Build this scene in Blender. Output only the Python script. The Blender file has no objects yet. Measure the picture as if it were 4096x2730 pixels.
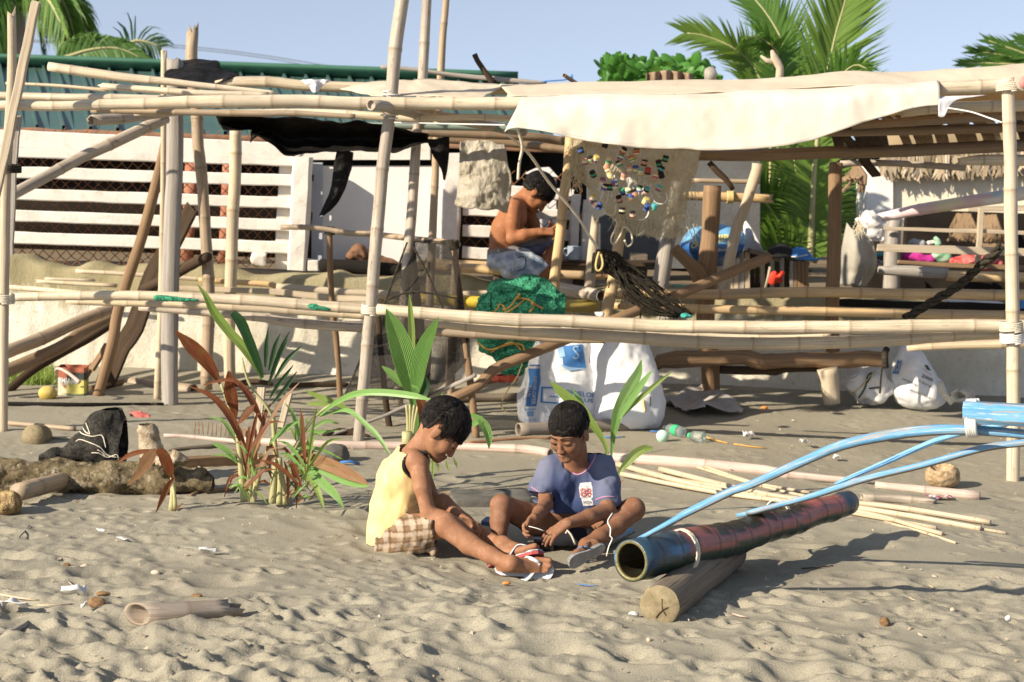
import bpy,bmesh,math,random
import numpy as np
from mathutils import Vector,Matrix
from mathutils.bvhtree import BVHTree
rng=random.Random(7)
NR=np.random.RandomState(5)
S=bpy.context.scene
COL=S.collection
R=math.radians
H,FPX,PITCH,ROLL=1.5,6400.0,R(6.33),R(2.0)
cf=np.array([0,math.cos(PITCH),-math.sin(PITCH)])
u0=np.array([0,math.sin(PITCH),math.cos(PITCH)])
r0=np.array([1.0,0,0])
cr=math.cos(ROLL)*r0+math.sin(ROLL)*u0
cu=math.cos(ROLL)*u0-math.sin(ROLL)*r0
cam_d=bpy.data.cameras.new('camera')
cam=bpy.data.objects.new('camera',cam_d)
COL.objects.link(cam)
cam.matrix_world=Matrix(((cr[0],cu[0],-cf[0],0),(cr[1],cu[1],-cf[1],0),(cr[2],cu[2],-cf[2],H),(0,0,0,1)))
cam_d.sensor_width=36.0
cam_d.lens=FPX/4096*36
cam_d.clip_end=5000
cam_d.dof.use_dof=True
cam_d.dof.focus_distance=6.15
cam_d.dof.aperture_fstop=5.0
S.camera=cam
SUN_EL,SUN_PHI=R(27),R(33)
sunpos=Vector((-math.cos(SUN_EL)*math.cos(SUN_PHI),-math.cos(SUN_EL)*math.sin(SUN_PHI),math.sin(SUN_EL)))
W=bpy.data.worlds.new('World');S.world=W;W.use_nodes=True
wn=W.node_tree
bg=wn.nodes['Background']
sky=wn.nodes.new('ShaderNodeTexSky');sky.sky_type='NISHITA';sky.sun_disc=False
sky.sun_elevation=SUN_EL;sky.sun_rotation=math.atan2(sunpos.x,sunpos.y)
sky.air_density=1.0;sky.dust_density=0.3;sky.ozone_density=3.0
tcw=wn.nodes.new('ShaderNodeTexCoord');vmw=wn.nodes.new('ShaderNodeVectorMath');vmw.operation='ADD';vmw.inputs[1].default_value=(0,0,.22)
wn.links.new(tcw.outputs['Generated'],vmw.inputs[0]);wn.links.new(vmw.outputs[0],sky.inputs[0])
hs=wn.nodes.new('ShaderNodeHueSaturation');hs.inputs['Saturation'].default_value=.56;hs.inputs['Value'].default_value=1.42
wn.links.new(sky.outputs[0],hs.inputs['Color']);wn.links.new(hs.outputs[0],bg.inputs[0]);bg.inputs[1].default_value=0.085
sl=bpy.data.lights.new('sun','SUN');sl.energy=5.0;sl.angle=R(0.55);sl.color=(1.0,0.88,0.70)
so=bpy.data.objects.new('sun',sl);COL.objects.link(so)
so.rotation_euler=sunpos.to_track_quat('Z','Y').to_euler();so.location=(-10,-8,12)
S.view_settings.view_transform='Standard';S.view_settings.look='None'
S.view_settings.exposure=0.72;S.view_settings.gamma=1.0
S.cycles.max_bounces=8;S.cycles.transparent_max_bounces=16
S.cycles.use_denoising=True
def ray(px,py):
 return cf*FPX+cr*(px-2048)-cu*(py-1365)
def P(p,Y):
 d=ray(*p);t=Y/d[1]
 return np.array([0,0,H])+d*t
def T(p,Y):
 return Y/ray(*p)[1]
def crop(col,row):
 X0=(0,1000,2000,2996)[col];Y0=(0,680,1340,2000)[row]
 return lambda x,y:(X0+x*.4675,Y0+y*.4675)
n00,n10,n20,n30=(crop(i,0)for i in range(4))
n01,n11,n21,n31=(crop(i,1)for i in range(4))
n02,n12,n22,n32=(crop(i,2)for i in range(4))
n03,n13,n23,n33=(crop(i,3)for i in range(4))
def hash3(i,j,k,seed=0):
 h=(i*374761393+j*668265263+k*2147483647+seed*974711)&0xFFFFFFFF
 h=((h^(h>>13))*1274126177)&0xFFFFFFFF
 h=h^(h>>16)
 return(h&0xFFFFFF).astype(np.float32)/0xFFFFFF
def vn(x,y,z=0.0,seed=0):
 x,y,z=np.broadcast_arrays(np.asarray(x,float),np.asarray(y,float),np.asarray(z,float))
 i,j,k=np.floor(x).astype(np.int64),np.floor(y).astype(np.int64),np.floor(z).astype(np.int64)
 fx,fy,fz=x-i,y-j,z-k
 fx,fy,fz=fx*fx*(3-2*fx),fy*fy*(3-2*fy),fz*fz*(3-2*fz)
 o=0
 for a in(0,1):
  for b in(0,1):
   for c in(0,1):
    w=(fx if a else 1-fx)*(fy if b else 1-fy)*(fz if c else 1-fz)
    o=o+w*hash3(i+a,j+b,k+c,seed)
 return o*2-1
def fbm(x,y,z=0.0,seed=0,oct=3):
 o,a=0,1.0
 for k in range(oct):
  o=o+a*vn(x*2**k+13*k,y*2**k+7*k,z*2**k,seed+k);a*=.5
 return o
def new_obj(name,me,mat=None,parent=None):
 o=bpy.data.objects.new(name,me);COL.objects.link(o)
 if mat is not None:
  for m in(mat if isinstance(mat,(list,tuple))else[mat]):me.materials.append(m)
 if parent is not None:o.parent=parent
 return o
def tag(o,label=None,cat=None,group=None,kind=None):
 if label:o['label']=label
 if cat:o['category']=cat
 if group:o['group']=group
 if kind or cat:o['kind']=kind or 'thing'
 return o
def thing(name,label,cat,group=None,loc=(0,0,0)):
 o=bpy.data.objects.new(name,None);COL.objects.link(o);o.location=loc
 o.empty_display_size=.1
 bpy.context.view_layer.update()
 return tag(o,label,cat,group)
def mesh(name,V,F,smooth=True,uv=None,attr=None,loopuv=None,matidx=None):
 me=bpy.data.meshes.new(name)
 me.from_pydata([tuple(map(float,v))for v in V],[],[tuple(map(int,f))for f in F])
 if smooth:me.polygons.foreach_set('use_smooth',[True]*len(me.polygons))
 if uv is not None:
  l=me.uv_layers.new(name='UVMap')
  idx=np.empty(len(me.loops),np.int32);me.loops.foreach_get('vertex_index',idx)
  l.data.foreach_set('uv',np.asarray(uv,np.float32)[idx].ravel())
 if attr:
  for k,a in attr.items():
   a=np.asarray(a,np.float32)
   if a.ndim==1:
    at=me.attributes.new(k,'FLOAT','POINT');at.data.foreach_set('value',a)
   else:
    at=me.attributes.new(k,'FLOAT_COLOR','POINT')
    if a.shape[1]==3:a=np.hstack([a,np.ones((len(a),1),np.float32)])
    at.data.foreach_set('color',a.ravel())
 if matidx is not None:me.polygons.foreach_set('material_index',matidx)
 me.update()
 return me
class MB:
 def __init__(s):s.V=[];s.F=[];s.U=[];s.N=[];s.n=0
 def add(s,V,F,U=None,N=None):
  V=np.asarray(V,float)
  s.V.append(V);s.F+=[tuple(i+s.n for i in f)for f in F]
  s.U.append(np.zeros((len(V),2))if U is None else np.asarray(U,float))
  s.N.append(np.zeros(len(V))if N is None else np.asarray(N,float));s.n+=len(V)
 def build(s,name,mat,parent=None,smooth=True):
  me=mesh(name,np.vstack(s.V),s.F,smooth,np.vstack(s.U),{'node':np.concatenate(s.N)})
  return new_obj(name,me,mat,parent)
def unit(v):v=np.asarray(v,float);return v/(np.linalg.norm(v)+1e-12)
def catmull(pts,step):
 pts=np.asarray(pts,float);n=len(pts)
 if n==2:
  k=max(2,int(np.linalg.norm(pts[1,:3]-pts[0,:3])/step)+1)
  return pts[0]+(pts[1]-pts[0])*np.linspace(0,1,k)[:,None]
 out=[]
 for i in range(n-1):
  p0,p1,p2,p3=pts[max(i-1,0)],pts[i],pts[i+1],pts[min(i+2,n-1)]
  if i==0:p0=2*p1-p2
  if i==n-2:p3=2*p2-p1
  k=max(1,int(np.linalg.norm(p2[:3]-p1[:3])/step))
  t=np.linspace(0,1,k,endpoint=False)[:,None]
  out.append(.5*(2*p1+(p2-p0)*t+(2*p0-5*p1+4*p2-p3)*t**2+(3*p1-p0-3*p2+p3)*t**3))
 out.append(pts[-1][None]);return np.vstack(out)
def frames(C,hint=None):
 n=len(C);Tn=np.gradient(C,axis=0);Tn/=np.linalg.norm(Tn,axis=1)[:,None]+1e-12
 a=unit(hint)if hint is not None else(np.array([0,0,1.])if abs(Tn[0][2])<.8 else np.array([0,-1.,0]))
 A=np.empty_like(C);B=np.empty_like(C)
 for i in range(n):
  a=unit(a-Tn[i]*a.dot(Tn[i]));A[i]=a;B[i]=np.cross(Tn[i],a)
 return Tn,A,B
def tube(C,rad,seg=12,hint=None,cap=(True,True),hollow=(0,0),jag=(0,0),node=None,lump=0,lumpscale=8,ell=1.0,jr=None):
 """swept round body; hollow=(d0,d1) depth of an open end, jag = splintered end length"""
 C=np.asarray(C,float);rad=np.asarray(rad,float)*np.ones(len(C))
 Tn,A,B=frames(C,hint);n=len(C)
 th=np.linspace(0,2*math.pi,seg,endpoint=False)
 ca,sa=np.cos(th),np.sin(th)
 ss=np.concatenate([[0],np.cumsum(np.linalg.norm(np.diff(C,axis=0),axis=1))])
 rr=rad[:,None]*np.ones(seg)
 if lump:
  sd=rng.randint(0,999)
  rr=rr*(1+lump*fbm(ca[None]*1.3+5,sa[None]*1.3,ss[:,None]*lumpscale,sd))
 V=C[:,None]+A[:,None]*(ca*ell)[None,:,None]*rr[:,:,None]+B[:,None]*sa[None,:,None]*rr[:,:,None]
 q=jr or rng
 for e,k in((0,jag[0]),(n-1,jag[1])):
  if k:
   sgn=-1 if e==0 else 1
   for j in range(seg):
    V[e,j]+=Tn[e]*sgn*k*(q.random()**1.5)*(1 if j%2 else.45)
 V=V.reshape(-1,3)
 U=np.stack([np.repeat(ss,seg),np.tile(th/(2*math.pi),n)],1)
 N=np.repeat(np.zeros(n)if node is None else node,seg)
 F=[(i*seg+j,i*seg+(j+1)%seg,(i+1)*seg+(j+1)%seg,(i+1)*seg+j)for i in range(n-1)for j in range(seg)]
 V,U,N=list(V),list(U),list(N)
 for e,on,hd in((0,cap[0],hollow[0]),(n-1,cap[1],hollow[1])):
  if not on:continue
  ring=[e*seg+j for j in range(seg)]
  d=Tn[e]*(1 if e==0 else-1)
  if hd:
   prev=ring
   for f,dd in((.82,0),(.80,.012),(.77,hd)):
    cur=[]
    for j in range(seg):
     cur.append(len(V));V.append(C[e]+(V[ring[j]]-C[e])*f+d*dd);U.append(U[ring[j]]);N.append(.4)
    for j in range(seg):
     q4=(prev[j],prev[(j+1)%seg],cur[(j+1)%seg],cur[j]);F.append(q4 if e else q4[::-1])
    prev=cur
   ring=prev
  c=len(V);V.append(np.mean([V[k]for k in ring],0));U.append((U[ring[0]][0],.5));N.append(.3)
  for j in range(seg):
   t3=(ring[j],ring[(j+1)%seg],c);F.append(t3 if e else t3[::-1])
 return np.array(V),F,np.array(U),np.array(N)
def bar(C,w,th,hint,bevel=.15,jag=(0,0),noise=0):
 """swept board: w along the hint direction, th across it"""
 C=np.asarray(C,float);Tn,A,B=frames(C,hint);n=len(C)
 w=np.asarray(w,float)*np.ones(n);th=np.asarray(th,float)*np.ones(n)
 b=min(w.min(),th.min())*bevel
 sec=[]
 for sx,sy in((1,1),(-1,1),(-1,-1),(1,-1)):
  a1,a2=((1,0),(0,1))if sx*sy>0 else((0,1),(1,0))
  sec.append((sx,sy,a1));sec.append((sx,sy,a2))
 seg=8;V=np.empty((n,seg,3))
 for j,(sx,sy,k)in enumerate(sec):
  V[:,j]=C+A*(sx*(w/2-b*k[1]))[:,None]+B*(sy*(th/2-b*k[0]))[:,None]
 if noise:V+=noise*np.stack([fbm(V[...,0]*9,V[...,1]*9,V[...,2]*9,s)for s in(1,2,3)],-1)
 ss=np.concatenate([[0],np.cumsum(np.linalg.norm(np.diff(C,axis=0),axis=1))])
 for e,k in((0,jag[0]),(n-1,jag[1])):
  if k:
   for j in range(seg):V[e,j]+=Tn[e]*(-1 if e==0 else 1)*k*rng.random()
 F=[(i*seg+j,i*seg+(j+1)%seg,(i+1)*seg+(j+1)%seg,(i+1)*seg+j)for i in range(n-1)for j in range(seg)]
 F+=[tuple(range(seg))[::-1],tuple((n-1)*seg+j for j in range(seg))]
 U=np.stack([np.repeat(ss,seg),np.tile(np.arange(seg)/seg,n)],1)
 return V.reshape(-1,3),F,U,np.zeros(n*seg)
def box(c,size,rot=0.0,bev=.01,noise=0):
 """bevelled box, rot about Z"""
 bm=bmesh.new();bmesh.ops.create_cube(bm,size=1)
 for v in bm.verts:v.co=Vector((v.co.x*size[0],v.co.y*size[1],v.co.z*size[2]))
 if bev:bmesh.ops.bevel(bm,geom=bm.edges[:],offset=bev,segments=2,affect='EDGES',profile=.6)
 if noise:
  bmesh.ops.subdivide_edges(bm,edges=bm.edges[:],cuts=3,use_grid_fill=True)
 V=np.array([v.co[:]for v in bm.verts]);bm.verts.index_update()
 F=[[v.index for v in f.verts]for f in bm.faces];bm.free()
 if noise:V=V+noise*np.stack([fbm(V[:,0]*7+c[0],V[:,1]*7+c[1],V[:,2]*7,s)for s in(1,2,3)],-1)
 cs,sn=math.cos(rot),math.sin(rot)
 V=np.stack([V[:,0]*cs-V[:,1]*sn,V[:,0]*sn+V[:,1]*cs,V[:,2]],1)+np.asarray(c)
 return V,F,np.stack([V[:,0],V[:,2]],1),np.zeros(len(V))
def grid_surface(f,nu,nv):
 V=[];U=[]
 for j in range(nv+1):
  for i in range(nu+1):
   V.append(f(i/nu,j/nv));U.append((i/nu,j/nv))
 w=nu+1
 F=[(j*w+i,j*w+i+1,(j+1)*w+i+1,(j+1)*w+i)for j in range(nv)for i in range(nu)]
 return np.array(V),F,np.array(U),np.zeros(len(V))
def lerp_poly(pts,t):
 pts=np.asarray(pts,float);x=t*(len(pts)-1);i=min(int(x),len(pts)-2)
 return pts[i]+(pts[i+1]-pts[i])*(x-i)
def poly_x(pts,x):
 pts=np.asarray(pts,float);return np.interp(x,pts[:,0],pts[:,1])
class NT:
 def __init__(s,name):
  s.m=bpy.data.materials.new(name);s.m.use_nodes=True;s.t=s.m.node_tree
  s.b=s.t.nodes['Principled BSDF'];s.out=s.t.nodes['Material Output']
 def n(s,kind,**kw):
  nd=s.t.nodes.new('ShaderNode'+kind)
  for k,v in kw.items():
   if k in nd.inputs:nd.inputs[k].default_value=v
   else:setattr(nd,k,v)
  return nd
 def l(s,a,b):s.t.links.new(a,b)
 def coord(s,kind='Object',scale=(1,1,1),rand=True):
  tc=s.n('TexCoord');mp=s.n('Mapping');mp.inputs['Scale'].default_value=scale
  s.l(tc.outputs[kind],mp.inputs['Vector'])
  if rand:
   oi=s.n('ObjectInfo');ml=s.n('Math',operation='MULTIPLY');ml.inputs[1].default_value=37.0
   s.l(oi.outputs['Random'],ml.inputs[0])
   cx=s.n('CombineXYZ');s.l(ml.outputs[0],cx.inputs[0]);s.l(ml.outputs[0],cx.inputs[2])
   s.l(cx.outputs[0],mp.inputs['Location'])
  return mp.outputs[0]
 def noise(s,vec,scale,detail=4,rough=.55,dist=0.0):
  nd=s.n('TexNoise',Scale=scale,Detail=detail,Roughness=rough,Distortion=dist);s.l(vec,nd.inputs['Vector']);return nd.outputs['Fac']
 def ramp(s,fac,stops):
  r=s.n('ValToRGB');cr_=r.color_ramp
  while len(cr_.elements)<len(stops):cr_.elements.new(.5)
  for e,(p,c)in zip(cr_.elements,stops):
   e.position=p;e.color=(c,c,c,1)if not hasattr(c,'__len__')else(*c,1)
  s.l(fac,r.inputs[0]);return r.outputs[0]
 def mix(s,fac,a,b,mode='MIX'):
  m=s.n('Mix',data_type='RGBA',blend_type=mode)
  for x,i in((fac,0),(a,6),(b,7)):
   if hasattr(x,'links'):s.l(x,m.inputs[i])
   elif i==0:m.inputs[0].default_value=x
   else:m.inputs[i].default_value=(*x,1)
  return m.outputs[2]
 def col(s,c):
  if hasattr(c,'links'):s.l(c,s.b.inputs['Base Color'])
  else:s.b.inputs['Base Color'].default_value=(*c,1)
 def bump(s,h,strength=.3,dist=.01):
  bp=s.n('Bump',Strength=strength,Distance=dist);s.l(h,bp.inputs['Height']);s.l(bp.outputs[0],s.b.inputs['Normal'])
 def set(s,rough=.7,spec=.3,**kw):
  s.b.inputs['Roughness'].default_value=rough;s.b.inputs['Specular IOR Level'].default_value=spec
  for k,v in kw.items():s.b.inputs[k].default_value=v
MATS={}
def cane(name,c1,c2,ring=(.22,.15,.09),spot=.3,rough=.5,streak=1.0,dirt=(.16,.12,.08)):
 """bamboo: streaks along the stem, dark scars at the nodes, mildew specks"""
 k=NT(name);uv=k.coord('UV',(1.6,9,1));uv2=k.coord('UV',(7,5,1))
 c=k.mix(k.ramp(k.noise(uv,1.6,5,.65),[(.32,0),(.68,1)]),c1,c2)
 c=k.mix(k.ramp(k.noise(k.coord('UV',(.8,26,1)),1.5,3),[(.55,0),(.8,.55*streak)]),c,tuple(.62*x for x in c1))
 c=k.mix(k.ramp(k.noise(uv2,2.2,6,.7),[(.56,0),(.68,min(1,spot*1.5))]),c,dirt)
 at=k.n('Attribute',attribute_name='node')
 lv=k.noise(k.coord('UV',(.9,1.5,1)),1.7,4,.6)
 c=k.mix(k.ramp(lv,[(.40,0),(.62,.62)]),c,tuple(.5*(a+b)*.62 for a,b in zip(c1,(.5,.46,.42))))
 c=k.mix(k.ramp(k.noise(k.coord('UV',(.5,30,1)),2.1,2),[(.62,0),(.66,.85)]),c,dirt)
 c=k.mix(k.ramp(at.outputs['Fac'],[(0,0),(1,.65)]),c,ring)
 k.col(c);k.set(rough,.35)
 k.bump(k.noise(k.coord('UV',(2,40,1)),2,4),.25,.004)
 MATS[name]=k.m;return k.m
def timber(name,c1,c2,rough=.85,grain=18,crack=.6,dirt=(.05,.035,.025)):
 k=NT(name);uv=k.coord('UV',(1.2,grain,1))
 g=k.noise(uv,1.5,6,.7,.4)
 c=k.mix(k.ramp(g,[(.3,0),(.7,1)]),c1,c2)
 c=k.mix(k.ramp(k.noise(k.coord('UV',(1.0,grain*.8,1)),2.3,5,.7),[(.58,0),(.72,crack)]),c,dirt)
 k.col(c);k.set(rough,.2)
 k.bump(g,.6,.008);MATS[name]=k.m;return k.m
def plain(name,c1,c2=None,scale=6,rough=.7,spec=.3,bump=0,bscale=40,coord='Object',detail=5,lo=.35,hi=.65,bdist=.004,**kw):
 k=NT(name)
 if c2 is not None:k.col(k.mix(k.ramp(k.noise(k.coord(coord),scale,detail,.6),[(lo,0),(hi,1)]),c1,c2))
 else:k.col(c1)
 k.set(rough,spec,**kw)
 if bump:k.bump(k.noise(k.coord(coord),bscale,4),bump,bdist)
 MATS[name]=k.m;return k.m
def attrcol(name,rough=.7,spec=.25,bump=0,bscale=60,var=.12,vscale=12,bdist=.003,**kw):
 """material whose colour pattern is stored per vertex"""
 k=NT(name);at=k.n('Attribute',attribute_name='paint')
 c=k.mix(k.ramp(k.noise(k.coord('Object'),vscale,5),[(.3,var),(.7,0)]),at.outputs['Color'],(.02,.015,.01))
 k.col(c);k.set(rough,spec,**kw)
 if bump:k.bump(k.noise(k.coord('Object'),bscale,4),bump,bdist)
 MATS[name]=k.m;return k.m
cane('bleached',(.60,.485,.325),(.76,.66,.50))
cane('straw',(.56,.44,.28),(.70,.59,.42),ring=(.25,.16,.08))
cane('honey',(.58,.38,.17),(.70,.50,.26),ring=(.2,.12,.05),spot=.2)
cane('greycane',(.38,.315,.245),(.57,.495,.40),spot=.7)
cane('drycane',(.36,.26,.155),(.52,.39,.26),spot=.6)
cane('greycane_dark',(.20,.165,.13),(.33,.28,.23),spot=.7)
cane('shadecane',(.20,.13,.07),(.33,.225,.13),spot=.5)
cane('tubecane',(.25,.195,.14),(.40,.335,.27),spot=.6)
cane('pinkcane',(.62,.46,.38),(.72,.58,.50),spot=.3)
timber('greywood',(.22,.195,.17),(.46,.42,.375),crack=1.0)
timber('greywood_dark',(.13,.10,.075),(.25,.21,.16),crack=.8)
timber('palewood',(.40,.32,.22),(.60,.51,.39),crack=.7)
timber('brownwood',(.17,.105,.06),(.34,.225,.13),crack=.9)
timber('redwood',(.30,.15,.08),(.45,.25,.14),crack=.5)
timber('darkwood',(.035,.023,.014),(.095,.062,.038),crack=.8,dirt=(.02,.015,.01))
timber('charred',(.007,.006,.005),(.022,.018,.015))
plain('canvas',(.57,.51,.42),(.67,.61,.52),3,.9,.1,.35,260,bdist=.002)
plain('white_paint',(.68,.66,.63),(.74,.72,.70),3,.55,.3)
plain('white_plastic',(.62,.60,.59),(.72,.70,.70),5,.6,.3,.3,50)
plain('rope_yellow',(.55,.42,.16),(.68,.56,.28),40,.8,.2,.5,160)
plain('rope_orange',(.52,.28,.06),(.62,.38,.12),40,.8,.2,.5,160)
plain('rope_pale',(.58,.52,.40),(.72,.66,.55),40,.85,.2,.5,160)
plain('rope_black',(.02,.018,.014),(.07,.06,.045),60,.9,.1,.7,120)
plain('line_white',(.72,.70,.66),rough=.4)
plain('line_dark',(.12,.12,.12),rough=.6)
plain('black_plastic',(.006,.0055,.005),(.014,.012,.011),6,.6,.12,.7,14,bdist=.02)
plain('grey_metal',(.35,.36,.37),rough=.4)
plain('blue_plastic',(.05,.16,.42),(.07,.2,.5),8,.5)
plain('orange_bit',(.55,.2,.05),(.6,.28,.08),8,.6)
plain('white_bit',(.62,.61,.60),rough=.6)
plain('shell_bit',(.30,.22,.14),(.58,.50,.40),9,.6)
plain('brown_bit',(.14,.08,.04),(.30,.19,.10),30,.85,.1,.5,60)
def macro(x,y):
 x=np.asarray(x,float);y=np.asarray(y,float)
 h=.020*fbm(x*.8,y*.8,0,11,2)
 h=h+.05*np.exp(-((x+.55)**2+(y-6.75)**2)/.25)*0.5
 h=h-.030*np.exp(-((x-.05)/.35)**2-((y-5.82)/.16)**2)
 h=h+.05*np.exp(-((x-2.1)/.8)**2-((y-9.9)/.35)**2)
 h=h+.07*np.exp(-((y-10.55)/.25)**2)
 return h
def gz(x,y):return float(macro(x,y))
def G(p,dz=0.0):
 d=ray(*p);t=(-H)/d[2]
 for _ in range(4):
  q=np.array([0,0,H])+d*t;t=(gz(q[0],q[1])-H)/d[2]
 q=np.array([0,0,H])+d*t
 return q+np.array([0,0,dz])
def np_grid(name,X,Y,Z,mat,attr=None):
 ny,nx=Z.shape
 co=np.stack([np.broadcast_to(X[None],Z.shape),np.broadcast_to(Y[:,None],Z.shape),Z],-1).reshape(-1,3).astype(np.float32)
 a=(np.arange(ny-1)[:,None]*nx+np.arange(nx-1)[None]).ravel()
 q=np.stack([a,a+1,a+nx+1,a+nx],1).astype(np.int32)
 me=bpy.data.meshes.new(name)
 me.vertices.add(len(co));me.vertices.foreach_set('co',co.ravel())
 me.loops.add(q.size);me.loops.foreach_set('vertex_index',q.ravel())
 me.polygons.add(len(q));me.polygons.foreach_set('loop_start',np.arange(0,q.size,4,dtype=np.int32))
 me.polygons.foreach_set('loop_total',np.full(len(q),4,np.int32))
 me.polygons.foreach_set('use_smooth',np.ones(len(q),bool))
 me.update(calc_edges=True)
 return new_obj(name,me,mat)
def axis(lo,hi,d,lo2,hi2,d2,far):
 a=np.arange(lo,hi,d);b=np.arange(lo2,lo,d2);c=np.arange(hi,hi2,d2)
 g=np.geomspace(.3,far,16)
 return np.unique(np.concatenate([lo2-g[::-1],b,a,c,hi2+g]))
sx=axis(-2.6,2.6,.0105,-4.6,4.6,.04,900)
sy=np.unique(np.concatenate([-np.geomspace(.5,900,14)[::-1],np.arange(0,4,.1),np.arange(4,7.6,.010),np.arange(7.6,11,.017),11+np.geomspace(.1,1800,20)]))
X2,Y2=np.meshgrid(sx,sy)
Zs=macro(X2,Y2)
inner=((np.abs(X2)<5)&(Y2>3.4)&(Y2<11.2))
xi,yi=X2[inner],Y2[inner]
wx=xi+.05*vn(xi*5,yi*5,0,3);wy=yi+.05*vn(xi*5,yi*5,0,4)
nearw=np.clip((7.4-yi)/2.2,.30,1)*np.clip(.75+1.3*fbm(xi*1.1,yi*1.1,0,61,2),.12,1.35)
a1=1-np.abs(vn(wx*4.6+.8*wy,wy*3.4,0,21));a2=1-np.abs(vn(wx*9.5,wy*7.5,0,22))
dz=.0085*(a1**2-.4)+.0035*(a2**2-.4)+.0042*fbm(xi*22,yi*22,0,23,2)+.0022*fbm(xi*70,yi*60,0,24,2)
Zs[inner]+=dz*nearw
for k in range(1900):
 fy=4.3+6.0*NR.rand()**2.0;fx=NR.uniform(-1,1)*(.36*fy+.1)
 big=NR.rand()<.16
 l=NR.uniform(.07,.13)if big else NR.uniform(.02,.05);w=l*NR.uniform(.4,.7)
 an=NR.uniform(-.9,.5);dep=(.017 if big else.0115)*NR.uniform(.3,1.3)*np.clip((8.4-fy)/3,.35,1)
 i0,i1=np.searchsorted(sx,[fx-2.6*l,fx+2.6*l]);j0,j1=np.searchsorted(sy,[fy-2.6*l,fy+2.6*l])
 if i1<=i0 or j1<=j0:continue
 ux,uy=X2[j0:j1,i0:i1]-fx,Y2[j0:j1,i0:i1]-fy
 p,q=(ux*math.cos(an)+uy*math.sin(an))/l,(-ux*math.sin(an)+uy*math.cos(an))/w
 r2=p*p+q*q
 Zs[j0:j1,i0:i1]+=dep*(-1.0*np.exp(-r2**1.5)+.5*np.exp(-(np.sqrt(r2)-1.5)**2*3.5))
k=NT('sand');v=k.coord('Object',rand=False)
c=k.mix(k.ramp(k.noise(v,1.3,4),[(.35,0),(.65,1)]),(.300,.274,.212),(.352,.324,.252))
c=k.mix(k.ramp(k.noise(v,240,2,.6),[(.36,.5),(.5,0)]),c,(.12,.105,.08))
c=k.mix(k.ramp(k.noise(v,330,2,.6),[(.62,0),(.74,.55)]),c,(.50,.46,.38))
c=k.mix(k.ramp(k.noise(v,9,6,.7),[(.62,0),(.75,.28)]),c,(.19,.17,.125))
k.col(c);k.set(.95,.08);k.bump(k.noise(v,170,4,.6),.55,.006)
sand=np_grid('sand',sx,sy,Zs,k.m);tag(sand,'trampled grey beige beach sand',kind='structure')
k=NT('terrace_soil');v=k.coord('Object',rand=False)
k.col(k.mix(k.noise(v,6,5),(.16,.12,.08),(.28,.22,.15)));k.set(.95,.1)
tx=np.concatenate([-np.geomspace(5,80,8)[::-1],np.linspace(-4.8,4.8,40),np.geomspace(5,80,8)]);ty=np.concatenate([np.linspace(10.75,16,24),np.geomspace(17,90,8)])
tX,tY=np.meshgrid(tx,ty)
tag(np_grid('terrace',tx,ty,.665+.01*fbm(tX,tY,0,3),k.m),'raised earth behind the wall',kind='structure')
k=NT('old_cement');v=k.coord('Object',rand=False)
c=k.mix(k.ramp(k.noise(v,2.2,6,.65),[(.35,0),(.65,1)]),(.60,.55,.43),(.80,.76,.66))
c=k.mix(k.ramp(k.noise(v,26,5,.7),[(.56,0),(.72,.6)]),c,(.34,.30,.20))
sp=k.n('SeparateXYZ');k.l(v,sp.inputs[0])
zz=k.n('Math',operation='MULTIPLY_ADD');k.l(sp.outputs[2],zz.inputs[0]);zz.inputs[1].default_value=1.9;zz.inputs[2].default_value=-.55
dn=k.n('Mapping');dn.inputs['Scale'].default_value=(9,9,1.1);tc=k.n('TexCoord');k.l(tc.outputs['Object'],dn.inputs[0])
dr=k.noise(dn.outputs[0],1.2,5,.7)
ad=k.n('Math',operation='ADD');k.l(zz.outputs[0],ad.inputs[0]);k.l(dr,ad.inputs[1])
c=k.mix(k.ramp(ad.outputs[0],[(.72,0),(1.15,.8)]),c,(.24,.20,.085))
c=k.mix(k.ramp(k.noise(v,1.1,5,.7),[(.55,0),(.7,.55)]),c,(.40,.35,.20))
k.col(c);k.set(.92,.1);k.bump(k.noise(v,55,6,.7),.7,.012)
WX=np.arange(-6.5,6.51,.03)
prof=[(10.50,-.15),(10.52,.0),(10.56,.15),(10.58,.3),(10.59,.45),(10.60,.6),(10.61,.68),(10.63,.70),(10.70,.71),(10.8,.71),(10.9,.70),(10.92,.3),(10.92,-.15)]
V=[]
for yy,zv in prof:
 top=.035*fbm(WX*3,0,0,4)*(zv>.5)
 off=.02*fbm(WX*4,zv*5,0,5)+.012*fbm(WX*17,zv*17,0,6)
 V.append(np.stack([WX,yy+off,zv+top-.012*WX*(zv>.5)],1))
V=np.concatenate(V);n=len(WX)
F=[(j*n+i,j*n+i+1,(j+1)*n+i+1,(j+1)*n+i)for j in range(len(prof)-1)for i in range(n-1)]
wall=new_obj('retaining_wall',mesh('retaining_wall',V,F),k.m)
tag(wall,'low mottled cement retaining wall with mossy top along the back of the beach','wall')
k=NT('white_concrete');v=k.coord('Object')
c=k.mix(k.ramp(k.noise(v,5,6,.7),[(.3,0),(.7,1)]),(.62,.58,.52),(.74,.70,.65))
c=k.mix(k.ramp(k.noise(v,14,5,.7),[(.54,0),(.72,.6)]),c,(.44,.40,.31))
k.col(c);k.set(.85,.2);k.bump(k.noise(v,60,5,.7),.5,.006);WHITEC=k.m
plain('rusty_wire',(.20,.075,.03),(.30,.14,.06),30,.8)
plain('deep_shade',(.018,.014,.012),(.03,.025,.02),3,.9,.05)  # near black colour carries the shade of interiors and gaps
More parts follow.
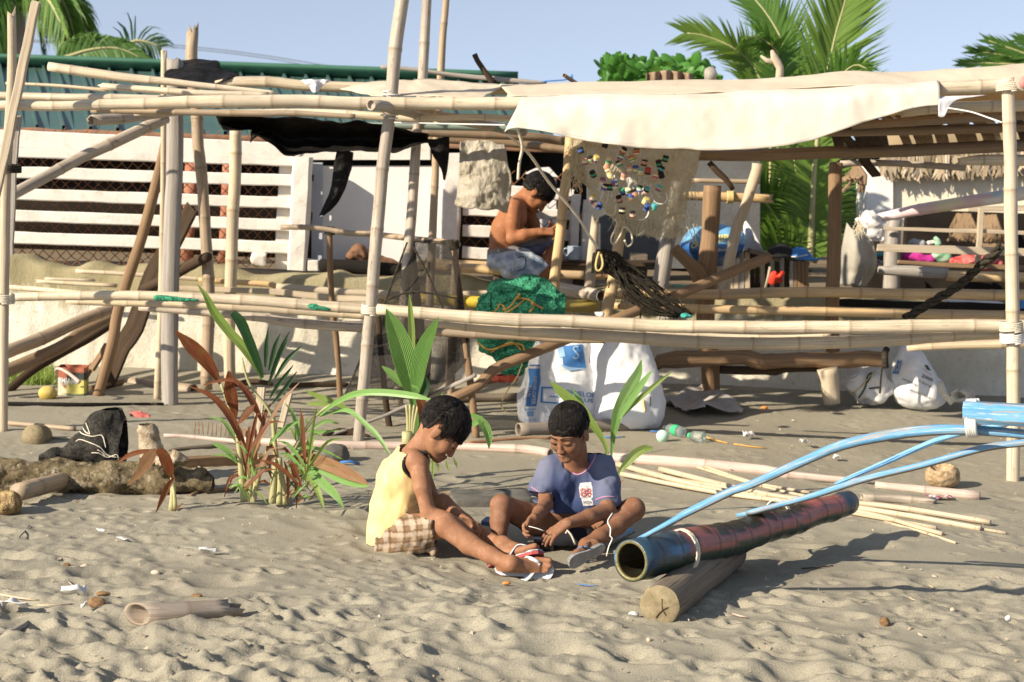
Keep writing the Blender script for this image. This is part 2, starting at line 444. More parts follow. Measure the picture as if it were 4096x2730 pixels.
def slat(par,pl,pr,hpx,Y,th=.05):
 a,b=P(pl,Y),P(pr,Y)
 C=catmull([a,b],.12);t=T(pl,Y)
 m=MB();m.add(*bar(C,hpx*t,th,(0,0,1),.14,noise=.004));m.build('slat',WHITEC,par,False)
def chain_link(par,pl,pr,h,Y,cell=.075):
 """one continuous rusted diamond mesh: every crossing is shared"""
 a,b=P(pl,Y),P(pr,Y);L=np.linalg.norm(b-a);ex=(b-a)/L
 nx,nz=int(L/cell*2),int(h/cell*2);Vw={};E=[]
 def node(i,j):
  if(i,j)not in Vw:
   Vw[(i,j)]=a+ex*i*cell/2+np.array([0,0,1.])*j*cell/2+NR.normal(0,.0035,3)
  return Vw[(i,j)]
 m=MB()
 bm=bmesh.new();bv={}
 for i in range(nx):
  for j in range(nz):
   if(i+j)%2:continue
   for dj in(1,-1):
    if 0<=j+dj<=nz:
     for q in((i,j),(i+1,j+dj)):
      if q not in bv:bv[q]=bm.verts.new(node(*q))
     bm.edges.new((bv[(i,j)],bv[(i+1,j+dj)]))
 me=bpy.data.meshes.new('wire_mesh');bm.to_mesh(me);bm.free()
 o=new_obj('wire_mesh',me,MATS['rusty_wire'],par)
 md=o.modifiers.new('skin','SKIN');md.use_smooth_shade=True
 for sv in me.skin_vertices[0].data:sv.radius=(.0024,.0024)
 return o
fence=thing('slatted_fence','long white concrete slat fence with rusty wire mesh, left of the white gate','fence',loc=P((700,1040),10.85))
fence.location=(0,0,0)
for yl,yr,hp in((549,610,72),(612,646,40),(694,723,47),(779,813,46),(863,903,46),(951,991,48)):
 slat(fence,(-700,yl-27),(1172,yr+0),hp,10.86)
pl=MB();a,b=P((1212,629),10.84),P((1190,1082),10.84)
pl.add(*bar(catmull([a,b],.1),.125,.12,(1,0,0),.12,noise=.006));pl.build('post',WHITEC,fence,False)
pl=MB();a,b=P((1152,640),10.93),P((1130,1075),10.93)
pl.add(*bar(catmull([a,b],.1),.11,.05,(1,0,0),.12,noise=.006));pl.build('post',WHITEC,fence,False)
chain_link(fence,(-500,1060),(1180,1075),.95,10.96)
fen2=thing('slatted_fence','short white concrete slat fence behind the shirtless man','fence')
for yl,yr,hp in((757,775,45),(848,853,40),(928,936,46),(1015,1025,48)):
 slat(fen2,(1850,yl-5),(2292,yr+8),hp,10.98)
for x0,x1,yt,yb,w in((1814,1795,615,1055,.125),(2304,2290,780,1040,.062),(2346,2334,800,1040,.045)):
 pl=MB();pl.add(*bar(catmull([P((x0,yt),10.96),P((x1,yb),10.96)],.1),w,.1,(1,0,0),.12,noise=.006));pl.build('post',WHITEC,fen2,False)
chain_link(fen2,(1850,1075),(2330,1085),.72,11.06,.085)
gate=thing('white_gate','smooth white gate panel between the two slatted fences','gate')
def quad_panel(name,mat,par,x0,x1,y0,y1,Y,th=.05,bev=.01):
 a,b,c_,d=P((x0,y1),Y),P((x1,y1),Y),P((x1,y0),Y),P((x0,y0),Y)
 bm=bmesh.new();vs=[bm.verts.new(q)for q in(a,b,c_,d)];f=bm.faces.new(vs)
 r_=bmesh.ops.extrude_face_region(bm,geom=[f])
 for e in r_['geom']:
  if isinstance(e,bmesh.types.BMVert):e.co.y+=th
 bmesh.ops.recalc_face_normals(bm,faces=bm.faces[:])
 me=bpy.data.meshes.new(name);bm.to_mesh(me);bm.free()
 return new_obj(name,me,mat,par)
quad_panel('door_panel',MATS['white_paint'],gate,1290,1792,664,1085,11.05)
plain('jamb_shade',(.42,.45,.50),(.5,.52,.55),4,.7)  # bluish shade on the jamb is put into its colour
quad_panel('jamb',MATS['jamb_shade'],gate,1246,1289,650,1080,11.02)
quad_panel('lintel',WHITEC,gate,1180,1720,560,640,11.0,.08)
hg=MB();hg.add(*tube([P((1252,700),10.98),P((1249,725),10.98)],.008,8));hg.build('hinge',MATS['darkwood'],gate)
hg=MB();hg.add(*tube([P((1246,850),10.98),P((1244,885),10.98)],.008,8));hg.build('hinge',MATS['darkwood'],gate)
house=thing('green_roofed_house','house with a long green metal roof behind the slatted fence','house')
k=NT('green_sheet');v=k.coord('Object',rand=False)
c=k.mix(k.ramp(k.noise(v,1.2,5),[(.35,0),(.65,1)]),(.042,.098,.086),(.062,.13,.115))
c=k.mix(k.ramp(k.noise(v,9,6,.75),[(.54,0),(.68,.7)]),c,(.15,.085,.05))
k.col(c);k.set(.45,.5);GREENSHEET=k.m
e0,e1,q0,q1=P((-900,475),12.6),P((2250,590),12.6),P((-900,200),15.6),P((2030,330),15.6)
e1[2]=e0[2]=P((600,533),12.6)[2];q0[2]=q1[2]=P((600,280),15.6)[2];q1[0]+=.1
NXR=260
def roof_pt(s,t):
 p=(e0+(e1-e0)*s)*(1-t)+(q0+(q1-q0)*s)*t
 w=(p[0]/.21)%1.0
 rb=.035*(1 if w<.12 else 0)
 return p+np.array([0,-.3,1])*rb
V,F,U,N=[],[],[],[]
for j in range(3):
 for i in range(1401):
  s=i/1400;t=j/2;V.append(roof_pt((s),t))
F=[(j*1401+i,j*1401+i+1,(j+1)*1401+i+1,(j+1)*1401+i)for j in range(2)for i in range(1400)]
new_obj('roof',mesh('roof',V,F,False),GREENSHEET,house)
plain('ridge_green',(.04,.13,.08),(.055,.16,.105),3,.55,.4)
m=MB();m.add(*bar(catmull([q0+(0,-.12,.03),q1+(0,-.12,.03)],.4),.20,.05,(0,-1,.6),.3));m.build('ridge_cap',MATS['ridge_green'],house)
plain('rust_edge',(.30,.15,.08),(.18,.12,.09),14,.85)
m=MB();m.add(*bar(catmull([e0+(0,-.02,-.02),e1+(0,-.02,-.02)],.2),.05,.03,(0,0,1),.2,noise=.012));m.build('eave_trim',MATS['rust_edge'],house)
m=MB();m.add(*box((-3.0,13.2,1.15),(9.4,.2,1.1),0,.0));m.build('wall',MATS['deep_shade'],house)
plain('red_post',(.38,.14,.08),(.45,.2,.12),6)
for px in(755,905):
 m=MB();m.add(*bar(catmull([P((px+12,640),12.3),P((px-8,1050),12.3)],.2),.085,.085,(1,0,0),.1));m.build('post',MATS['red_post'],house)
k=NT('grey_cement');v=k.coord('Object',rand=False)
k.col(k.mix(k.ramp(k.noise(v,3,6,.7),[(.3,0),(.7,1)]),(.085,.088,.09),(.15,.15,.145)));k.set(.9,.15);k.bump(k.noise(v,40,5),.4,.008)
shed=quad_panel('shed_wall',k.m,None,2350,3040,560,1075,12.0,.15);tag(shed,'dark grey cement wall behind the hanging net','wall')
hut=thing('thatched_house','white washed house with shaggy thatched eave at the right','house')
k=NT('limewash');v=k.coord('Object',rand=False)
c=k.mix(k.ramp(k.noise(v,3,5),[(.4,0),(.6,1)]),(.80,.78,.74),(.88,.86,.83))
c=k.mix(k.ramp(k.noise(v,7,4,.8),[(.66,0),(.69,.8)]),c,(.30,.28,.24));k.col(c);k.set(.9,.1);LIME=k.m
plain('cream_wall',(.78,.68,.50),(.84,.76,.60),4,.9)
quad_panel('wall',LIME,hut,3466,3572,640,905,13.1,.4)
quad_panel('wall',MATS['cream_wall'],hut,3574,4500,610,905,13.16,.12)
k=NT('thatch');v=k.coord('Object',rand=False)
at=k.n('Attribute',attribute_name='node')
k.col(k.mix(k.ramp(at.outputs['Fac'],[(0,0),(1,1)]),(.30,.23,.14),(.58,.48,.36)));k.set(.9,.1);THATCH=k.m
m=MB()
for i in range(900):
 s=rng.random();px=3540+s*900;lay=rng.random()
 top=P((px,600+20*lay-s*25),13.12-.10*lay);ln=rng.uniform(.13,.24);w=rng.uniform(.012,.028)
 d=np.array([rng.uniform(-.25,.25),-.15*rng.random(),-1.0]);d=unit(d);sd=unit(np.cross(d,[rng.uniform(-.4,.4),1,0]))
 mid=top+d*ln*.6;tip=top+d*ln+np.array([rng.uniform(-.05,.05),rng.uniform(-.03,.03),0])
 m.add([top-sd*w,top+sd*w,mid+sd*w*.9,mid-sd*w*.9,tip+sd*w*.2,tip-sd*w*.2],[(0,1,2,3),(3,2,4,5)],N=[rng.random()]*6)
m.add(*bar(catmull([P((3540,590),13.08),P((4450,560),13.08)],.2),.22,.12,(0,0,1),.2,noise=.03))
m.build('thatch',THATCH,hut)
for dy,lab in((0,'upper thin power line crossing the sky'),(14,'lower thin power line crossing the sky')):
 C=catmull([P(n00(-200,330+dy),40),P(n00(600,358+dy),40),P(n00(1550,392+dy*1.5),40),P(n00(2353,490+dy*1.5),40),P(n10(600,555+dy*2),40),P(n10(1600,650+dy*2),40),P(n10(2600,740+dy*2),40)],.8)
 m=MB();m.add(*tube(C,.011,5));tag(m.build('power_line',MATS['line_dark']),lab,'power line','power lines behind the roofs')
def world_path(pts,step=.05):
 Q=[]
 for p,r,Y in pts:
  Q.append(np.append(P(p,Y),r*.4675*T(p,Y)))
 return catmull(Q,step)
def culm(Q,node=.3,wob=.05,first=None,seg=14,hollow=(0,0),jag=(0,0),m=None,bulge=.07):
 """Q: resampled (x,y,z,r). Adds swollen node rings and slight zigzag."""
 C,r=Q[:,:3],Q[:,3]
 s=np.concatenate([[0],np.cumsum(np.linalg.norm(np.diff(C,axis=0),axis=1))]);L=s[-1]
 st={0.0:(1,0),L:(1,0)};nodes=[]
 x=(first if first is not None else node*rng.uniform(.2,.9))
 while x<L-.02:
  if x>.03:nodes.append(x)
  x+=node*rng.uniform(.82,1.2)
 for v in np.arange(.06,L-.03,.06):
  if all(abs(v-q)>.03 for q in nodes):st[v]=(1-.02*(1 if nodes and min(abs(v-q)for q in nodes)>.08 else 0),0)
 for q in nodes:
  rr=float(np.interp(q,s,r));e=max(.3*rr,.006)
  for d,f,nn in((-1.6*e,1.0,0),(-.5*e,1+bulge,.25),(-.1*e,1+bulge*.3,1),(.25*e,1+bulge*.8,.7),(1.3*e,1.0,.1)):
   if 0<q+d<L:st[q+d]=(f,nn)
 ks=np.array(sorted(st));f=np.array([st[v][0]for v in ks]);nn=np.array([st[v][1]for v in ks])
 C2=np.stack([np.interp(ks,s,C[:,i])for i in range(3)],1);r2=np.interp(ks,s,r)*f
 if nodes:
  kk=np.array([0]+nodes+[L]);off=NR.normal(0,wob,(len(kk),3))*float(np.mean(r));off[0]=off[-1]=0
  C2=C2+np.stack([np.interp(ks,kk,off[:,i])for i in range(3)],1)
 return tube(C2,r2,seg,hollow=hollow,jag=jag,node=nn)
def pole(name,label,cat,mat,pts,node=.3,group=None,**kw):
 m=MB();m.add(*culm(world_path(pts),node,**kw));return tag(m.build(name,MATS[mat]),label,cat,group)
def wood(name,label,cat,mat,pts,group=None,lump=.12,ls=6,seg=14,**kw):
 Q=world_path(pts,.04);m=MB();m.add(*tube(Q[:,:3],Q[:,3],seg,lump=lump,lumpscale=ls,**kw));return tag(m.build(name,MATS[mat]),label,cat,group)
def plank(name,label,cat,mat,pts,th,hint=(1,0,0),group=None,jag=(0,0),noise=.003):
 Q=world_path(pts,.06);m=MB();m.add(*bar(Q[:,:3],2*Q[:,3],th,hint,.12,jag,noise));return tag(m.build(name,MATS[mat],None,False),label,cat,group)
BP='bamboo pole'
GU,GL,GV='bamboo roof rails','bamboo lower rails','upright posts'
pole('bamboo_pole','pale bamboo pole rising to a cut end above the green roof at the top left',BP,'bleached',[(n00(415,570),38,8.75),(n00(780,625),42,8.75),(n00(1110,672),39,8.75),(n00(1420,700),33,8.75),(n00(1750,738),27,8.75),(n00(2353,800),22,8.75)],.36,GU,hollow=(.1,0))
pole('bamboo_pole','thin bamboo pole below the pale cut ended one at the top left',BP,'straw',[(n00(50,715),12,8.95),(n00(470,735),15,8.95),(n00(930,775),17,8.95)],.4,GU)
pole('split_bamboo','white split bamboo stub lashed left of the grey jagged post',BP,'bleached',[(n00(885,742),30,8.68),(n00(1200,765),30,8.68),(n00(1700,800),28,8.66),(n00(2300,812),24,8.66)],.4,GU,jag=(.03,0))
pole('bamboo_pole','bamboo pole with dark broken end behind the front roof rail at far left',BP,'bleached',[(n00(-300,808),32,8.62),(n00(0,820),33,8.62),(n00(560,838),34,8.6),(n00(900,836),32,8.6),(n00(1500,850),30,8.6)],.34,GU)
pole('bamboo_pole','long thick front roof rail of bleached bamboo across the left half',BP,'bleached',[(n00(-350,905),42,8.4),(n00(0,910),42,8.4),(n00(550,915),42,8.4),(n00(870,903),46,8.4),(n00(1290,890),50,8.4),(n00(1700,880),54,8.4),(n00(2150,872),56,8.4),(n10(400,868),57,8.4),(n10(850,882),55,8.4),(n10(1300,876),52,8.4),(n10(1700,890),55,8.4),(n10(2300,892),57,8.4),(n20(700,880),56,8.4),(n20(1900,850),56,8.4)],.22,GU,bulge=.05,wob=.09)
pole('bamboo_pole','shaded bamboo pole tucked right under the thick front roof rail',BP,'drycane',[(n00(780,945),24,8.62),(n00(1500,962),27,8.6),(n00(2353,975),28,8.6),(n10(300,968),26,8.6),(n10(900,1000),22,8.6)],.3,GU)
pole('bamboo_pole','bamboo stub with hollow rotten end under the left roof rail',BP,'greycane',[(n00(785,1030),46,8.75),(n00(960,1020),47,8.85),(n00(1220,990),44,9.0),(n00(1500,950),44,9.2)],.25,GU,hollow=(.12,0),jag=(.02,0))
pole('bamboo_pole','grey bamboo brace slanting up to the jagged grey post at the left',BP,'greycane',[(n01(-260,420),50,8.5),(n01(130,195),50,8.6),(n00(400,1510),50,8.75),(n00(690,1350),50,8.9),(n00(1000,1205),52,9.05),(n00(1420,1010),50,9.3)],.3,GU,bulge=.08)
pole('bamboo_pole','lower second roof rail below the thick one in the middle',BP,'bleached',[(n00(1150,970),25,8.75),(n10(0,963),26,8.7),(n10(600,968),33,8.7),(n10(1140,1002),36,8.7),(n10(1390,1020),28,8.7),(n10(1900,1000),28,8.7),(n10(2300,1018),28,8.7)],.33,GU)
pole('bamboo_pole','straight bamboo roof pole with slanting cut end right of the black plastic',BP,'straw',[(n00(1845,725),32,9.0),(n00(1990,705),46,9.0),(n00(2353,708),46,9.0),(n10(400,732),46,9.0),(n10(850,748),46,9.0),(n10(1500,765),45,9.0),(n10(2300,770),46,9.0),(n20(400,770),44,9.0)],.34,GU)
pole('bamboo_pole','grey bamboo pole with plugged round end lashed to the tall leaning post',BP,'greycane',[(n10(1035,900),49,8.25),(n10(1150,912),50,8.35),(n10(1300,940),50,8.55),(n10(1500,978),50,8.8),(n10(1800,1030),46,9.1),(n10(2100,1085),46,9.4),(n10(2340,1125),44,9.65)],.24,GU,hollow=(.02,0))
cane('painted_green',(.20,.30,.26),(.30,.40,.34),spot=.5)
pole('painted_pole','pale green painted pole with red and blue bands under the roof','painted pole','painted_green',[(n10(862,1072),27,9.3),(n10(1400,1082),28,9.3),(n10(2353,1105),28,9.4)],3,GU)
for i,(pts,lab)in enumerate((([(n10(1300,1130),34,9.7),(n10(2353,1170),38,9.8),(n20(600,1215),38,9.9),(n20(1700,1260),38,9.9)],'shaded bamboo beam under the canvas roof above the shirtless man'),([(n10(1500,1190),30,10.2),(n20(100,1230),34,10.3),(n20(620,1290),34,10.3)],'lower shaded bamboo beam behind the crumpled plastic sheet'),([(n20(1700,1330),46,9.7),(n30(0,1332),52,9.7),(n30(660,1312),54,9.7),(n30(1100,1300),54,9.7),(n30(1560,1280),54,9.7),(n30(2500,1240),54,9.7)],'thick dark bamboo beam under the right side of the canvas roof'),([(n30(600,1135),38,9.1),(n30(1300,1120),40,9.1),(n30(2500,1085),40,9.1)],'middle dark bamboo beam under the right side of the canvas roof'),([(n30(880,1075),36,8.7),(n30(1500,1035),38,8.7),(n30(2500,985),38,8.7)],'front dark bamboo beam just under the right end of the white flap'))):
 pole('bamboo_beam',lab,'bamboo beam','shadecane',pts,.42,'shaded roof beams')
pole('bamboo_pole','grey bamboo rail above the thatched eave at the right',BP,'greycane',[(n30(780,1400),24,10.2),(n30(1200,1398),28,10.2),(n30(1750,1432),28,10.2),(n30(1850,1440),26,10.2)],.3,GU)
pole('bamboo_pole','sunlit bamboo with broken end beside the right post',BP,'bleached',[(n30(1815,1385),30,9.0),(n30(1960,1372),46,9.0),(n30(2500,1375),50,9.0)],.3,GU,jag=(.06,0))
pole('bamboo_pole','thick bleached roof rail running past the right post',BP,'bleached',[(n30(1400,770),56,8.3),(n30(1640,755),58,8.3),(n30(2160,735),58,8.3),(n30(2600,720),58,8.3)],.23,GU)
pole('bamboo_pole','second roof rail below the thick one at the right post',BP,'straw',[(n30(1300,965),44,8.42),(n30(1760,925),48,8.42),(n30(2600,905),48,8.42)],.3,GU)
plank('rafter_board','dark rafter board slanting down under the canvas roof at the right','rafter','darkwood',[(n30(820,1170),42,9.45),(n30(930,1300),42,9.8),(n30(1090,1505),40,10.0)],.02)
wood('branch','crooked grey branch lying along the roof ridge in the middle','branch','greywood',[(n10(1118,572),17,9.6),(n10(1420,600),18,9.6),(n10(1680,635),18,9.6),(n10(1990,668),20,9.6),(n10(2353,700),20,9.6),(n20(400,712),13,9.6)],lump=.2)
wood('branch','short charred branch sticking up from the grey roof branch','branch','darkwood',[(n10(1920,465),22,9.5),(n10(1945,520),24,9.5),(n10(2000,600),26,9.5),(n10(2060,690),28,9.5),(n10(2100,720),26,9.5)],lump=.3,ls=16)
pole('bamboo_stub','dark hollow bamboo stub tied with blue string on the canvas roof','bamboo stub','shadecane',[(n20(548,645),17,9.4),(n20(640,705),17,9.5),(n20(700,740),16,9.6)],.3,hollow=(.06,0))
dfk=thing('forked_driftwood','pale forked driftwood stump standing above the canvas roof by the palm','driftwood')
for nm,pts in(('trunk',[(n30(195,430),12,9.6),(n30(215,500),34,9.6),(n30(265,580),36,9.6),(n30(255,690),34,9.6),(n30(245,900),34,9.6)]),('prong',[(n30(100,478),9,9.6),(n30(150,520),20,9.6),(n30(235,530),24,9.6)])):
 Q=world_path(pts,.03);m=MB();m.add(*tube(Q[:,:3],Q[:,3],12,lump=.18));m.build(nm,MATS['palewood'],dfk)
wood('wood_stump','grey sawn log end poking above the canvas roof right of the leafy bush','log','greywood',[(n20(1800,615),52,9.5),(n20(1800,700),52,9.6),(n20(1800,760),50,9.7)],lump=.08)
pole('bamboo_post','tall leaning bamboo post in front of the middle, rising out of the picture','bamboo post','greycane',[(n10(1345,-400),62,8.53),(n10(1300,0),60,8.53),(n10(1245,400),58,8.53),(n10(1205,880),54,8.53),(n10(1170,1160),54,8.53),(n11(1130,0),54,8.53),(n11(1113,250),54,8.53),(n11(1070,740),54,8.53),(n11(1040,1150),52,8.53),(n12(1005,0),52,8.53),(n12(975,450),52,8.53),(n12(930,900),50,8.53),(n12(925,990),50,8.53)],.31,GV,bulge=.09,wob=.08)
pole('bamboo_post','second tall bamboo post just right of the leaning one','bamboo post','greycane',[(n10(1535,-400),42,9.3),(n10(1512,0),42,9.3),(n10(1492,330),44,9.3),(n10(1468,820),44,9.3),(n10(1440,1000),44,9.3),(n11(1410,0),44,9.3),(n11(1385,370),46,9.3),(n11(1365,580),46,9.3),(n11(1340,850),46,9.3),(n11(1318,1160),46,9.3),(n12(1290,100),46,9.3),(n12(1265,600),46,9.3)],.37,GV,bulge=.05)
pole('bamboo_post','third tall thin post rising behind the canvas roof','bamboo post','drycane',[(n10(1690,-400),29,9.9),(n10(1678,0),30,9.9),(n10(1652,280),31,9.9),(n10(1630,680),33,9.9),(n10(1590,1340),33,9.9),(n11(1590,0),33,9.9),(n11(1570,380),35,9.9),(n11(1545,900),36,9.9),(n11(1520,1500),38,9.9),(n12(1500,520),38,9.9)],.34,GV)
wood('wood_post','thick grey weathered post with jagged top and holes at the left','wooden post','greywood',[(n00(1497,545),72,9.48),(n00(1495,800),70,9.48),(n00(1495,1200),72,9.48),(n00(1490,1560),72,9.48),(n01(1478,300),74,9.48),(n01(1460,900),74,9.48),(n01(1452,1400),72,9.48),(n02(1452,300),70,9.48),(n02(1455,640),70,9.48)],GV,lump=.06,ls=4,jag=(.06,0),ell=.8)
pole('bamboo_post','pale split bamboo standing against the thick grey jagged post','bamboo post','straw',[(n00(1403,465),26,9.62),(n00(1402,800),26,9.62),(n00(1398,1500),24,9.62),(n01(1388,600),26,9.62),(n01(1376,1200),28,9.62),(n02(1358,200),30,9.62),(n02(1343,580),30,9.62)],.5,GV,jag=(.05,0))
pole('bamboo_post','old brown bamboo post with broken top behind the black plastic','bamboo post','drycane',[(n00(1645,330),50,9.9),(n00(1642,520),52,9.9),(n00(1660,900),50,9.9),(n00(1690,1250),50,9.9),(n01(1728,0),50,9.9),(n01(1742,400),48,9.9),(n01(1768,700),50,9.9),(n01(1790,1000),52,9.9),(n01(1782,1500),50,9.9),(n02(1768,470),50,9.9)],.33,GV,jag=(.12,0),bulge=.1,wob=.12)
pole('bamboo_post','pale straight bamboo post in front of the slatted fence','bamboo post','straw',[(n00(2018,1080),52,10.2),(n00(2012,1562),52,10.2),(n01(1995,380),52,10.2),(n01(1975,930),52,10.2),(n01(1965,1480),50,10.2),(n02(1968,420),50,10.2)],.36,GV)
wood('wood_post','weathered grey post with split top at the left edge','wooden post','palewood',[(n00(100,175),36,8.34),(n00(100,700),40,8.34),(n01(55,0),42,8.34),(n01(42,600),42,8.34),(n01(34,1300),40,8.34),(n02(30,500),38,8.34),(n02(28,870),36,8.34)],GV,lump=.06,jag=(.08,0))
plank('leaning_board','brown grooved board leaning across the left edge post','board','palewood',[(n00(300,62),38,8.2),(n00(165,720),38,8.2),(n00(20,1420),38,8.2),(n01(-60,300),38,8.2)],.03,noise=.004,jag=(.03,0))
plank('grey_board','thin dark grey board tied behind the left edge post','board','greywood',[(n00(165,990),22,8.5),(n00(120,1400),26,8.5),(n01(110,300),22,8.5),(n01(95,730),20,8.5)],.02)
wood('leaning_pole','smooth brown pole leaning against the thick grey post','wooden pole','brownwood',[(n00(1430,1150),40,9.75),(n01(1350,60),44,9.75),(n01(1230,520),46,9.75),(n01(1090,950),46,9.75),(n01(1000,1250),46,9.72),(n02(960,80),48,9.68),(n02(830,545),46,9.62)],lump=.05)
plank('leaning_plank','wide dark plank leaning in shade behind the brown leaning pole','plank','darkwood',[(n01(1630,350),60,10.2),(n01(1480,620),75,10.15),(n01(1310,900),80,10.1),(n01(1150,1350),82,10.05),(n02(1040,100),84,10.0),(n02(900,420),84,9.95)],.03,hint=(1,0,.4),jag=(.06,0))
wood('charred_log','dark charred log end jutting right of the thick grey post','log','darkwood',[(n01(1785,745),42,9.75),(n01(1640,810),46,9.85),(n01(1450,920),46,9.95),(n01(1230,1020),44,10.1)],lump=.14)
pole('bamboo_pole','light bamboo pole leaning low at the bottom left of the frame',BP,'drycane',[(n01(1000,1175),46,10.2),(n01(700,1290),52,10.0),(n01(350,1450),58,9.75),(n02(60,150),60,9.5),(n02(-260,300),60,9.3)],.4,'poles leaning at the left')
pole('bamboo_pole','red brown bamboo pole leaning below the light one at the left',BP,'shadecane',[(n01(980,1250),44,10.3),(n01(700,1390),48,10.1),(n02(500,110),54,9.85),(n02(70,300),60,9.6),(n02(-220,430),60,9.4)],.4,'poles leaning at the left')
wood('dark_pole','thin dark crooked pole lowest of the leaning ones at the left','wooden pole','darkwood',[(n01(960,1320),34,10.35),(n01(700,1480),34,10.2),(n02(300,290),36,9.95),(n02(80,470),36,9.8),(n02(-100,590),34,9.7)],'poles leaning at the left',lump=.12)
GF='branch frame under the roof'
pole('bamboo_pole','thin crooked bamboo crossbar of the branch frame by the white gate',BP,'drycane',[(n11(262,492),22,9.75),(n11(500,492),24,9.75),(n11(680,512),24,9.75),(n11(830,542),25,9.75),(n11(1030,547),25,9.72),(n11(1160,562),25,9.65),(n11(1400,592),26,9.5),(n11(1690,622),26,9.2),(n11(1790,642),22,9.15)],.22,GF)
wood('branch_post','knotty branch post below the crossbar, left of the tall leaning bamboo','branch post','brownwood',[(n11(680,505),24,9.78),(n11(685,800),28,9.8),(n11(700,1100),25,9.8),(n11(715,1300),26,9.82),(n12(735,0),26,9.85),(n12(755,250),24,9.87),(n12(775,600),26,9.9)],GF,lump=.14,ls=9)
wood('branch_post','dark branch post seen through the black net','branch post','darkwood',[(n11(1380,565),28,9.5),(n11(1400,850),32,9.5),(n11(1430,1160),40,9.5),(n12(1470,100),42,9.5),(n12(1490,480),42,9.5)],GF,lump=.1)
wood('branch_post','brown square post with black rope at the right edge of the black net','branch post','brownwood',[(n11(1735,610),26,8.95),(n11(1775,900),27,8.9),(n11(1820,1250),28,8.85),(n12(1842,60),30,8.8),(n12(1890,450),32,8.75),(n12(1940,900),32,8.7)],GF,lump=.06,seg=8)
wood('branch_post','thin dark stick post between the two tall bamboo posts','branch post','darkwood',[(n11(1090,1190),24,9.0),(n12(1108,0),24,9.0),(n12(1135,300),26,9.0),(n12(1170,650),28,9.0),(n12(1205,860),28,9.0)],GF,lump=.14)
pole('bamboo_post','short bamboo post behind the black net near the wall','bamboo post','drycane',[(n11(1770,820),44,10.3),(n11(1740,1150),44,10.3),(n12(1725,100),44,10.3),(n12(1705,560),44,10.3)],.5,GF)
wood('driftwood_branch','long thin driftwood branch leaning at the foot of the black net','branch','greywood',[(n12(1935,345),17,8.7),(n12(1720,440),18,8.75),(n12(1510,535),17,8.8),(n12(1250,650),15,8.75),(n12(1000,752),14,8.7),(n12(680,860),12,8.6)],lump=.25,ls=14)
pole('bamboo_pole','main lower rail of bamboo from the left edge to the tall leaning post',BP,'bleached',[(n01(82,1092),36,8.65),(n01(640,1078),40,8.65),(n01(1020,1074),42,8.65),(n01(1380,1080),42,8.65),(n01(1800,1100),44,8.65),(n01(2230,1122),46,8.65),(n11(490,1158),48,8.65),(n11(900,1185),46,8.65),(n11(1060,1195),44,8.65)],.27,GL,hollow=(.05,0))
pole('bamboo_pole','main lower rail of bamboo from the tall leaning post to the right post',BP,'bleached',[(n11(1088,1192),46,8.4),(n11(1340,1218),50,8.38),(n11(1750,1252),54,8.35),(n11(2150,1272),56,8.32),(n21(480,1288),54,8.3),(n21(930,1316),56,8.28),(n21(1380,1340),56,8.26),(n21(1820,1344),56,8.24),(n31(150,1350),56,8.22),(n31(600,1346),56,8.2),(n31(1050,1344),58,8.2),(n31(1500,1336),58,8.2),(n31(1950,1336),58,8.2),(n31(2600,1345),58,8.2)],.275,GL,hollow=(.04,0))
pole('bamboo_pole','slim lower rail just under the main one at the left',BP,'straw',[(n01(570,1128),22,8.8),(n01(1000,1140),28,8.8),(n01(1460,1148),31,8.8),(n01(1900,1172),32,8.8),(n01(2353,1198),32,8.8),(n11(700,1232),32,8.8),(n11(1000,1255),30,8.8)],.26,GL)
pole('bamboo_pole','second lower rail under the main one at the right half',BP,'straw',[(n11(1500,1300),42,8.5),(n11(1870,1335),44,8.48),(n21(0,1365),46,8.46),(n21(480,1400),50,8.42),(n21(940,1428),52,8.4),(n21(1370,1456),54,8.38),(n21(1800,1480),54,8.36),(n31(120,1490),54,8.34),(n31(600,1482),54,8.32),(n31(1100,1462),52,8.3),(n31(1620,1438),44,8.3),(n31(2200,1416),30,8.3)],.275,GL)
pole('bamboo_pole','grey white lower rail sloping down left of the tall leaning post',BP,'greycane',[(n01(1190,1182),24,8.95),(n01(1900,1232),36,8.92),(n01(2353,1275),40,8.9),(n11(210,1288),42,8.9),(n11(680,1332),44,8.9),(n11(1010,1350),44,8.9)],.33,GL)
pole('bamboo_pole','shaded third lower rail right of the black net',BP,'drycane',[(n11(1500,1385),34,8.75),(n11(1870,1400),38,8.75),(n11(2353,1428),38,8.75),(n21(500,1450),34,8.75),(n21(900,1462),26,8.75)],.33,GL)
pole('bamboo_pole','thin back rail rising above the main one at far left',BP,'straw',[(n01(85,1005),22,9.2),(n01(350,1025),24,9.1),(n01(700,1058),22,9.0),(n01(1000,1085),18,8.95)],.28,GL)
pole('bamboo_pole','lowest right rail passing behind the right post',BP,'straw',[(n31(1350,1530),24,8.5),(n31(1700,1500),36,8.48),(n31(2200,1490),40,8.45),(n31(2600,1490),42,8.45)],.33,GL)
pole('bamboo_pole','pale strip of bamboo seen between the two right hand rails',BP,'bleached',[(n21(1250,1388),20,8.6),(n21(1800,1420),22,8.6),(n31(200,1432),20,8.6),(n31(700,1415),14,8.6)],.33,GL)
pole('bamboo_pole','upper back rail near the wall at the right',BP,'honey',[(n21(900,1070),38,9.9),(n21(1330,1062),42,9.9),(n21(1740,1068),44,9.9),(n21(2120,1060),46,9.9),(n31(390,1050),46,9.9),(n31(780,1047),46,9.9),(n31(1160,1056),46,9.9),(n31(1540,1062),46,9.9),(n31(1910,1066),46,9.9),(n31(2600,1070),46,9.9)],.30,GL)
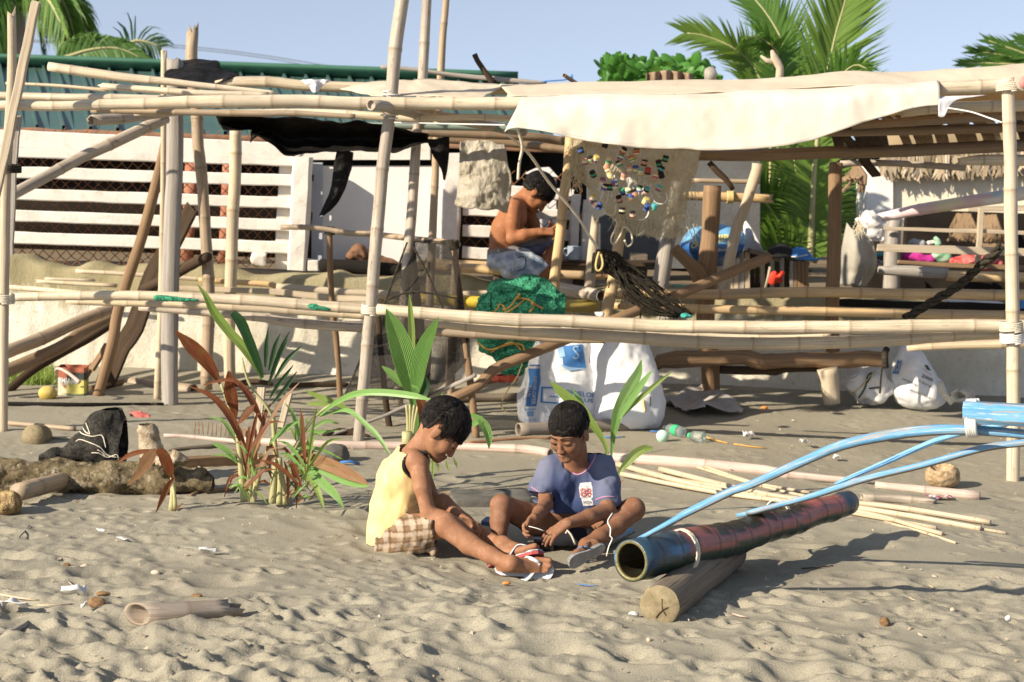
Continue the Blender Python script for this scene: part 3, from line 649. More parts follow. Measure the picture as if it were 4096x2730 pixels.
pole('bamboo_pole','lower back rail near the wall at the right',BP,'honey',[(n21(960,1160),32,9.7),(n21(1500,1182),38,9.7),(n21(1800,1192),38,9.7),(n31(0,1200),38,9.7),(n31(950,1222),40,9.7),(n31(1770,1238),42,9.7),(n31(2600,1258),42,9.7)],.36,GL)
GW='poles leaning on the wall'
pole('bamboo_pole','short pale cane lying against the wall top at the left',BP,'straw',[(n01(650,868),17,10.4),(n01(1280,905),19,10.4),(n01(1730,940),18,10.4)],.4,GW)
pole('bamboo_pole','pair cane with split end against the wall, lower one at the left',BP,'straw',[(n01(330,955),16,10.35),(n01(650,975),18,10.35),(n01(1000,992),17,10.35)],.4,GW,jag=(.03,0))
pole('bamboo_pole','pair cane with split end against the wall, upper one at the left',BP,'bleached',[(n01(385,932),12,10.42),(n01(810,946),10,10.42)],.4,GW)
pole('bamboo_pole','striped sunlit pole lying along the mossy wall top',BP,'honey',[(n01(1700,940),22,10.4),(n01(2000,960),25,10.4),(n01(2353,985),26,10.4),(n11(250,1015),24,10.4)],.4,GW)
wood('drift_pole','rough pale pole lying along the wall left of the tall leaning bamboo','wooden pole','palewood',[(n11(228,1008),36,10.3),(n11(450,1025),36,10.3),(n11(660,1038),34,10.3),(n11(1000,1062),36,10.3),(n11(1500,1078),30,10.3),(n11(2100,1050),26,10.3)],GW,lump=.16)
plank('drift_plank','long pinkish plank resting below the poles on the wall','plank','palewood',[(n01(1530,1010),20,10.15),(n01(2353,1045),24,10.1),(n11(700,1095),26,10.05),(n11(1000,1105),24,10.0)],.03,hint=(0,0,1),group=GW)
pole('bamboo_post','bright yellow bamboo post in front of the shirtless man','bamboo post','honey',[(n20(600,1170),42,9.6),(n20(572,1500),42,9.6),(n21(545,200),44,9.6),(n21(520,520),45,9.6),(n21(475,900),46,9.6),(n21(450,1230),48,9.6),(n22(425,250),48,9.6),(n22(410,520),48,9.6)],.34,GV)
pole('bamboo_post','leaning bamboo post under the bundled end of the float net','bamboo post','honey',[(n21(1055,300),44,9.6),(n21(1020,600),48,9.6),(n21(960,1000),52,9.6),(n21(910,1240),52,9.6),(n22(880,200),52,9.6)],.34,GV)
wood('wood_post','pale pointed post beside the blue grey mug','wooden post','palewood',[(n21(812,480),34,10.2),(n21(800,640),44,10.2),(n21(775,900),46,10.2),(n21(755,1150),46,10.2)],GV,jag=(.08,0),lump=.07)
wood('wood_post','leaning silver grey post behind the fringe of the float net','wooden post','greywood',[(n21(1530,100),58,10.5),(n21(1470,420),62,10.5),(n21(1420,700),68,10.5),(n21(1360,1060),72,10.5)],GV,lump=.05)
fork=thing('forked_post','big brown forked tree post in front of the blue chips bag','wooden post',GV)
Q=world_path([(n21(1818,135),76,10.1),(n21(1800,500),74,10.1),(n21(1778,760),84,10.1),(n21(1755,960),84,10.1),(n21(1765,1290),78,10.1),(n22(1800,280),78,10.25),(n22(1806,560),78,10.35)],.04)
m=MB();m.add(*tube(Q[:,:3],Q[:,3],16,lump=.09,lumpscale=5));m.build('trunk',MATS['brownwood'],fork)
Q=world_path([(n21(1490,668),50,10.0),(n21(1580,760),52,10.0),(n21(1690,880),64,10.02),(n21(1740,1010),60,10.06)],.03)
m=MB();m.add(*tube(Q[:,:3],Q[:,3],14,lump=.12,lumpscale=8));m.build('limb',MATS['brownwood'],fork)
wood('branch_post','pale knotty branch post leaning right of the forked post','branch post','palewood',[(n20(2205,1400),46,10.0),(n21(2200,0),46,10.0),(n21(2140,180),44,10.0),(n21(2080,370),44,10.0),(n21(2020,520),46,10.0),(n21(1950,850),48,10.0),(n21(1905,1080),46,10.0)],GV,lump=.13,ls=8)
wood('wood_post','dark brown knotty post in front of the young palm','wooden post','brownwood',[(n30(748,1390),56,10.1),(n31(738,50),58,10.1),(n31(735,400),58,10.1),(n31(722,850),60,10.1),(n31(712,1200),58,10.1),(n32(720,250),58,10.3)],GV,lump=.08)
pole('bamboo_post','pale bamboo post near the right edge, cut flat above the rail','bamboo post','bleached',[(n30(2213,665),55,8.0),(n30(2222,1000),55,8.0),(n30(2232,1250),56,8.0),(n31(2240,0),55,8.0),(n31(2240,360),58,8.0),(n31(2246,700),55,8.0),(n31(2250,930),58,8.0),(n31(2258,1400),57,8.0),(n32(2262,0),58,8.0),(n32(2262,600),57,8.0),(n32(2258,1290),56,8.0),(n32(2258,1400),56,8.0)],.29,GV,bulge=.06)
pole('bamboo_pole','thin stick tied high between the branch posts before the dark shed wall',BP,'drycane',[(n21(1640,92),20,10.3),(n21(1900,98),20,10.3),(n21(2225,104),20,10.3)],.35,GL)
pole('bamboo_pole','bamboo crossbar with broken right end before the dark shed wall',BP,'honey',[(n21(1560,222),38,10.35),(n21(1900,232),40,10.35),(n21(2200,244),38,10.35),(n21(2285,246),38,10.35)],.4,GL,jag=(0,.05))
wood('dark_stick','dark curved stick hanging from the roof beam before the shed wall','stick','darkwood',[(n20(1790,1390),24,10.0),(n20(1870,1480),26,10.0),(n21(1930,80),24,10.0),(n21(1995,170),20,10.0)],lump=.1)
wood('leaning_pole','long brown pole slanting from the forked post down behind the cement bag','wooden pole','brownwood',[(n21(2300,745),44,9.8),(n21(1900,910),44,9.6),(n21(1500,1080),44,9.4),(n21(1150,1215),44,9.2),(n22(480,75),46,8.95),(n22(200,190),46,8.85),(n22(-60,300),46,8.8),(n12(1960,430),46,8.75),(n12(1700,560),40,8.7)],lump=.07)
seat=thing('bamboo_bench','yellow bamboo bench along the wall that the shirtless man sits on','bench')
for j,(pts,mt)in enumerate((([(n11(1430,812),40,10.62),(n11(1750,835),42,10.62),(n11(2100,862),42,10.62),(n21(200,890),42,10.62),(n21(720,902),38,10.62)],'honey'),([(n11(1500,800),40,10.78),(n11(2100,842),40,10.78),(n21(250,862),40,10.78),(n21(900,905),36,10.78)],'honey'),([(n11(1500,790),40,10.95),(n21(900,880),38,10.95)],'honey'))):
 m=MB();m.add(*culm(world_path(pts),.4));m.build('pole',MATS[mt],seat)
for px in(1480,2140):
 m=MB();m.add(*bar(catmull([P(n11(px,900),10.75),P(n11(px-3,985),10.75)],.05),.09,.3,(1,0,0)));m.build('leg',MATS['darkwood'],seat)
class SDF:
 def __init__(s,lo,hi,h):
  lo,hi=np.asarray(lo,float),np.asarray(hi,float);s.lo=np.minimum(lo,hi);s.h=h
  s.n=np.ceil((np.maximum(lo,hi)-s.lo)/h).astype(int)+1
  s.D=np.full(s.n,.5,np.float32)
 def _win(s,lo,hi,pad):
  i0=np.clip(np.floor((lo-pad-s.lo)/s.h).astype(int),0,s.n);i1=np.clip(np.ceil((hi+pad-s.lo)/s.h).astype(int)+1,0,s.n)
  if np.any(i1<=i0):return None,None
  ax=[s.lo[a]+s.h*np.arange(i0[a],i1[a])for a in range(3)]
  return tuple(slice(i0[a],i1[a])for a in range(3)),np.stack(np.meshgrid(*ax,indexing='ij'),-1)
 def _blend(s,sl,d,k):
  o=s.D[sl]
  if k<=0:s.D[sl]=np.minimum(o,d);return
  hh=np.clip(.5+.5*(o-d)/k,0,1)
  s.D[sl]=o*(1-hh)+d*hh-k*hh*(1-hh)
 @staticmethod
 def dcap(X,a,b,ra,rb):
  ba=b-a;t=np.clip(((X-a)@ba)/(ba@ba+1e-12),0,1)
  return np.linalg.norm(X-a-t[...,None]*ba,axis=-1)-(ra+(rb-ra)*t)
 @staticmethod
 def dell(X,c,A,r):
  q=(X-c)@np.asarray(A).T
  k0=np.linalg.norm(q/r,axis=-1);k1=np.linalg.norm(q/(np.asarray(r)**2),axis=-1)
  return k0*(k0-1)/(k1+1e-9)
 def cap(s,a,b,ra,rb,k=.015):
  a,b=np.asarray(a,float),np.asarray(b,float);m=max(ra,rb)
  sl,X=s._win(np.minimum(a,b)-m,np.maximum(a,b)+m,2.5*k+3*s.h)
  if sl:s._blend(sl,s.dcap(X,a,b,ra,rb),k)
 def chain(s,pts,rad,k=.015):
  for i in range(len(pts)-1):s.cap(pts[i],pts[i+1],rad[i],rad[i+1],k)
 def ell(s,c,A,r,k=.015):
  c=np.asarray(c,float);m=max(r)
  sl,X=s._win(c-m,c+m,2.5*k+3*s.h)
  if sl:s._blend(sl,s.dell(X,c,A,np.asarray(r,float)),k)
 def cut(s,fn,lo=None,hi=None,k=0.0):
  """D = max(D, -fn(X)): removes where fn < 0"""
  lo=s.lo if lo is None else np.asarray(lo);hi=s.lo+s.h*s.n if hi is None else np.asarray(hi)
  sl,X=s._win(lo,hi,0)
  if sl:s.D[sl]=np.maximum(s.D[sl],-fn(X))
 def wrinkle(s,amp,sc,seed,oct=2,mask=None):
  near=np.abs(s.D)<.04
  I=np.argwhere(near);X=s.lo+s.h*I
  w=fbm(X[:,0]*sc[0],X[:,1]*sc[1],X[:,2]*sc[2],seed,oct)
  if mask is not None:w=w*mask(X)
  s.D[near]+=(amp*w).astype(np.float32)
 def mesh(s):
  D=s.D;n=D.shape;neg=D<0
  A=np.zeros(tuple(np.array(n)-1),np.int8)
  for i in(0,1):
   for j in(0,1):
    for k in(0,1):A+=neg[i:n[0]-1+i,j:n[1]-1+j,k:n[2]-1+k]
  cells=np.argwhere((A>0)&(A<8))
  idx=-np.ones(A.shape,np.int64);idx[tuple(cells.T)]=np.arange(len(cells))
  acc=np.zeros((len(cells),3));cnt=np.zeros(len(cells))
  cor=[(i,j,k)for i in(0,1)for j in(0,1)for k in(0,1)]
  for a in cor:
   for b in cor:
    if sum(b)-sum(a)==1 and all(y>=x for x,y in zip(a,b)):
     da=D[tuple((cells+a).T)];db=D[tuple((cells+b).T)]
     m=(da<0)!=(db<0);t=np.where(m,da/(da-db+1e-12),0)
     acc+=np.where(m[:,None],np.array(a)+t[:,None]*(np.array(b)-np.array(a)),0);cnt+=m
  V=s.lo+s.h*(cells+acc/cnt[:,None])
  F=[]
  for ax in range(3):
   o1,o2=[(1,2),(2,0),(0,1)][ax]
   sl0=[slice(1,-1)]*3;sl0[ax]=slice(0,-1);sl1=list(sl0);sl1[ax]=slice(1,None)
   a=neg[tuple(sl0)];b=neg[tuple(sl1)]
   for sign in(1,0):
    m=(a&~b)if sign else(~a&b)
    I=np.argwhere(m);off=np.ones(3,int);off[ax]=0;I=I+off
    e1=np.zeros(3,int);e1[o1]=1;e2=np.zeros(3,int);e2[o2]=1
    q=np.stack([idx[tuple((I-e1-e2).T)],idx[tuple((I-e2).T)],idx[tuple(I.T)],idx[tuple((I-e1).T)]],1)
    F.append(q if sign else q[:,::-1])
  F=np.concatenate(F);F=F[(F>=0).all(1)]
  lab=np.arange(len(V))
  while True:
   m_=lab[F].min(1);new=lab.copy()
   for a in range(4):np.minimum.at(new,F[:,a],m_)
   new=new[new]
   if(new==lab).all():break
   lab=new
  u,n_=np.unique(lab,return_counts=True);keep=lab==u[n_.argmax()]
  re_=np.cumsum(keep)-1
  return V[keep],re_[F[keep[F[:,0]]]]
 def build(s,name,mat,parent=None,paint=None,iters=1):
  V,F=s.mesh()
  for _ in range(iters):
   acc=np.zeros_like(V);c=np.zeros(len(V))
   for a in range(4):
    np.add.at(acc,F[:,a],V[F[:,(a+1)%4]]);np.add.at(c,F[:,a],1)
   V=.5*V+.5*acc/np.maximum(c,1)[:,None]
  attr={'paint':paint(V)}if paint else None
  me=mesh(name,V,F,True,None,attr)
  return new_obj(name,me,mat,parent)
def bvh_of(o):
 me=o.data;return BVHTree.FromPolygons([v.co[:]for v in me.vertices],[p.vertices[:]for p in me.polygons])
def hit(bv,p,lift=.003):
 d=Vector(ray(*p)).normalized();h=bv.ray_cast(Vector((0,0,H)),d)
 return None if h[0]is None else np.array(h[0]-d*lift)
def stripe(name,bv,pts,r,mat,parent,n=40,lift=.0,seg=6):
 """a sewn edge or cord that follows the surface it sits on"""
 Q=catmull([np.array(p,float)for p in pts],4)
 C=[hit(bv,q,lift)for q in Q];C=np.array([c for c in C if c is not None])
 if len(C)<3:return None
 for _ in range(2):C[1:-1]=.25*C[:-2]+.5*C[1:-1]+.25*C[2:]
 m=MB();m.add(*tube(C,r,seg));return m.build(name,MATS[mat],parent)
def patch(name,bv,corners,mat,parent,n=(12,12),lift=.004):
 """print on a surface: corners in photo pixels (tl, tr, br, bl), laid on the mesh"""
 tl,tr,br,bl=[np.array(c,float)for c in corners];V=[];ok={}
 for j in range(n[1]+1):
  for i in range(n[0]+1):
   u,v=i/n[0],j/n[1];q=(tl*(1-u)+tr*u)*(1-v)+(bl*(1-u)+br*u)*v
   h=hit(bv,q,lift);ok[(i,j)]=h is not None;V.append(h if h is not None else np.zeros(3))
 w=n[0]+1
 F=[(j*w+i,(j+1)*w+i,(j+1)*w+i+1,j*w+i+1)for j in range(n[1])for i in range(n[0])if all(ok[q]for q in((i,j),(i+1,j),(i,j+1),(i+1,j+1)))]
 return new_obj(name,mesh(name,V,F),MATS[mat],parent)if F else None
def lettering(name,bv,text,corners,mat,parent,lift=.006,weight=0.0):
 """letters lie on the surface between the four photo-pixel corners"""
 cu_=bpy.data.curves.new('t','FONT');cu_.body=text;cu_.resolution_u=2;cu_.offset=weight
 ob=bpy.data.objects.new('t',cu_);COL.objects.link(ob)
 dg=bpy.context.evaluated_depsgraph_get();me=bpy.data.meshes.new_from_object(ob.evaluated_get(dg))
 bpy.data.objects.remove(ob)
 co=np.array([v.co[:]for v in me.vertices]);F=[tuple(p.vertices)for p in me.polygons];bpy.data.meshes.remove(me)
 lo,hi=co.min(0),co.max(0);tl,tr,br,bl=[np.array(c,float)for c in corners];V=[];ok=[]
 for c in co:
  u,v=(c[0]-lo[0])/(hi[0]-lo[0]),1-(c[1]-lo[1])/(hi[1]-lo[1])
  h=hit(bv,(tl*(1-u)+tr*u)*(1-v)+(bl*(1-u)+br*u)*v,lift);ok.append(h is not None);V.append(h if h is not None else np.zeros(3))
 F=[f for f in F if all(ok[i]for i in f)]
 return new_obj(name,mesh(name,V,F,False),MATS[mat],parent)if F else None
def basis(f,upish=(0,0,1)):
 f=unit(f);u=unit(np.asarray(upish,float)-f*np.dot(upish,f));return f,np.cross(f,u),u
def head(B,c,f,u,s=1.0):
 f,l,u=basis(f,u);c=np.asarray(c,float);A=np.array([f,l,u])
 L=lambda a,b,d:c+s*(a*f+b*l+d*u)
 B.ell(c,A,np.array([.092,.073,.085])*s,.01)
 B.ell(L(.045,0,-.050),A,np.array([.050,.058,.070])*s,.02*s)
 for q in(1,-1):
  B.cap(L(.020,q*.046,-.066),L(.080,q*.013,-.106),.020*s,.016*s,.02*s)
  B.ell(L(.066,q*.036,-.050),A,np.array([.026,.025,.027])*s,.016*s)
  B.cap(L(.090,q*.010,-.004),L(.076,q*.042,-.006),.008*s,.008*s,.010*s)
  B.ell(L(.0845,q*.031,-.023),A,np.array([.011,.016,.011])*s,.004*s)
  B.ell(L(.103,q*.010,-.060),A,np.array([.009,.008,.008])*s,.004*s)
  B.ell(L(.004,q*.076,-.036),A,np.array([.017,.007,.030])*s,.006*s)
 B.ell(L(.086,0,-.104),A,np.array([.018,.022,.016])*s,.014*s)
 B.cap(L(.093,0,-.020),L(.1075,0,-.056),.0070*s,.0098*s,.009*s)
 for q in(1,-1):
  B.cap(L(.1015,0,-.079),L(.094,q*.020,-.082),.0065*s,.0045*s,.004*s)
  B.cap(L(.0995,0,-.090),L(.092,q*.018,-.088),.0075*s,.0045*s,.004*s)
 return L
def face_marks(L,par,bv=None,s=1.0):
 for q in(1,-1):
  m=MB();C=catmull([L(.0935,q*.016,-.027),L(.0965,q*.026,-.0285),L(.0945,q*.036,-.0275),L(.088,q*.045,-.025)],.003)
  m.add(*tube(C,.0024*s,5));m.build('eyelid',MATS['hair'],par)
  m=MB();C=catmull([L(.1005,q*.010,.000),L(.1000,q*.024,.005),L(.092,q*.040,.004),L(.082,q*.050,-.002)],.003)
  m.add(*tube(C,np.linspace(.0030,.0016,len(C))*s,6));m.build('eyebrow',MATS['hair'],par)
 m=MB();C=catmull([L(.092,-.021,-.0855),L(.1035,-.006,-.0850),L(.1035,.006,-.0850),L(.092,.021,-.0855)],.003)
 m.add(*tube(C,.0018*s,5));m.build('mouth',MATS['lip'],par)
def hair(par,L,s,cutf,h=.004,seed=1,tuft=1500,fringe=.03,vol=1.0):
 c=L(0,0,0);f,l,u=unit(L(1,0,0)-c),unit(L(0,1,0)-c),unit(L(0,0,1)-c);A=np.array([f,l,u])
 Hh=SDF(c-.16*s,c+.16*s,h)
 rad=np.array([.102,.083,.096])*s*vol
 Hh.ell(L(-.006,0,.010),A,rad,0)
 Hh.wrinkle(.006*s,(60,60,60),seed);Hh.wrinkle(.004*s,(25,25,25),seed+5)
 def cutter(X):
  q=(X-c)@A.T/s;return(q[...,2]-cutf(q[...,0],np.abs(q[...,1])))*s+.004*vn(X[...,0]*90,X[...,1]*90,X[...,2]*30,seed)
 Hh.cut(cutter)
 V,F=Hh.mesh();m=MB();m.add(V,[tuple(x)for x in F])
 r_=random.Random(seed)
 for i in range(tuft):
  ph,th_=r_.uniform(-math.pi,math.pi),r_.uniform(.15,1.75)
  d0=np.array([math.sin(th_)*math.cos(ph),math.sin(th_)*math.sin(ph),math.cos(th_)])
  if d0[2]<cutf(d0[0]*.1,abs(d0[1])*.08)/.095:continue
  pts=[];dd=d0.copy();fl=np.array([.55 if d0[0]>-.2 else-.3,.25*np.sign(d0[1])*r_.random(),-1.0])
  for k_ in range(4):
   pts.append(c+s*.01*u-s*.006*f+(dd/np.linalg.norm(dd)*rad*(1.015+.012*r_.random()))@A)
   tg=fl-dd*fl.dot(dd);dd=unit(dd+.16*tg+np.array([r_.gauss(0,.03),r_.gauss(0,.03),0]))
  C=catmull(pts,.012);Vt,Ft,Ut,Nt=tube(C,np.linspace(.0024,.0007,len(C))*s,3)
  m.add(Vt,Ft,Ut,Nt)
 return m.build('hair',MATS['hair'],par)
def hand(B,wrist,d,n,L=.13,side=1,curl=(.5,.5,.5,.5),spread=.12,thumb=(.6,.7,.4),tcurl=.4,k=.004):
 d=unit(d);n=unit(np.asarray(n,float)-d*np.dot(n,d));s_=np.cross(d,n)*side;w=np.asarray(wrist,float)
 for j,o in enumerate((-.15,-.05,.05,.15)):
  B.cap(w+s_*o*L*.7,w+d*L*.48+s_*o*L*1.15,.085*L,.075*L,.012)
 for j,(o,fl)in enumerate(zip((.165,.055,-.055,-.16),(.42,.47,.43,.34))):
  p=w+d*L*(.50-.06*abs(o)/.16)+s_*o*L*1.12;a=0.0;dr=unit(d+s_*spread*o/.16)
  for seg_,(ff,bb)in enumerate(zip((.45,.30,.25),(.7,1.0,.7))):
   a+=curl[j]*bb;q=p+(dr*math.cos(a)+n*math.sin(a))*fl*L*ff
   B.cap(p,q,(.060-.006*seg_)*L,(.054-.006*seg_)*L,k);p=q
 p=w+d*L*.16+s_*.17*L;t=unit(d*thumb[0]+s_*thumb[1]+n*thumb[2]);q=p+t*L*.24
 B.cap(p-t*.05*L,q,.078*L,.062*L,.008);t2=unit(t+d*tcurl+n*tcurl*.5);B.cap(q,q+t2*L*.2,.060*L,.048*L,k)
def foot(B,ankle,d,un,L=.19,side=1):
 """d towards the toes, un out of the instep; returns frame for the sandal"""
 d=unit(d);un=unit(np.asarray(un,float)-d*np.dot(un,d));s_=np.cross(d,un)*side;a=np.asarray(ankle,float)
 heel=a-un*.20*L-d*.16*L;ball=a-un*.27*L+d*.46*L
 B.cap(a,heel,.15*L,.145*L,.012);B.cap(a,ball,.13*L,.10*L,.02)
 for o in(-.14,0,.14):B.cap(heel+s_*o*.5*L,ball+s_*o*L,.10*L,.085*L,.015)
 for o,ln,r in((.17,.24,.070),(.07,.25,.052),(-.02,.23,.048),(-.105,.20,.045),(-.18,.16,.044)):
  st=ball+s_*o*L-d*abs(o-.1)*.25*L;B.cap(st,st+d*ln*L+un*.02*L,r*L,r*.85*L,.004)
 return heel,ball,d,un,s_,L
def sandal(par,fr,sole,strap,lift=0.0):
 heel,ball,d,un,s_,L=fr
 st=bpy.data.objects.new('sandal',None);COL.objects.link(st);st.parent=par
 o0=heel-un*(.15*L)-d*.18*L;ln=1.12*L
 prof=[(0,.02),(.03,.10),(.12,.15),(.3,.145),(.5,.15),(.7,.20),(.85,.205),(.95,.15),(.99,.06)]
 up=[(t,w)for t,w in prof];out=[(t,w)for t,w in up]+[(t,-w*.95)for t,w in up[::-1]]
 top=[o0+d*t*ln+s_*w*L+un*.004 for t,w in out];bot=[q-un*.075*L for q in top];n=len(out)
 V=top+bot;F=[tuple(range(n)),tuple(range(n,2*n))[::-1]]+[(i,i+n,(i+1)%n+n,(i+1)%n)for i in range(n)]
 new_obj('sole',mesh('sole',V,F,False),[MATS[sole]],st)
 V=[q_+un*.003 for q_ in top]+[q_-un*.004 for q_ in top];new_obj('insole',mesh('insole',V,F,False),[MATS[strap if sole=='sole_red' else sole]],st)
 toe=ball+s_*.10*L+un*.085*L+d*.05*L;m=MB()
 for q in(1,-1):
  e=ball+s_*q*.235*L-d*.30*L-un*.10*L;md=ball+s_*q*.17*L-d*.12*L+un*(.11 if q>0 else.08)*L
  C=catmull([toe,md,e],.01);m.add(*bar(C,np.linspace(.010,.018,len(C))*L/.19,.005,s_*q+d*.8))
 m.build('strap',MATS[strap],st)
 return st
k=NT('hair');k.col((.012,.0095,.008));k.set(.62,.22);k.bump(k.noise(k.coord('Object',(1,1,.35),False),420,2),.5,.004);MATS['hair']=k.m
plain('lip',(.20,.07,.05),rough=.5)
def skin(name,c1,c2):
 k=NT(name);v=k.coord('Object',rand=False);k.col(k.mix(k.ramp(k.noise(v,18,5,.6),[(.3,0),(.7,1)]),c1,c2))
 k.col(k.mix(k.ramp(k.noise(v,30,6,.75),[(.5,0),(.72,.5)]),k.mix(k.ramp(k.noise(v,7,4),[(.4,0),(.65,.35)]),k.mix(.5,c1,c2),c1),tuple(min(1,1.35*x+.07)for x in c2)));k.set(.62,.22);k.b.inputs['Subsurface Weight'].default_value=.12;k.b.inputs['Subsurface Radius'].default_value=(.012,.004,.002);k.b.inputs['Subsurface Scale'].default_value=.5
 k.bump(k.noise(v,220,3),.12,.002);MATS[name]=k.m
skin('skin_tan',(.25,.115,.058),(.33,.165,.092));skin('skin_dark',(.185,.085,.045),(.27,.135,.078));skin('skin_man',(.26,.10,.042),(.34,.145,.066))
plain('satin_yellow',(.80,.56,.19),(.84,.62,.25),5,.36,.5,sheen=0)if False else None
k=NT('satin_yellow');k.col(k.mix(k.noise(k.coord('Object'),4,3),(.70,.50,.19),(.80,.62,.30)));k.set(.5,.35);k.b.inputs['Sheen Weight'].default_value=.3;MATS['satin_yellow']=k.m
plain('trim_black',(.018,.018,.016),rough=.8)
plain('sole_red',(.42,.08,.08),(.30,.07,.07),30,.8);plain('sole_grey',(.30,.30,.31),(.22,.21,.21),30,.8);plain('strap_grey',(.55,.58,.63),rough=.5);plain('strap_blue',(.10,.16,.28),rough=.5)
attrcol('plaid',.85,.1,.3,120,.25,20);attrcol('denim',.9,.1,.4,200,.2,25);attrcol('tshirt',.9,.1,.3,200,.12,9);attrcol('shorts_black',.8,.2,.2,90)
p1=lambda x,y:(1400+.4782*x,1580+.4782*y)
p2=lambda x,y:(1900+.4782*x,1580+.4782*y)
p3=lambda x,y:(1880+.3189*x,660+.3189*y)
X3=np.eye(3)
boy=thing('person','boy in a yellow satin sleeveless shirt and plaid shorts sitting on the sand, head bowed','person','boys sitting on the sand')
q=lambda x,y,Y:P(p1(x,y),Y)
def torso1(B,g):
 for dy,k in((-.055,.03),(.055,.03)):
  o=np.array([0,dy,0])
  B.chain([q(345,1160,6.20)+o,q(375,930,6.20)+o,q(425,720,6.19)+o,q(505,560,6.18)+o*.9],[.082+g,.080+g,.076+g,.055+g],.03)
 B.cap(q(530,545,6.07),q(530,535,6.30),.040+g*.6,.040+g*.6,.03)
 B.cap(q(505,560,6.18),q(580,450,6.17),.052+g*.5,.042+g*.3,.03)
B=SDF(q(120,1520,5.70),q(1780,20,6.52),.0036)
torso1(B,0)
hc=q(793,248,6.16);ang=R(49);hf,hu=np.array([math.cos(ang),-.10,-math.sin(ang)]),np.array([math.sin(ang),0,math.cos(ang)])
L1=head(B,hc,hf,hu,1.0)
B.cap(q(575,470,6.17),L1(-.015,0,-.055),.045,.046,.02)
B.chain([q(575,585,6.06),q(605,780,6.02),q(655,985,6.00)],[.041,.031,.029],.014)
B.chain([q(655,985,6.00),q(760,1030,5.985),q(895,1070,5.985)],[.029,.028,.019],.012)
hand(B,q(895,1070,5.985),(1,.15,-.28),(0.1,.7,-.7),.115,1,(1.0,1.0,1.05,1.1),.05,(.7,.3,.6))
B.chain([q(560,580,6.32),q(700,900,6.30),q(880,1010,6.12),q(960,1050,6.05)],[.040,.029,.026,.019],.012)
hand(B,q(960,1050,6.05),(1,-.35,-.35),(0,-.5,-.8),.115,-1,(.9,.9,.9,1),.05)
B.chain([q(340,1190,6.12),q(560,1130,6.04),q(795,1090,5.97)],[.066,.060,.045],.02)
B.chain([q(795,1090,5.97),q(1000,1250,5.92),q(1180,1345,5.87),q(1340,1415,5.82)],[.044,.039,.031,.025],.014)
fr1=foot(B,q(1350,1412,5.82),(1.0,-.10,.0),(-.15,-.82,.50),.20,-1)
B.chain([q(340,1160,6.28),q(560,1030,6.26),q(770,925,6.22)],[.066,.058,.043],.02)
B.chain([q(770,925,6.22),q(950,1080,6.14),q(1120,1190,6.06),q(1270,1255,5.99)],[.042,.038,.030,.025],.014)
fr2=foot(B,q(1275,1248,5.98),(.93,-.22,.32),(-.30,.55,.78),.20,1)
body=B.build('body',MATS['skin_tan'],boy)
face_marks(L1,boy)
hair(boy,L1,1.0,lambda f,l:np.where(f<-.025,-.078,np.where(f<.022,.004,np.where(f<.042,-.045,.004-.25*(f-.06)))),seed=3)
sandal(boy,fr1,'sole_red','strap_grey');sandal(boy,fr2,'sole_red','strap_grey')
Sh=SDF(q(100,1330,5.95),q(760,350,6.48),.0045)
torso1(Sh,.013)
Sh.cap(q(270,1215,6.20),q(330,1120,6.20),.072,.09,.03)
Sh.cap(q(220,1220,6.12),q(300,1130,6.12),.022,.05,.03)
Sh.ell(q(520,985,6.14),X3,(.055,.06,.045),.04)
ax_a,ax_b=q(585,590,6.0),q(585,590,6.09)
for a in(6.04,):
 Sh.cut(lambda X:SDF.dcap(X,q(548,590,5.90),q(560,590,6.085),.054,.050),q(350,800,5.9),q(760,400,6.13))
Sh.cut(lambda X:SDF.dcap(X,q(545,580,6.30),q(575,600,6.5),.045,.05),q(350,800,6.28),q(760,400,6.5))
Sh.cut(lambda X:SDF.dcap(X,q(600,440,6.17),q(720,330,6.17),.050,.07),q(450,560,6.0),q(800,250,6.4))
Sh.wrinkle(.010,(11,11,6),31);Sh.wrinkle(.0062,(30,24,12),32)
zb=lambda x:np.interp(x,[q(165,0,6.2)[0],q(330,0,6.2)[0],q(480,0,6.2)[0],q(620,0,6.2)[0]],[q(0,1255,6.12)[2],q(0,1245,6.12)[2],q(0,1090,6.12)[2],q(0,1030,6.12)[2]])
Sh.cut(lambda X:X[...,2]-zb(X[...,0]))
shirt=Sh.build('shirt',MATS['satin_yellow'],boy)
bv=bvh_of(shirt)
SV=np.array([v.co[:]for v in shirt.data.vertices]);dc=SDF.dcap(SV,q(548,590,5.90),q(560,590,6.085),.054,.050);SV=SV[(np.abs(dc)<.007)&(SV[:,1]<6.16)]
c0=q(556,590,6.05);an=np.arctan2(SV[:,2]-c0[2],SV[:,0]-c0[0]);C=[]
for i in range(30):
 lo_=-math.pi+i*2*math.pi/30;w_=SV[(an>=lo_)&(an<lo_+.21)]
 if len(w_):C.append(w_[np.argsort(w_[:,1])[:max(2,len(w_)//4)]].mean(0))
C=np.array(C)
for _ in range(3):C=.25*np.roll(C,1,0)+.5*C+.25*np.roll(C,-1,0)
C=np.vstack([C,C[:2]]);m=MB();m.add(*tube(catmull(C,.006),.009,8));m.build('armhole_trim',MATS['trim_black'],boy)
for cs_ in((p1(500,880),p1(560,850),p1(555,880),p1(505,905)),(p1(455,960),p1(575,905),p1(580,950),p1(470,1000)),(p1(530,830),p1(560,815),p1(560,840),p1(535,850))):patch('shirt_print',bv,cs_,'rope_yellow',boy,(6,4),.002)
stripe('collar_trim',bv,[p1(530,400),p1(575,430),p1(615,465),p1(645,505)],.008,'trim_black',boy)
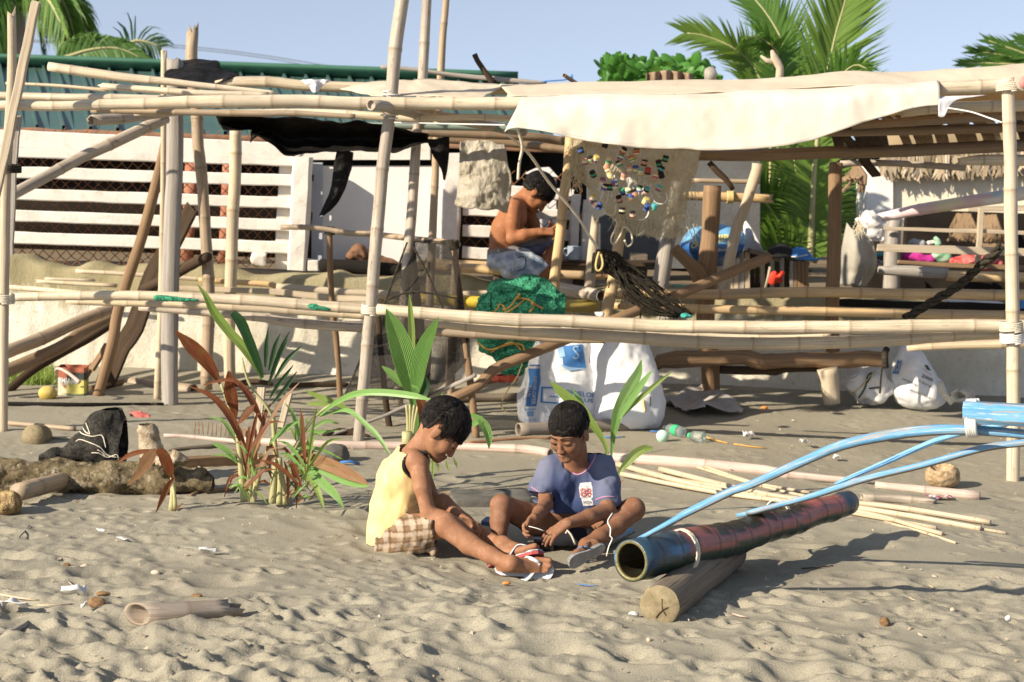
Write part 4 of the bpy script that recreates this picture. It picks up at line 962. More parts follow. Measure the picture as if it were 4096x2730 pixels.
def plaid(V):
 u=V[:,0]*1.0+V[:,1]*.3;w=V[:,2]-.25*V[:,0]
 c=np.tile([.22,.145,.085],(len(V),1))*(1+.3*fbm(V[:,0]*20,V[:,1]*20,V[:,2]*20,3))[:,None]
 for per,ph,wd,cl in((.042,0,.016,(.50,.40,.31)),(.042,.022,.005,(.10,.06,.03))):
  for ax in(u,w):
   m_=(((ax+ph)%per)<wd);c[m_]=c[m_]*.4+np.array(cl)*.6
 return c
So=SDF(q(150,1450,5.82),q(900,820,6.45),.0045)
So.cap(q(300,1215,6.20),q(360,1130,6.2),.088,.088,.03);So.cap(q(300,1230,6.13),q(300,1230,6.27),.075,.075,.03)
So.chain([q(340,1190,6.12),q(560,1140,6.04),q(735,1110,5.98)],[.075,.074,.058],.03)
So.chain([q(640,1200,6.02),q(700,1320,5.99)],[.05,.020],.03);So.chain([q(420,1260,6.08),q(520,1300,6.04)],[.05,.018],.03)
So.chain([q(340,1160,6.28),q(560,1040,6.26),q(740,950,6.23)],[.075,.068,.052],.03)
So.wrinkle(.009,(18,18,12),41);So.wrinkle(.004,(45,40,30),42)
So.cut(lambda X:q(735,0,6.0)[0]-.28*(X[...,2]-q(0,1150,6.0)[2])*(X[...,2]<q(0,1150,6.0)[2])-X[...,0]+.008*vn(X[...,1]*40,X[...,2]*40,0,3))
So.build('shorts',MATS['plaid'],boy,plaid)
boy2=thing('person','boy in a blue tee shirt with red number, cross legged on the sand','person','boys sitting on the sand')
q=lambda x,y,Y:P(p2(x,y),Y)
def torso2(B,g):
 for dx in(-.045,.045):
  o=np.array([dx,0,0])
  B.chain([q(800,1130,6.37)+o,q(820,920,6.32)+o,q(840,720,6.28)+o*1.2],[.082+g,.074+g,.066+g],.03)
 B.cap(q(660,610,6.27),q(1035,600,6.27),.044+g,.044+g,.035)
B=SDF(q(60,1460,5.72),q(1460,40,6.55),.0036)
torso2(B,0)
hc=q(785,262,6.13);L2=head(B,hc,(-.44,-.78,-.45),(-.15,-.2,1),.94)
B.cap(q(850,590,6.27),L2(-.02,0,-.05),.048,.046,.02)
B.chain([q(640,620,6.27),q(590,780,6.24),q(590,920,6.17)],[.040,.031,.028],.014)
B.chain([q(590,920,6.17),q(540,985,6.07),q(495,1035,6.00)],[.028,.026,.019],.012)
hand(B,q(495,1035,6.0),(-.55,-.45,-.6),(.5,-.5,-.2),.115,1,(.75,.8,.85,.9),.05,(.7,.5,.5))
B.chain([q(1060,620,6.27),q(1095,800,6.22),q(1110,960,6.12)],[.041,.033,.031],.014)
B.chain([q(1110,965,6.12),q(950,1025,6.04),q(775,1075,5.97)],[.031,.030,.020],.012)
hand(B,q(775,1075,5.97),(-.82,-.15,-.55),(-.35,.1,-.9),.135,-1,(.25,.3,.3,.3),.22,(.9,.35,.3),.1)
B.chain([q(720,1140,6.34),q(480,1040,6.24),q(220,925,6.14)],[.066,.058,.042],.02)
B.chain([q(220,925,6.14),q(205,1060,6.11),q(200,1150,6.09),q(195,1240,6.08)],[.042,.036,.029,.025],.014)
fr3=foot(B,q(195,1245,6.08),(.5,-.7,-.1),(0,0,1),.18,1)
B.chain([q(900,1140,6.34),q(1120,1060,6.26),q(1325,955,6.18)],[.066,.058,.045],.02)
B.chain([q(1325,960,6.18),q(1180,1090,6.10),q(1040,1190,6.02),q(930,1255,5.97)],[.044,.039,.031,.025],.014)
fr4=foot(B,q(925,1258,5.97),(-.80,-.45,-.30),(-.1,.86,.35),.15,1)
B.build('body',MATS['skin_dark'],boy2)
face_marks(L2,boy2)
hair(boy2,L2,.94,lambda f,l:np.where(f<-.025,-.06,np.where(f<.02,.004,np.where(f<.045,-.025,.006+.012*np.sin(l*260)))),seed=8,vol=.945)
sandal(boy2,fr4,'sole_grey','strap_blue');sandal(boy2,fr3,'strap_blue','strap_blue')
Sh=SDF(q(400,1120,5.95),q(1250,400,6.55),.0045)
torso2(Sh,.013)
Sh.chain([q(640,610,6.27),q(600,720,6.25),q(565,815,6.23)],[.049,.049,.053],.02)
Sh.chain([q(1060,610,6.27),q(1085,740,6.23),q(1090,880,6.18)],[.050,.052,.055],.02)
Sh.cut(lambda X:SDF.dcap(X,q(850,540,6.20),q(845,440,6.15),.060,.08),q(600,760,6.0),q(1100,380,6.5))
n1=unit(q(600,720,6.25)-q(560,850,6.22));n2=unit(q(1075,740,6.23)-q(1090,890,6.18))
e1_,e2_=q(572,838,6.22),q(1085,905,6.17)
Sh.cut(lambda X:(X-e1_)@n1,q(400,1000,5.95),q(648,700,6.5));Sh.cut(lambda X:(X-e2_)@n2,q(1022,1100,5.95),q(1250,800,6.5))
Sh.wrinkle(.0085,(14,14,8),51);Sh.wrinkle(.0055,(34,30,16),52)
Sh.cut(lambda X:X[...,2]-q(0,1010,6.25)[2])
tA=q(0,860,6.2)[2]
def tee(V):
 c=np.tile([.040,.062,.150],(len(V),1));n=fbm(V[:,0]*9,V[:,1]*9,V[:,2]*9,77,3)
 pale_mix=np.clip((V[:,2]-q(0,760,6.2)[2])/.08,0,1)*.35+np.clip((np.abs(V[:,0]-q(835,0,6.25)[0])-.075)/.03,0,1)*.5+.25*np.clip(n,0,1)  # paler and greyer towards shoulders and sleeves, plus random patches
 pale_mix=np.clip(pale_mix,0,.8)[:,None];return c*(1-pale_mix)+np.array([.19,.20,.27])*pale_mix
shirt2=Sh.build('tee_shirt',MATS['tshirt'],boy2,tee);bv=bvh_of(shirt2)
plain('print_white',(.60,.59,.58),(.48,.48,.50),60,.8);plain('print_red',(.33,.07,.07),(.42,.2,.2),70,.8);plain('print_pink',(.42,.22,.33),rough=.9);plain('print_dark',(.05,.05,.06),rough=.8);plain('print_blue',(.06,.20,.48),rough=.7);plain('print_lightblue',(.30,.48,.70),rough=.7)
patch('chest_print',bv,(p2(878,738),p2(972,730),p2(975,762),p2(872,768)),'print_white',shirt2)
patch('chest_print',bv,(p2(868,770),p2(980,762),p2(985,860),p2(880,862)),'print_white',shirt2,lift=.003)
lettering('chest_number',bv,'88',(p2(874,782),p2(976,776),p2(980,856),p2(884,856)),'print_red',shirt2,.006,.02)
patch('chest_print',bv,(p2(888,866),p2(975,862),p2(992,925),p2(905,930)),'print_white',shirt2,lift=.003)
lettering('chest_text',bv,'MIDA',(p2(905,890),p2(975,885),p2(978,912),p2(912,914)),'print_dark',shirt2,.006)
stripe('collar_seam',bv,[p2(715,500),p2(745,575),p2(800,640),p2(860,668),p2(930,635),p2(985,560),p2(1010,490)],.0035,'print_pink',boy2)
stripe('sleeve_seam',bv,[p2(470,770),p2(540,815),p2(600,830),p2(640,822)],.0028,'print_pink',boy2)
stripe('sleeve_seam',bv,[p2(1010,880),p2(1060,858),p2(1120,850),p2(1168,856)],.0028,'print_pink',boy2)
So=SDF(q(480,1380,5.95),q(1250,950,6.58),.0045)
So.cap(q(720,1170,6.36),q(880,1170,6.36),.10,.10,.03);So.cap(q(760,1060,6.33),q(860,1060,6.33),.075,.075,.03)
So.chain([q(720,1150,6.34),q(640,1105,6.31)],[.078,.072],.03);So.chain([q(900,1150,6.34),q(985,1120,6.31)],[.08,.074],.03)
So.chain([q(700,1200,6.22),q(950,1190,6.2)],[.045,.045],.04)
So.wrinkle(.005,(22,22,16),61)
So.build('shorts',MATS['shorts_black'],boy2,lambda V:np.tile([.012,.012,.018],(len(V),1)))
man=thing('person','shirtless man in washed denim shorts sitting on the bamboo bench, head bowed over his work','person')
q=lambda x,y,Y:P(p3(x,y),Y)
B=SDF(q(200,1700,10.25),q(1160,100,11.15),.0055)
for dy in(-.075,.075):
 o=np.array([0,dy,0])
 B.chain([q(400,1150,10.78)+o,q(395,980,10.78)+o,q(450,800,10.77)+o,q(540,640,10.76)+o*1.1,q(590,530,10.76)+o*.9],[.090,.082,.090,.088,.055],.04)
B.cap(q(560,520,10.60),q(600,520,10.92),.052,.052,.04)
hc=q(865,312,10.74);ang=R(53);L3=head(B,hc,(math.cos(ang),-.06,-math.sin(ang)),(math.sin(ang),0,math.cos(ang)),1.13)
B.cap(q(610,490,10.76),L3(-.015,0,-.05),.062,.055,.03)
B.chain([q(548,535,10.59),q(530,740,10.54),q(535,925,10.52)],[.056,.047,.040],.02)
B.chain([q(535,925,10.52),q(680,885,10.50),q(885,840,10.50)],[.042,.040,.027],.016)
hand(B,q(885,840,10.5),(1,.12,.05),(.1,.5,-.85),.165,1,(.85,.9,.95,1.0),.04,(.8,.3,.5),k=.006)
B.chain([q(690,560,10.95),q(790,740,10.98),q(830,880,10.95)],[.055,.045,.038],.02)
B.chain([q(830,880,10.95),q(1010,830,10.75)],[.038,.027],.016)
hand(B,q(1005,830,10.74),(.6,-.7,.2),(-.6,-.5,-.4),.165,-1,(.8,.8,.8,.9),.04,k=.006)
B.chain([q(410,1190,10.66),q(640,1260,10.6),q(880,1330,10.55)],[.09,.08,.058],.03)
B.chain([q(880,1340,10.55),q(860,1500,10.53),q(850,1650,10.5)],[.055,.052,.04],.02)
B.chain([q(440,1160,10.88),q(760,1050,10.9),q(1070,1010,10.88)],[.09,.075,.058],.03)
B.chain([q(1070,1015,10.88),q(1030,1120,10.8),q(930,1215,10.66)],[.056,.05,.034],.02)
foot(B,q(930,1225,10.64),(1,-.1,-.15),(0,-.3,.95),.22,-1)
B.build('body',MATS['skin_man'],man);face_marks(L3,man,s=1.1)
hair(man,L3,1.13,lambda f,l:np.where(f<-.02,-.07,np.where(f<.02,-.01,np.where(f<.04,-.03,.0))),.005,15,1400)
So=SDF(q(180,1560,10.2),q(1180,880,11.15),.0055)
for dy in(-.07,.07):So.cap(q(385,1190,10.78+dy),q(400,1085,10.78+dy),.108,.096,.04)
So.chain([q(410,1195,10.66),q(640,1270,10.6),q(800,1340,10.56),q(850,1385,10.54)],[.105,.103,.092,.082],.04)
So.chain([q(800,1350,10.55),q(790,1410,10.52)],[.075,.07],.04)
So.chain([q(440,1165,10.88),q(760,1060,10.9),q(1010,1020,10.88)],[.10,.088,.076],.04)
So.wrinkle(.013,(15,15,12),71,3)
hn=unit(q(840,1395,10.54)-q(700,1280,10.56));he=q(870,1415,10.54)
So.cut(lambda X:-((X-he)@hn),q(640,1560,10.2),q(1180,1200,10.68))
fe=q(1045,1010,10.88);So.cut(lambda X:fe[0]-X[...,0],q(900,1200,10.7),q(1180,880,11.15))
hipz=lambda V:V[:,2]-q(400,1110,10.78)[2]-.22*(V[:,0]-q(400,0,10.78)[0])
So.cut(lambda X:q(400,1035,10.78)[2]+.22*(X[...,0]-q(400,0,10.78)[0])-X[...,2],q(180,1300,10.2),q(600,880,11.15))
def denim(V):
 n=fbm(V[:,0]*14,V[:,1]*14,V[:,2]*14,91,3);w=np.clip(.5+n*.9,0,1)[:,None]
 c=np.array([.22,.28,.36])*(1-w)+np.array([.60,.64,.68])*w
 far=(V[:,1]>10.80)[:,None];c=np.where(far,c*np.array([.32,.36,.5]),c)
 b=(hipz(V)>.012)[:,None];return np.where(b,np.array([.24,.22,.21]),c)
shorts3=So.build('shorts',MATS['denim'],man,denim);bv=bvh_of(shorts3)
stripe('shorts_seam',bv,[p3(545,1080),p3(570,1180),p3(540,1260),p3(545,1350)],.004,'print_white',man)
stripe('shorts_pocket',bv,[p3(600,1170),p3(640,1150),p3(700,1180),p3(680,1300),p3(600,1330)],.004,'print_dark',man)
stripe('belt_loop',bv,[p3(345,1025),p3(360,1095)],.006,'strap_grey',man)
def cloth(name,label,cat,mat,rows,nu=60,nv=16,wr=.012,sc=9,seed=1,parent=None,thick=.003,group=None,lift=None):
 """rows: list of polylines (each a list of (pixel, Y)); sheet is swept between them"""
 R3=[catmull(np.array([P(p,Y)for p,Y in row]),.03)if len(row)>1 else None for row in rows]
 R3=[np.array([lerp_poly(r,t)for t in np.linspace(0,1,nu+1)])for r in R3]
 pts=np.array(R3)
 V=np.empty((nv+1,nu+1,3))
 for i in range(nu+1):
  c=catmull(pts[:,i],.01)if len(rows)>2 else pts[:,i]
  V[:,i]=np.array([lerp_poly(c,t)for t in np.linspace(0,1,nv+1)])
 e=1.0
 V[...,1]+=wr*fbm(V[...,0]*sc,V[...,2]*sc*.8,V[...,1]*sc*.6,seed,3)
 V[...,2]+=.5*wr*fbm(V[...,0]*sc,V[...,1]*sc,V[...,2]*sc,seed+9,2)
 w=nu+1
 F=[(j*w+i,j*w+i+1,(j+1)*w+i+1,(j+1)*w+i)for j in range(nv)for i in range(nu)]
 uv=np.stack(np.meshgrid(np.linspace(0,1,nu+1),np.linspace(0,1,nv+1)),-1).reshape(-1,2)
 o=new_obj(name,mesh(name,V.reshape(-1,3),F,True,uv),MATS[mat],parent)
 if thick:
  md=o.modifiers.new('thickness','SOLIDIFY');md.thickness=thick;md.offset=0
 if label:tag(o,label,cat,group)
 return o
k=NT('tarp');v=k.coord('Object',rand=False)
k.col(k.mix(k.ramp(k.noise(v,3,5),[(.35,0),(.65,1)]),(.80,.72,.57),(.87,.80,.66)));k.set(.8,.2)
tr=k.n('BsdfTranslucent');tr.inputs[0].default_value=(.70,.52,.26,1);mx=k.n('MixShader');mx.inputs[0].default_value=.38
k.l(k.b.outputs[0],mx.inputs[1]);k.l(tr.outputs[0],mx.inputs[2]);k.l(mx.outputs[0],k.out.inputs[0])
k.bump(k.noise(v,9,4),.4,.02);MATS['tarp']=k.m
cloth('canvas_awning','cream canvas sheet roof stretched over the bamboo frame at the right','tarp','tarp',[[(n10(2190,838),8.5),(n20(200,830),8.46),(n20(950,812),8.42),(n20(1900,795),8.38),(n30(0,776),8.36),(n30(900,738),8.36),(n30(1640,760),8.45),(n30(2600,770),8.5)],[(n10(2260,735),9.0),(n20(0,722),9.0),(n20(200,722),9.0),(n20(900,705),9.0),(n20(1700,685),9.0),(n20(2300,690),9.0),(n30(500,665),9.0),(n30(820,632),9.0),(n30(1400,625),9.0),(n30(1900,585),9.0),(n30(2600,530),9.0)],[(n20(60,800),9.25),(n20(260,800),9.3),(n20(900,800),9.35),(n20(1700,850),9.5),(n20(2300,930),9.7),(n30(500,1000),9.9),(n30(820,1020),9.9),(n30(1400,1010),9.9),(n30(1900,980),9.9),(n30(2600,940),9.9)]],150,30,.016,5,3)
SBR=random.Random(31)
for i in range(19):
 x=700+i*118+SBR.uniform(-20,20);sk=SBR.uniform(60,140)
 m=MB();m.add(*bar(catmull([P(n30(x,1060-.05*x),8.75),P(n30(x+sk,1180-.04*x),9.5),P(n30(x+sk*1.5,1325-.03*x),10.35)],.1),SBR.uniform(.05,.085),.012,(1,.2,0),.1))
 tag(m.build('loose_board',MATS[SBR.choice(['brownwood','palewood','darkwood'])],None,False),'loose thin board of the roof underside seen from below at the right','board','boards under the canvas roof')
flap=cloth('canvas_flap','big white canvas flap hanging over the front roof rail at the right','tarp','canvas',[[(n20(178,832),8.34),(n20(480,822),8.34),(n20(950,806),8.34),(n20(1400,815),8.34),(n20(1900,790),8.34),(n30(0,776),8.34),(n30(460,755),8.33),(n30(900,735),8.33),(n30(1300,712),8.3),(n30(1625,690),8.28)],[(n20(150,900),8.24),(n20(460,905),8.22),(n20(950,905),8.2),(n20(1400,905),8.2),(n20(1900,890),8.2),(n30(0,880),8.2),(n30(460,850),8.2),(n30(900,815),8.2),(n30(1300,775),8.2),(n30(1632,745),8.2)],[(n20(38,1120),8.12),(n20(140,1085),8.12),(n20(570,1172),8.12),(n20(1000,1238),8.12),(n20(1400,1272),8.12),(n20(1850,1290),8.12),(n20(2353,1260),8.12),(n30(430,1226),8.12),(n30(700,1145),8.14),(n30(940,1066),8.15),(n30(1430,930),8.17),(n30(1640,905),8.18)]],130,34,.014,6,12)
stripe('seam',bvh_of(flap),[n20(1888,800),n20(1895,1000),n20(1908,1286)],.0022,'rope_pale',flap)
stripe('hem',bvh_of(flap),[n20(160,1075),n20(570,1150),n20(1000,1216),n20(1400,1250),n20(1850,1268),n20(2353,1238),n30(430,1204),n30(700,1125),n30(940,1046),n30(1400,918)],.0026,'canvas',flap)
plain('canvas_grey',(.62,.62,.66),(.70,.70,.73),9,.9)
cloth('canvas_scrap','torn grey canvas corner hanging beside the right end of the white flap','cloth','canvas_grey',[[(n30(1640,830),8.2),(n30(1840,825),8.25),(n30(2035,818),8.3)],[(n30(1622,880),8.16),(n30(1700,875),8.18),(n30(1760,868),8.2)],[(n30(1622,1000),8.14),(n30(1650,1008),8.14),(n30(1672,1000),8.14)]],14,12,.006,14,5)
cloth('canvas_strip','cream canvas strip draped over the roof poles between the tall posts and the white flap','tarp','tarp',[[(n10(770,762),8.92),(n10(1000,708),8.95),(n10(1390,688),9.05),(n10(1440,676),9.05),(n10(1640,686),9.05),(n10(1900,712),9.02),(n10(2195,728),9.0)],[(n10(900,790),8.8),(n10(1100,765),8.75),(n10(1500,760),8.75),(n10(1800,775),8.75),(n10(2080,785),8.8)],[(n10(1040,815),8.58),(n10(1200,820),8.55),(n10(1500,830),8.52),(n10(1800,838),8.5),(n10(1990,838),8.5)]],60,14,.014,9,14)
cloth('black_plastic_sheet','black plastic sheet crumpled over the broken post at the left','plastic sheet','black_plastic',[[(n00(1405,640),9.35),(n00(1530,530),9.7),(n00(1700,514),9.8),(n00(1868,530),9.7),(n00(1900,585),9.5),(n00(2040,640),9.3)],[(n00(1410,680),9.2),(n00(1560,640),9.2),(n00(1720,640),9.2),(n00(1860,660),9.15),(n00(1960,660),9.1),(n00(2045,655),9.1)],[(n00(1420,720),9.0),(n00(1580,715),9.0),(n00(1720,720),8.95),(n00(1840,722),8.95),(n00(1900,700),8.95),(n00(2010,668),9.0)]],40,22,.03,13,7)
cloth('black_plastic_sheet','long black plastic sheet sagging under the middle of the roof','plastic sheet','black_plastic',[[(n00(1835,985),9.0),(n00(2353,1005),9.0),(n10(400,1015),9.0),(n10(900,1040),9.0),(n10(1250,1090),9.05),(n10(1530,1160),9.1)],[(n00(1880,1060),9.2),(n00(2353,1120),9.25),(n10(350,1180),9.25),(n10(900,1190),9.25),(n10(1250,1180),9.25),(n10(1520,1200),9.2)],[(n00(1905,1112),9.1),(n00(2160,1122),9.1),(n10(0,1150),9.1),(n10(160,1215),9.1),(n10(260,1300),9.1),(n10(350,1326),9.1),(n10(620,1298),9.1),(n10(880,1296),9.1),(n10(1100,1280),9.1),(n10(1230,1308),9.1),(n10(1400,1250),9.1),(n10(1520,1232),9.1)]],80,24,.028,10,21)
def strip_cloth(name,label,mat,L_,R_,Y,seed,nv=26):
 cloth(name,label,'plastic sheet',mat,[[(a,Y),(((a[0]+b[0])/2,(a[1]+b[1])/2),Y-.02),(b,Y)]for a,b in zip(L_,R_)],10,nv,.02,14,seed)
strip_cloth('torn_plastic_strip','torn black plastic strip dangling before the white gate','black_plastic',[n10(745,1295),n10(712,1420),n11(715,0),n11(690,150),n11(640,280),n11(592,400)],[n10(885,1295),n10(870,1450),n11(858,30),n11(815,160),n11(740,290),n11(640,400)],9.12,5)
strip_cloth('torn_plastic_strip','short torn spike of black plastic right of the second tall post','black_plastic',[n10(1505,1190),n10(1570,1330),n10(1640,1450),n10(1655,1530)],[n10(1705,1180),n10(1705,1300),n10(1690,1440),n10(1668,1540)],9.3,6)
strip_cloth('torn_plastic_strip','small black plastic rag left of the sagging plastic sheet','black_plastic',[n00(2180,1120),n00(2150,1180),n00(2140,1225)],[n00(2270,1130),n00(2200,1180),n00(2150,1230)],9.15,8,8)
k=NT('pale_plastic');v=k.coord('Object',rand=False)
k.col(k.mix(k.noise(v,4,4),(.50,.45,.35),(.62,.57,.47)));k.set(.45,.4)
tr=k.n('BsdfTranslucent');tr.inputs[0].default_value=(.55,.48,.35,1);mx=k.n('MixShader');mx.inputs[0].default_value=.3
k.l(k.b.outputs[0],mx.inputs[1]);k.l(tr.outputs[0],mx.inputs[2]);k.l(mx.outputs[0],k.out.inputs[0])
k.bump(k.noise(k.coord('Object',(1.6,1,.8),False),14,5,.6,.6),.9,.03);MATS['pale_plastic']=k.m
cloth('plastic_curtain','crumpled pale plastic sheet hanging beside the shirtless man','plastic sheet','pale_plastic',[[(n10(1800,1205),9.9),(n10(2000,1212),9.9),(n10(2175,1232),9.9)],[(n10(1790,1420),9.88),(n10(2000,1430),9.84),(n10(2215,1440),9.88)],[(n11(1785,60),9.9),(n11(2010,70),9.84),(n11(2240,80),9.9)],[(n11(1770,210),9.88),(n11(1990,230),9.82),(n11(2225,250),9.88)],[(n11(1748,300),9.9),(n11(1850,340),9.86),(n11(1990,335),9.84),(n11(2100,350),9.86),(n11(2200,365),9.9)]],34,40,.026,16,31)
def sheer(name,c,dens,scale):
 k=NT(name);v=k.coord('UV',(scale,scale*.8,1),False)
 vo=k.n('TexVoronoi',feature='DISTANCE_TO_EDGE');vo.inputs['Scale'].default_value=1;k.l(v,vo.inputs['Vector'])
 f=k.ramp(vo.outputs[0],[(dens*.5,1),(dens*.5+.06,0)])
 k.col(c);k.set(.8,.1);tp=k.n('BsdfTransparent');mx=k.n('MixShader')
 k.l(f,mx.inputs[0]);k.l(tp.outputs[0],mx.inputs[1]);k.l(k.b.outputs[0],mx.inputs[2]);k.l(mx.outputs[0],k.out.inputs[0]);MATS[name]=k.m
sheer('black_net',(.022,.019,.016),.35,330)
nets=thing('dark_net','fine black net stretched over the branch frame left of the green net','net')
cloth('net_panel',None,None,'black_net',[[(n11(1345,610),9.45),(n11(1740,595),8.9)],[(n11(1230,900),9.3),(n11(1790,900),8.85)],[(n11(1150,1140),9.1),(n11(1840,1250),8.8)],[(n12(960,180),8.95),(n12(1860,200),8.75)],[(n12(800,530),8.8),(n12(1500,560),8.7)]],30,40,.02,6,3,nets,0)
m=MB()
for pts in([n11(1345,620),n11(1240,900),n11(1150,1140),n12(955,190),n12(800,540)],[n11(1400,660),n11(1540,930),n11(1690,1280)],[n11(1150,1120),n11(1400,1045),n11(1820,1110)]):
 C=catmull([P(p,9.05)for p in pts],.03);m.add(*tube(C,.006,6))
m.build('edge_cord',MATS['rope_black'],nets)
k=NT('pale_net');v=k.coord('Object',(1,1,.45),False)
f=k.ramp(k.noise(v,60,5,.75,.8),[(.34,.45),(.55,.97)])
k.col(k.mix(k.noise(v,7,5),(.46,.38,.24),(.62,.54,.38)));k.set(.9,.1)
tr=k.n('BsdfTranslucent');tr.inputs[0].default_value=(.6,.5,.3,1);m1=k.n('MixShader');m1.inputs[0].default_value=.35;k.l(k.b.outputs[0],m1.inputs[1]);k.l(tr.outputs[0],m1.inputs[2])
tp=k.n('BsdfTransparent');mx=k.n('MixShader');k.l(f,mx.inputs[0]);k.l(tp.outputs[0],mx.inputs[1]);k.l(m1.outputs[0],mx.inputs[2]);k.l(mx.outputs[0],k.out.inputs[0]);MATS['pale_net']=k.m
plain('net_thread',(.62,.54,.38),(.72,.65,.5),30,.8)
fn=thing('float_net','pale fishing net hung up to dry with many small coloured floats','fishing net')
cloth('netting',None,None,'pale_net',[[(n20(625,1185),9.35),(n20(1100,1230),9.3),(n20(1720,1280),9.35)],[(n20(620,1450),9.38),(n20(1100,1460),9.22),(n20(1690,1450),9.35)],[(n21(690,100),9.4),(n21(1150,100),9.22),(n21(1665,60),9.35)],[(n21(880,330),9.42),(n21(1180,330),9.3),(n21(1600,300),9.38)],[(n21(985,430),9.45),(n21(1230,560),9.4),(n21(1560,600),9.42)]],44,44,.05,9,61,fn,0)
m=MB();rr=random.Random(4)
for i in range(260):
 e=rr.random()
 if e<.3:a=(620+rr.uniform(-40,60),1190+370*rr.random());p0=n20(*a);dx=rr.uniform(-70,40)
 elif e<.75:x=rr.uniform(960,1590);p0=n21(x,380+.22*(x-960)+rr.uniform(-30,30));dx=rr.uniform(-50,60)
 else:p0=n21(rr.uniform(1560,1680),rr.uniform(0,560));dx=rr.uniform(-30,60)
 l=rr.uniform(30,130)*.4675
 pts=[P(p0,9.38),P((p0[0]+dx*.2,p0[1]+l*.5),9.36+rr.uniform(-.04,.04)),P((p0[0]+dx*.45+rr.uniform(-8,8),p0[1]+l),9.36)]
 m.add(*tube(catmull(pts,.03),.0016,4))
m.build('strands',MATS['net_thread'],fn);m=MB()
for pts in([(980,420),(1000,470),(950,590),(975,640),(1030,560),(1060,490),(1120,540),(1130,620),(1090,655),(1065,600)],[(1180,560),(1240,520)],[(880,330),(920,380),(980,380),(990,300)]):
 m.add(*tube(catmull([P(n21(*p),9.3)for p in pts],.01),.006,6))
m.build('cord_loop',MATS['net_thread'],fn)
m=MB()
for i in range(34):
 x=rr.uniform(900,1280);top=n20(x*.55+480+40*rr.random(),1235);x1=rr.uniform(820,1420);y1=rr.uniform(1420,1750)
 C=catmull([P(top,9.2),P(n20((x1+x)/2,(1235+y1)/2),9.15),P(n20(x1,y1),9.12)],.03);m.add(*tube(C,.0028,5))
for pts in([(1180,425),(1230,425),(1265,390),(1275,350)],[(1290,110),(1290,200),(1330,280),(1400,290),(1430,240),(1415,190)],[(850,275),(885,190),(840,120)]):
 m.add(*tube(catmull([P(n21(*p),9.12)for p in pts],.01),.0042,6))
m.build('float_line',MATS['line_white'],fn)
FC={'r':(.45,.07,.05),'o':(.55,.25,.12),'c':(.75,.68,.50),'k':(.02,.02,.02),'g':(.08,.32,.20),'b':(.06,.12,.40),'t':(.10,.42,.45),'y':(.65,.55,.20),'p':(.62,.36,.30),'w':(.75,.73,.68),'v':(.22,.12,.20)}
attrcol('float_foam',.8,.2,.3,150,.1,60)
FL=[(1055,1290,'kcor'),(1170,1300,'korc'),(690,1290,'kbk'),(900,1240,'kkk'),(725,1385,'pcv'),(775,1365,'kcgo'),(820,1360,'ycv'),(930,1375,'cgc'),(1030,1350,'gcbo'),(1130,1360,'roygc'),(1235,1395,'kpok'),(915,1440,'poc'),(925,1405,'goc'),(1020,1400,'kcg'),(940,1500,'ycy'),(1060,1510,'popc'),(1160,1450,'bycg'),(1200,1475,'tcy'),(1265,1465,'rrk'),(1330,1515,'pcrp'),(1380,1500,'kkk'),(1380,1450,'ktk'),(1360,1400,'kgk'),(1415,1360,'kgk'),(795,1490,'kgk'),(1110,1450,'pcp'),(880,1550,'vpc'),(985,1575,'bcb'),(895,1600,'kcvb'),(940,1605,'kgk'),(980,1590,'rvc'),(1050,1640,'gbk'),(1090,1640,'cgpb'),(1150,1650,'kpo'),(1195,1615,'kgcb'),(1250,1630,'tkp'),(1362,1610,'ttpv'),(785,1695,'ycv'),(810,1750,'kpcv'),(1020,1705,'kpok'),(1115,1690,'bbco'),(1255,1775,'bkb'),(1320,1770,'ttg'),(1045,1805,'kck'),(1135,1835,'kpcr'),(850,1765,'bkb'),(1245,1720,'ycy')]
for x,y,cols in FL:
 c=P(n20(x,y-(1455 if False else 0)),9.08)if y<1562 else P(n21(x,y-1454.5),9.08)
 ax=unit([rr.uniform(-.6,.6),rr.uniform(-.7,.2),1]);r_=.0175;n=len(cols)
 V,F,CC=[],[],[];Tn,A,Bq=frames(np.array([c-ax*.02,c,c+ax*.02]));A,Bq=A[1],Bq[1]
 zs=[]
 for i in range(n):zs+=[(i/n+.02,i),((i+1)/n-.02,i)]
 zs=[(0,0)]+zs+[(1,n-1)]
 for jz,(z,ci)in enumerate(zs):
  rad=r_*(.72 if jz in(0,len(zs)-1)else 1)
  for j in range(10):
   a=2*math.pi*j/10;V.append(c+ax*(z-.5)*.036+(A*math.cos(a)+Bq*math.sin(a))*rad);CC.append(FC[cols[::-1][ci]])
 for i in range(len(zs)-1):
  for j in range(10):F.append((i*10+j,i*10+(j+1)%10,(i+1)*10+(j+1)%10,(i+1)*10+j))
 F+=[tuple(range(10))[::-1],tuple((len(zs)-1)*10+j for j in range(10))]
 new_obj('float',mesh('float',V,F,False,attr={'paint':np.array(CC)}),MATS['float_foam'],fn)
def rope(name,label,pts,r,mat,cat='rope',twist=0,group=None,seg=8):
 C=catmull(np.array([P(p,Y)for p,Y in pts]),max(.01,r));m=MB()
 if not twist:m.add(*tube(C,r,seg))
 else:
  Tn,A,Bq=frames(C);s=np.concatenate([[0],np.cumsum(np.linalg.norm(np.diff(C,axis=0),axis=1))])
  for k_ in range(3):
   a=s*twist+k_*2.094;m.add(*tube(C+(A*np.cos(a)[:,None]+Bq*np.sin(a)[:,None])*r*.55,r*.55,6,lump=.1))
 return tag(m.build(name,MATS[mat]),label,cat,group)
rope('twisted_net_rope','thick dark net twisted into a rope, sloping down at the far right',[(n31(2150,650),8.7),(n31(2100,720),8.75),(n31(1990,810),8.85),(n31(1800,985),9.0),(n31(1600,1110),9.1),(n31(1330,1275),9.2)],.026,'rope_black','rope',26)
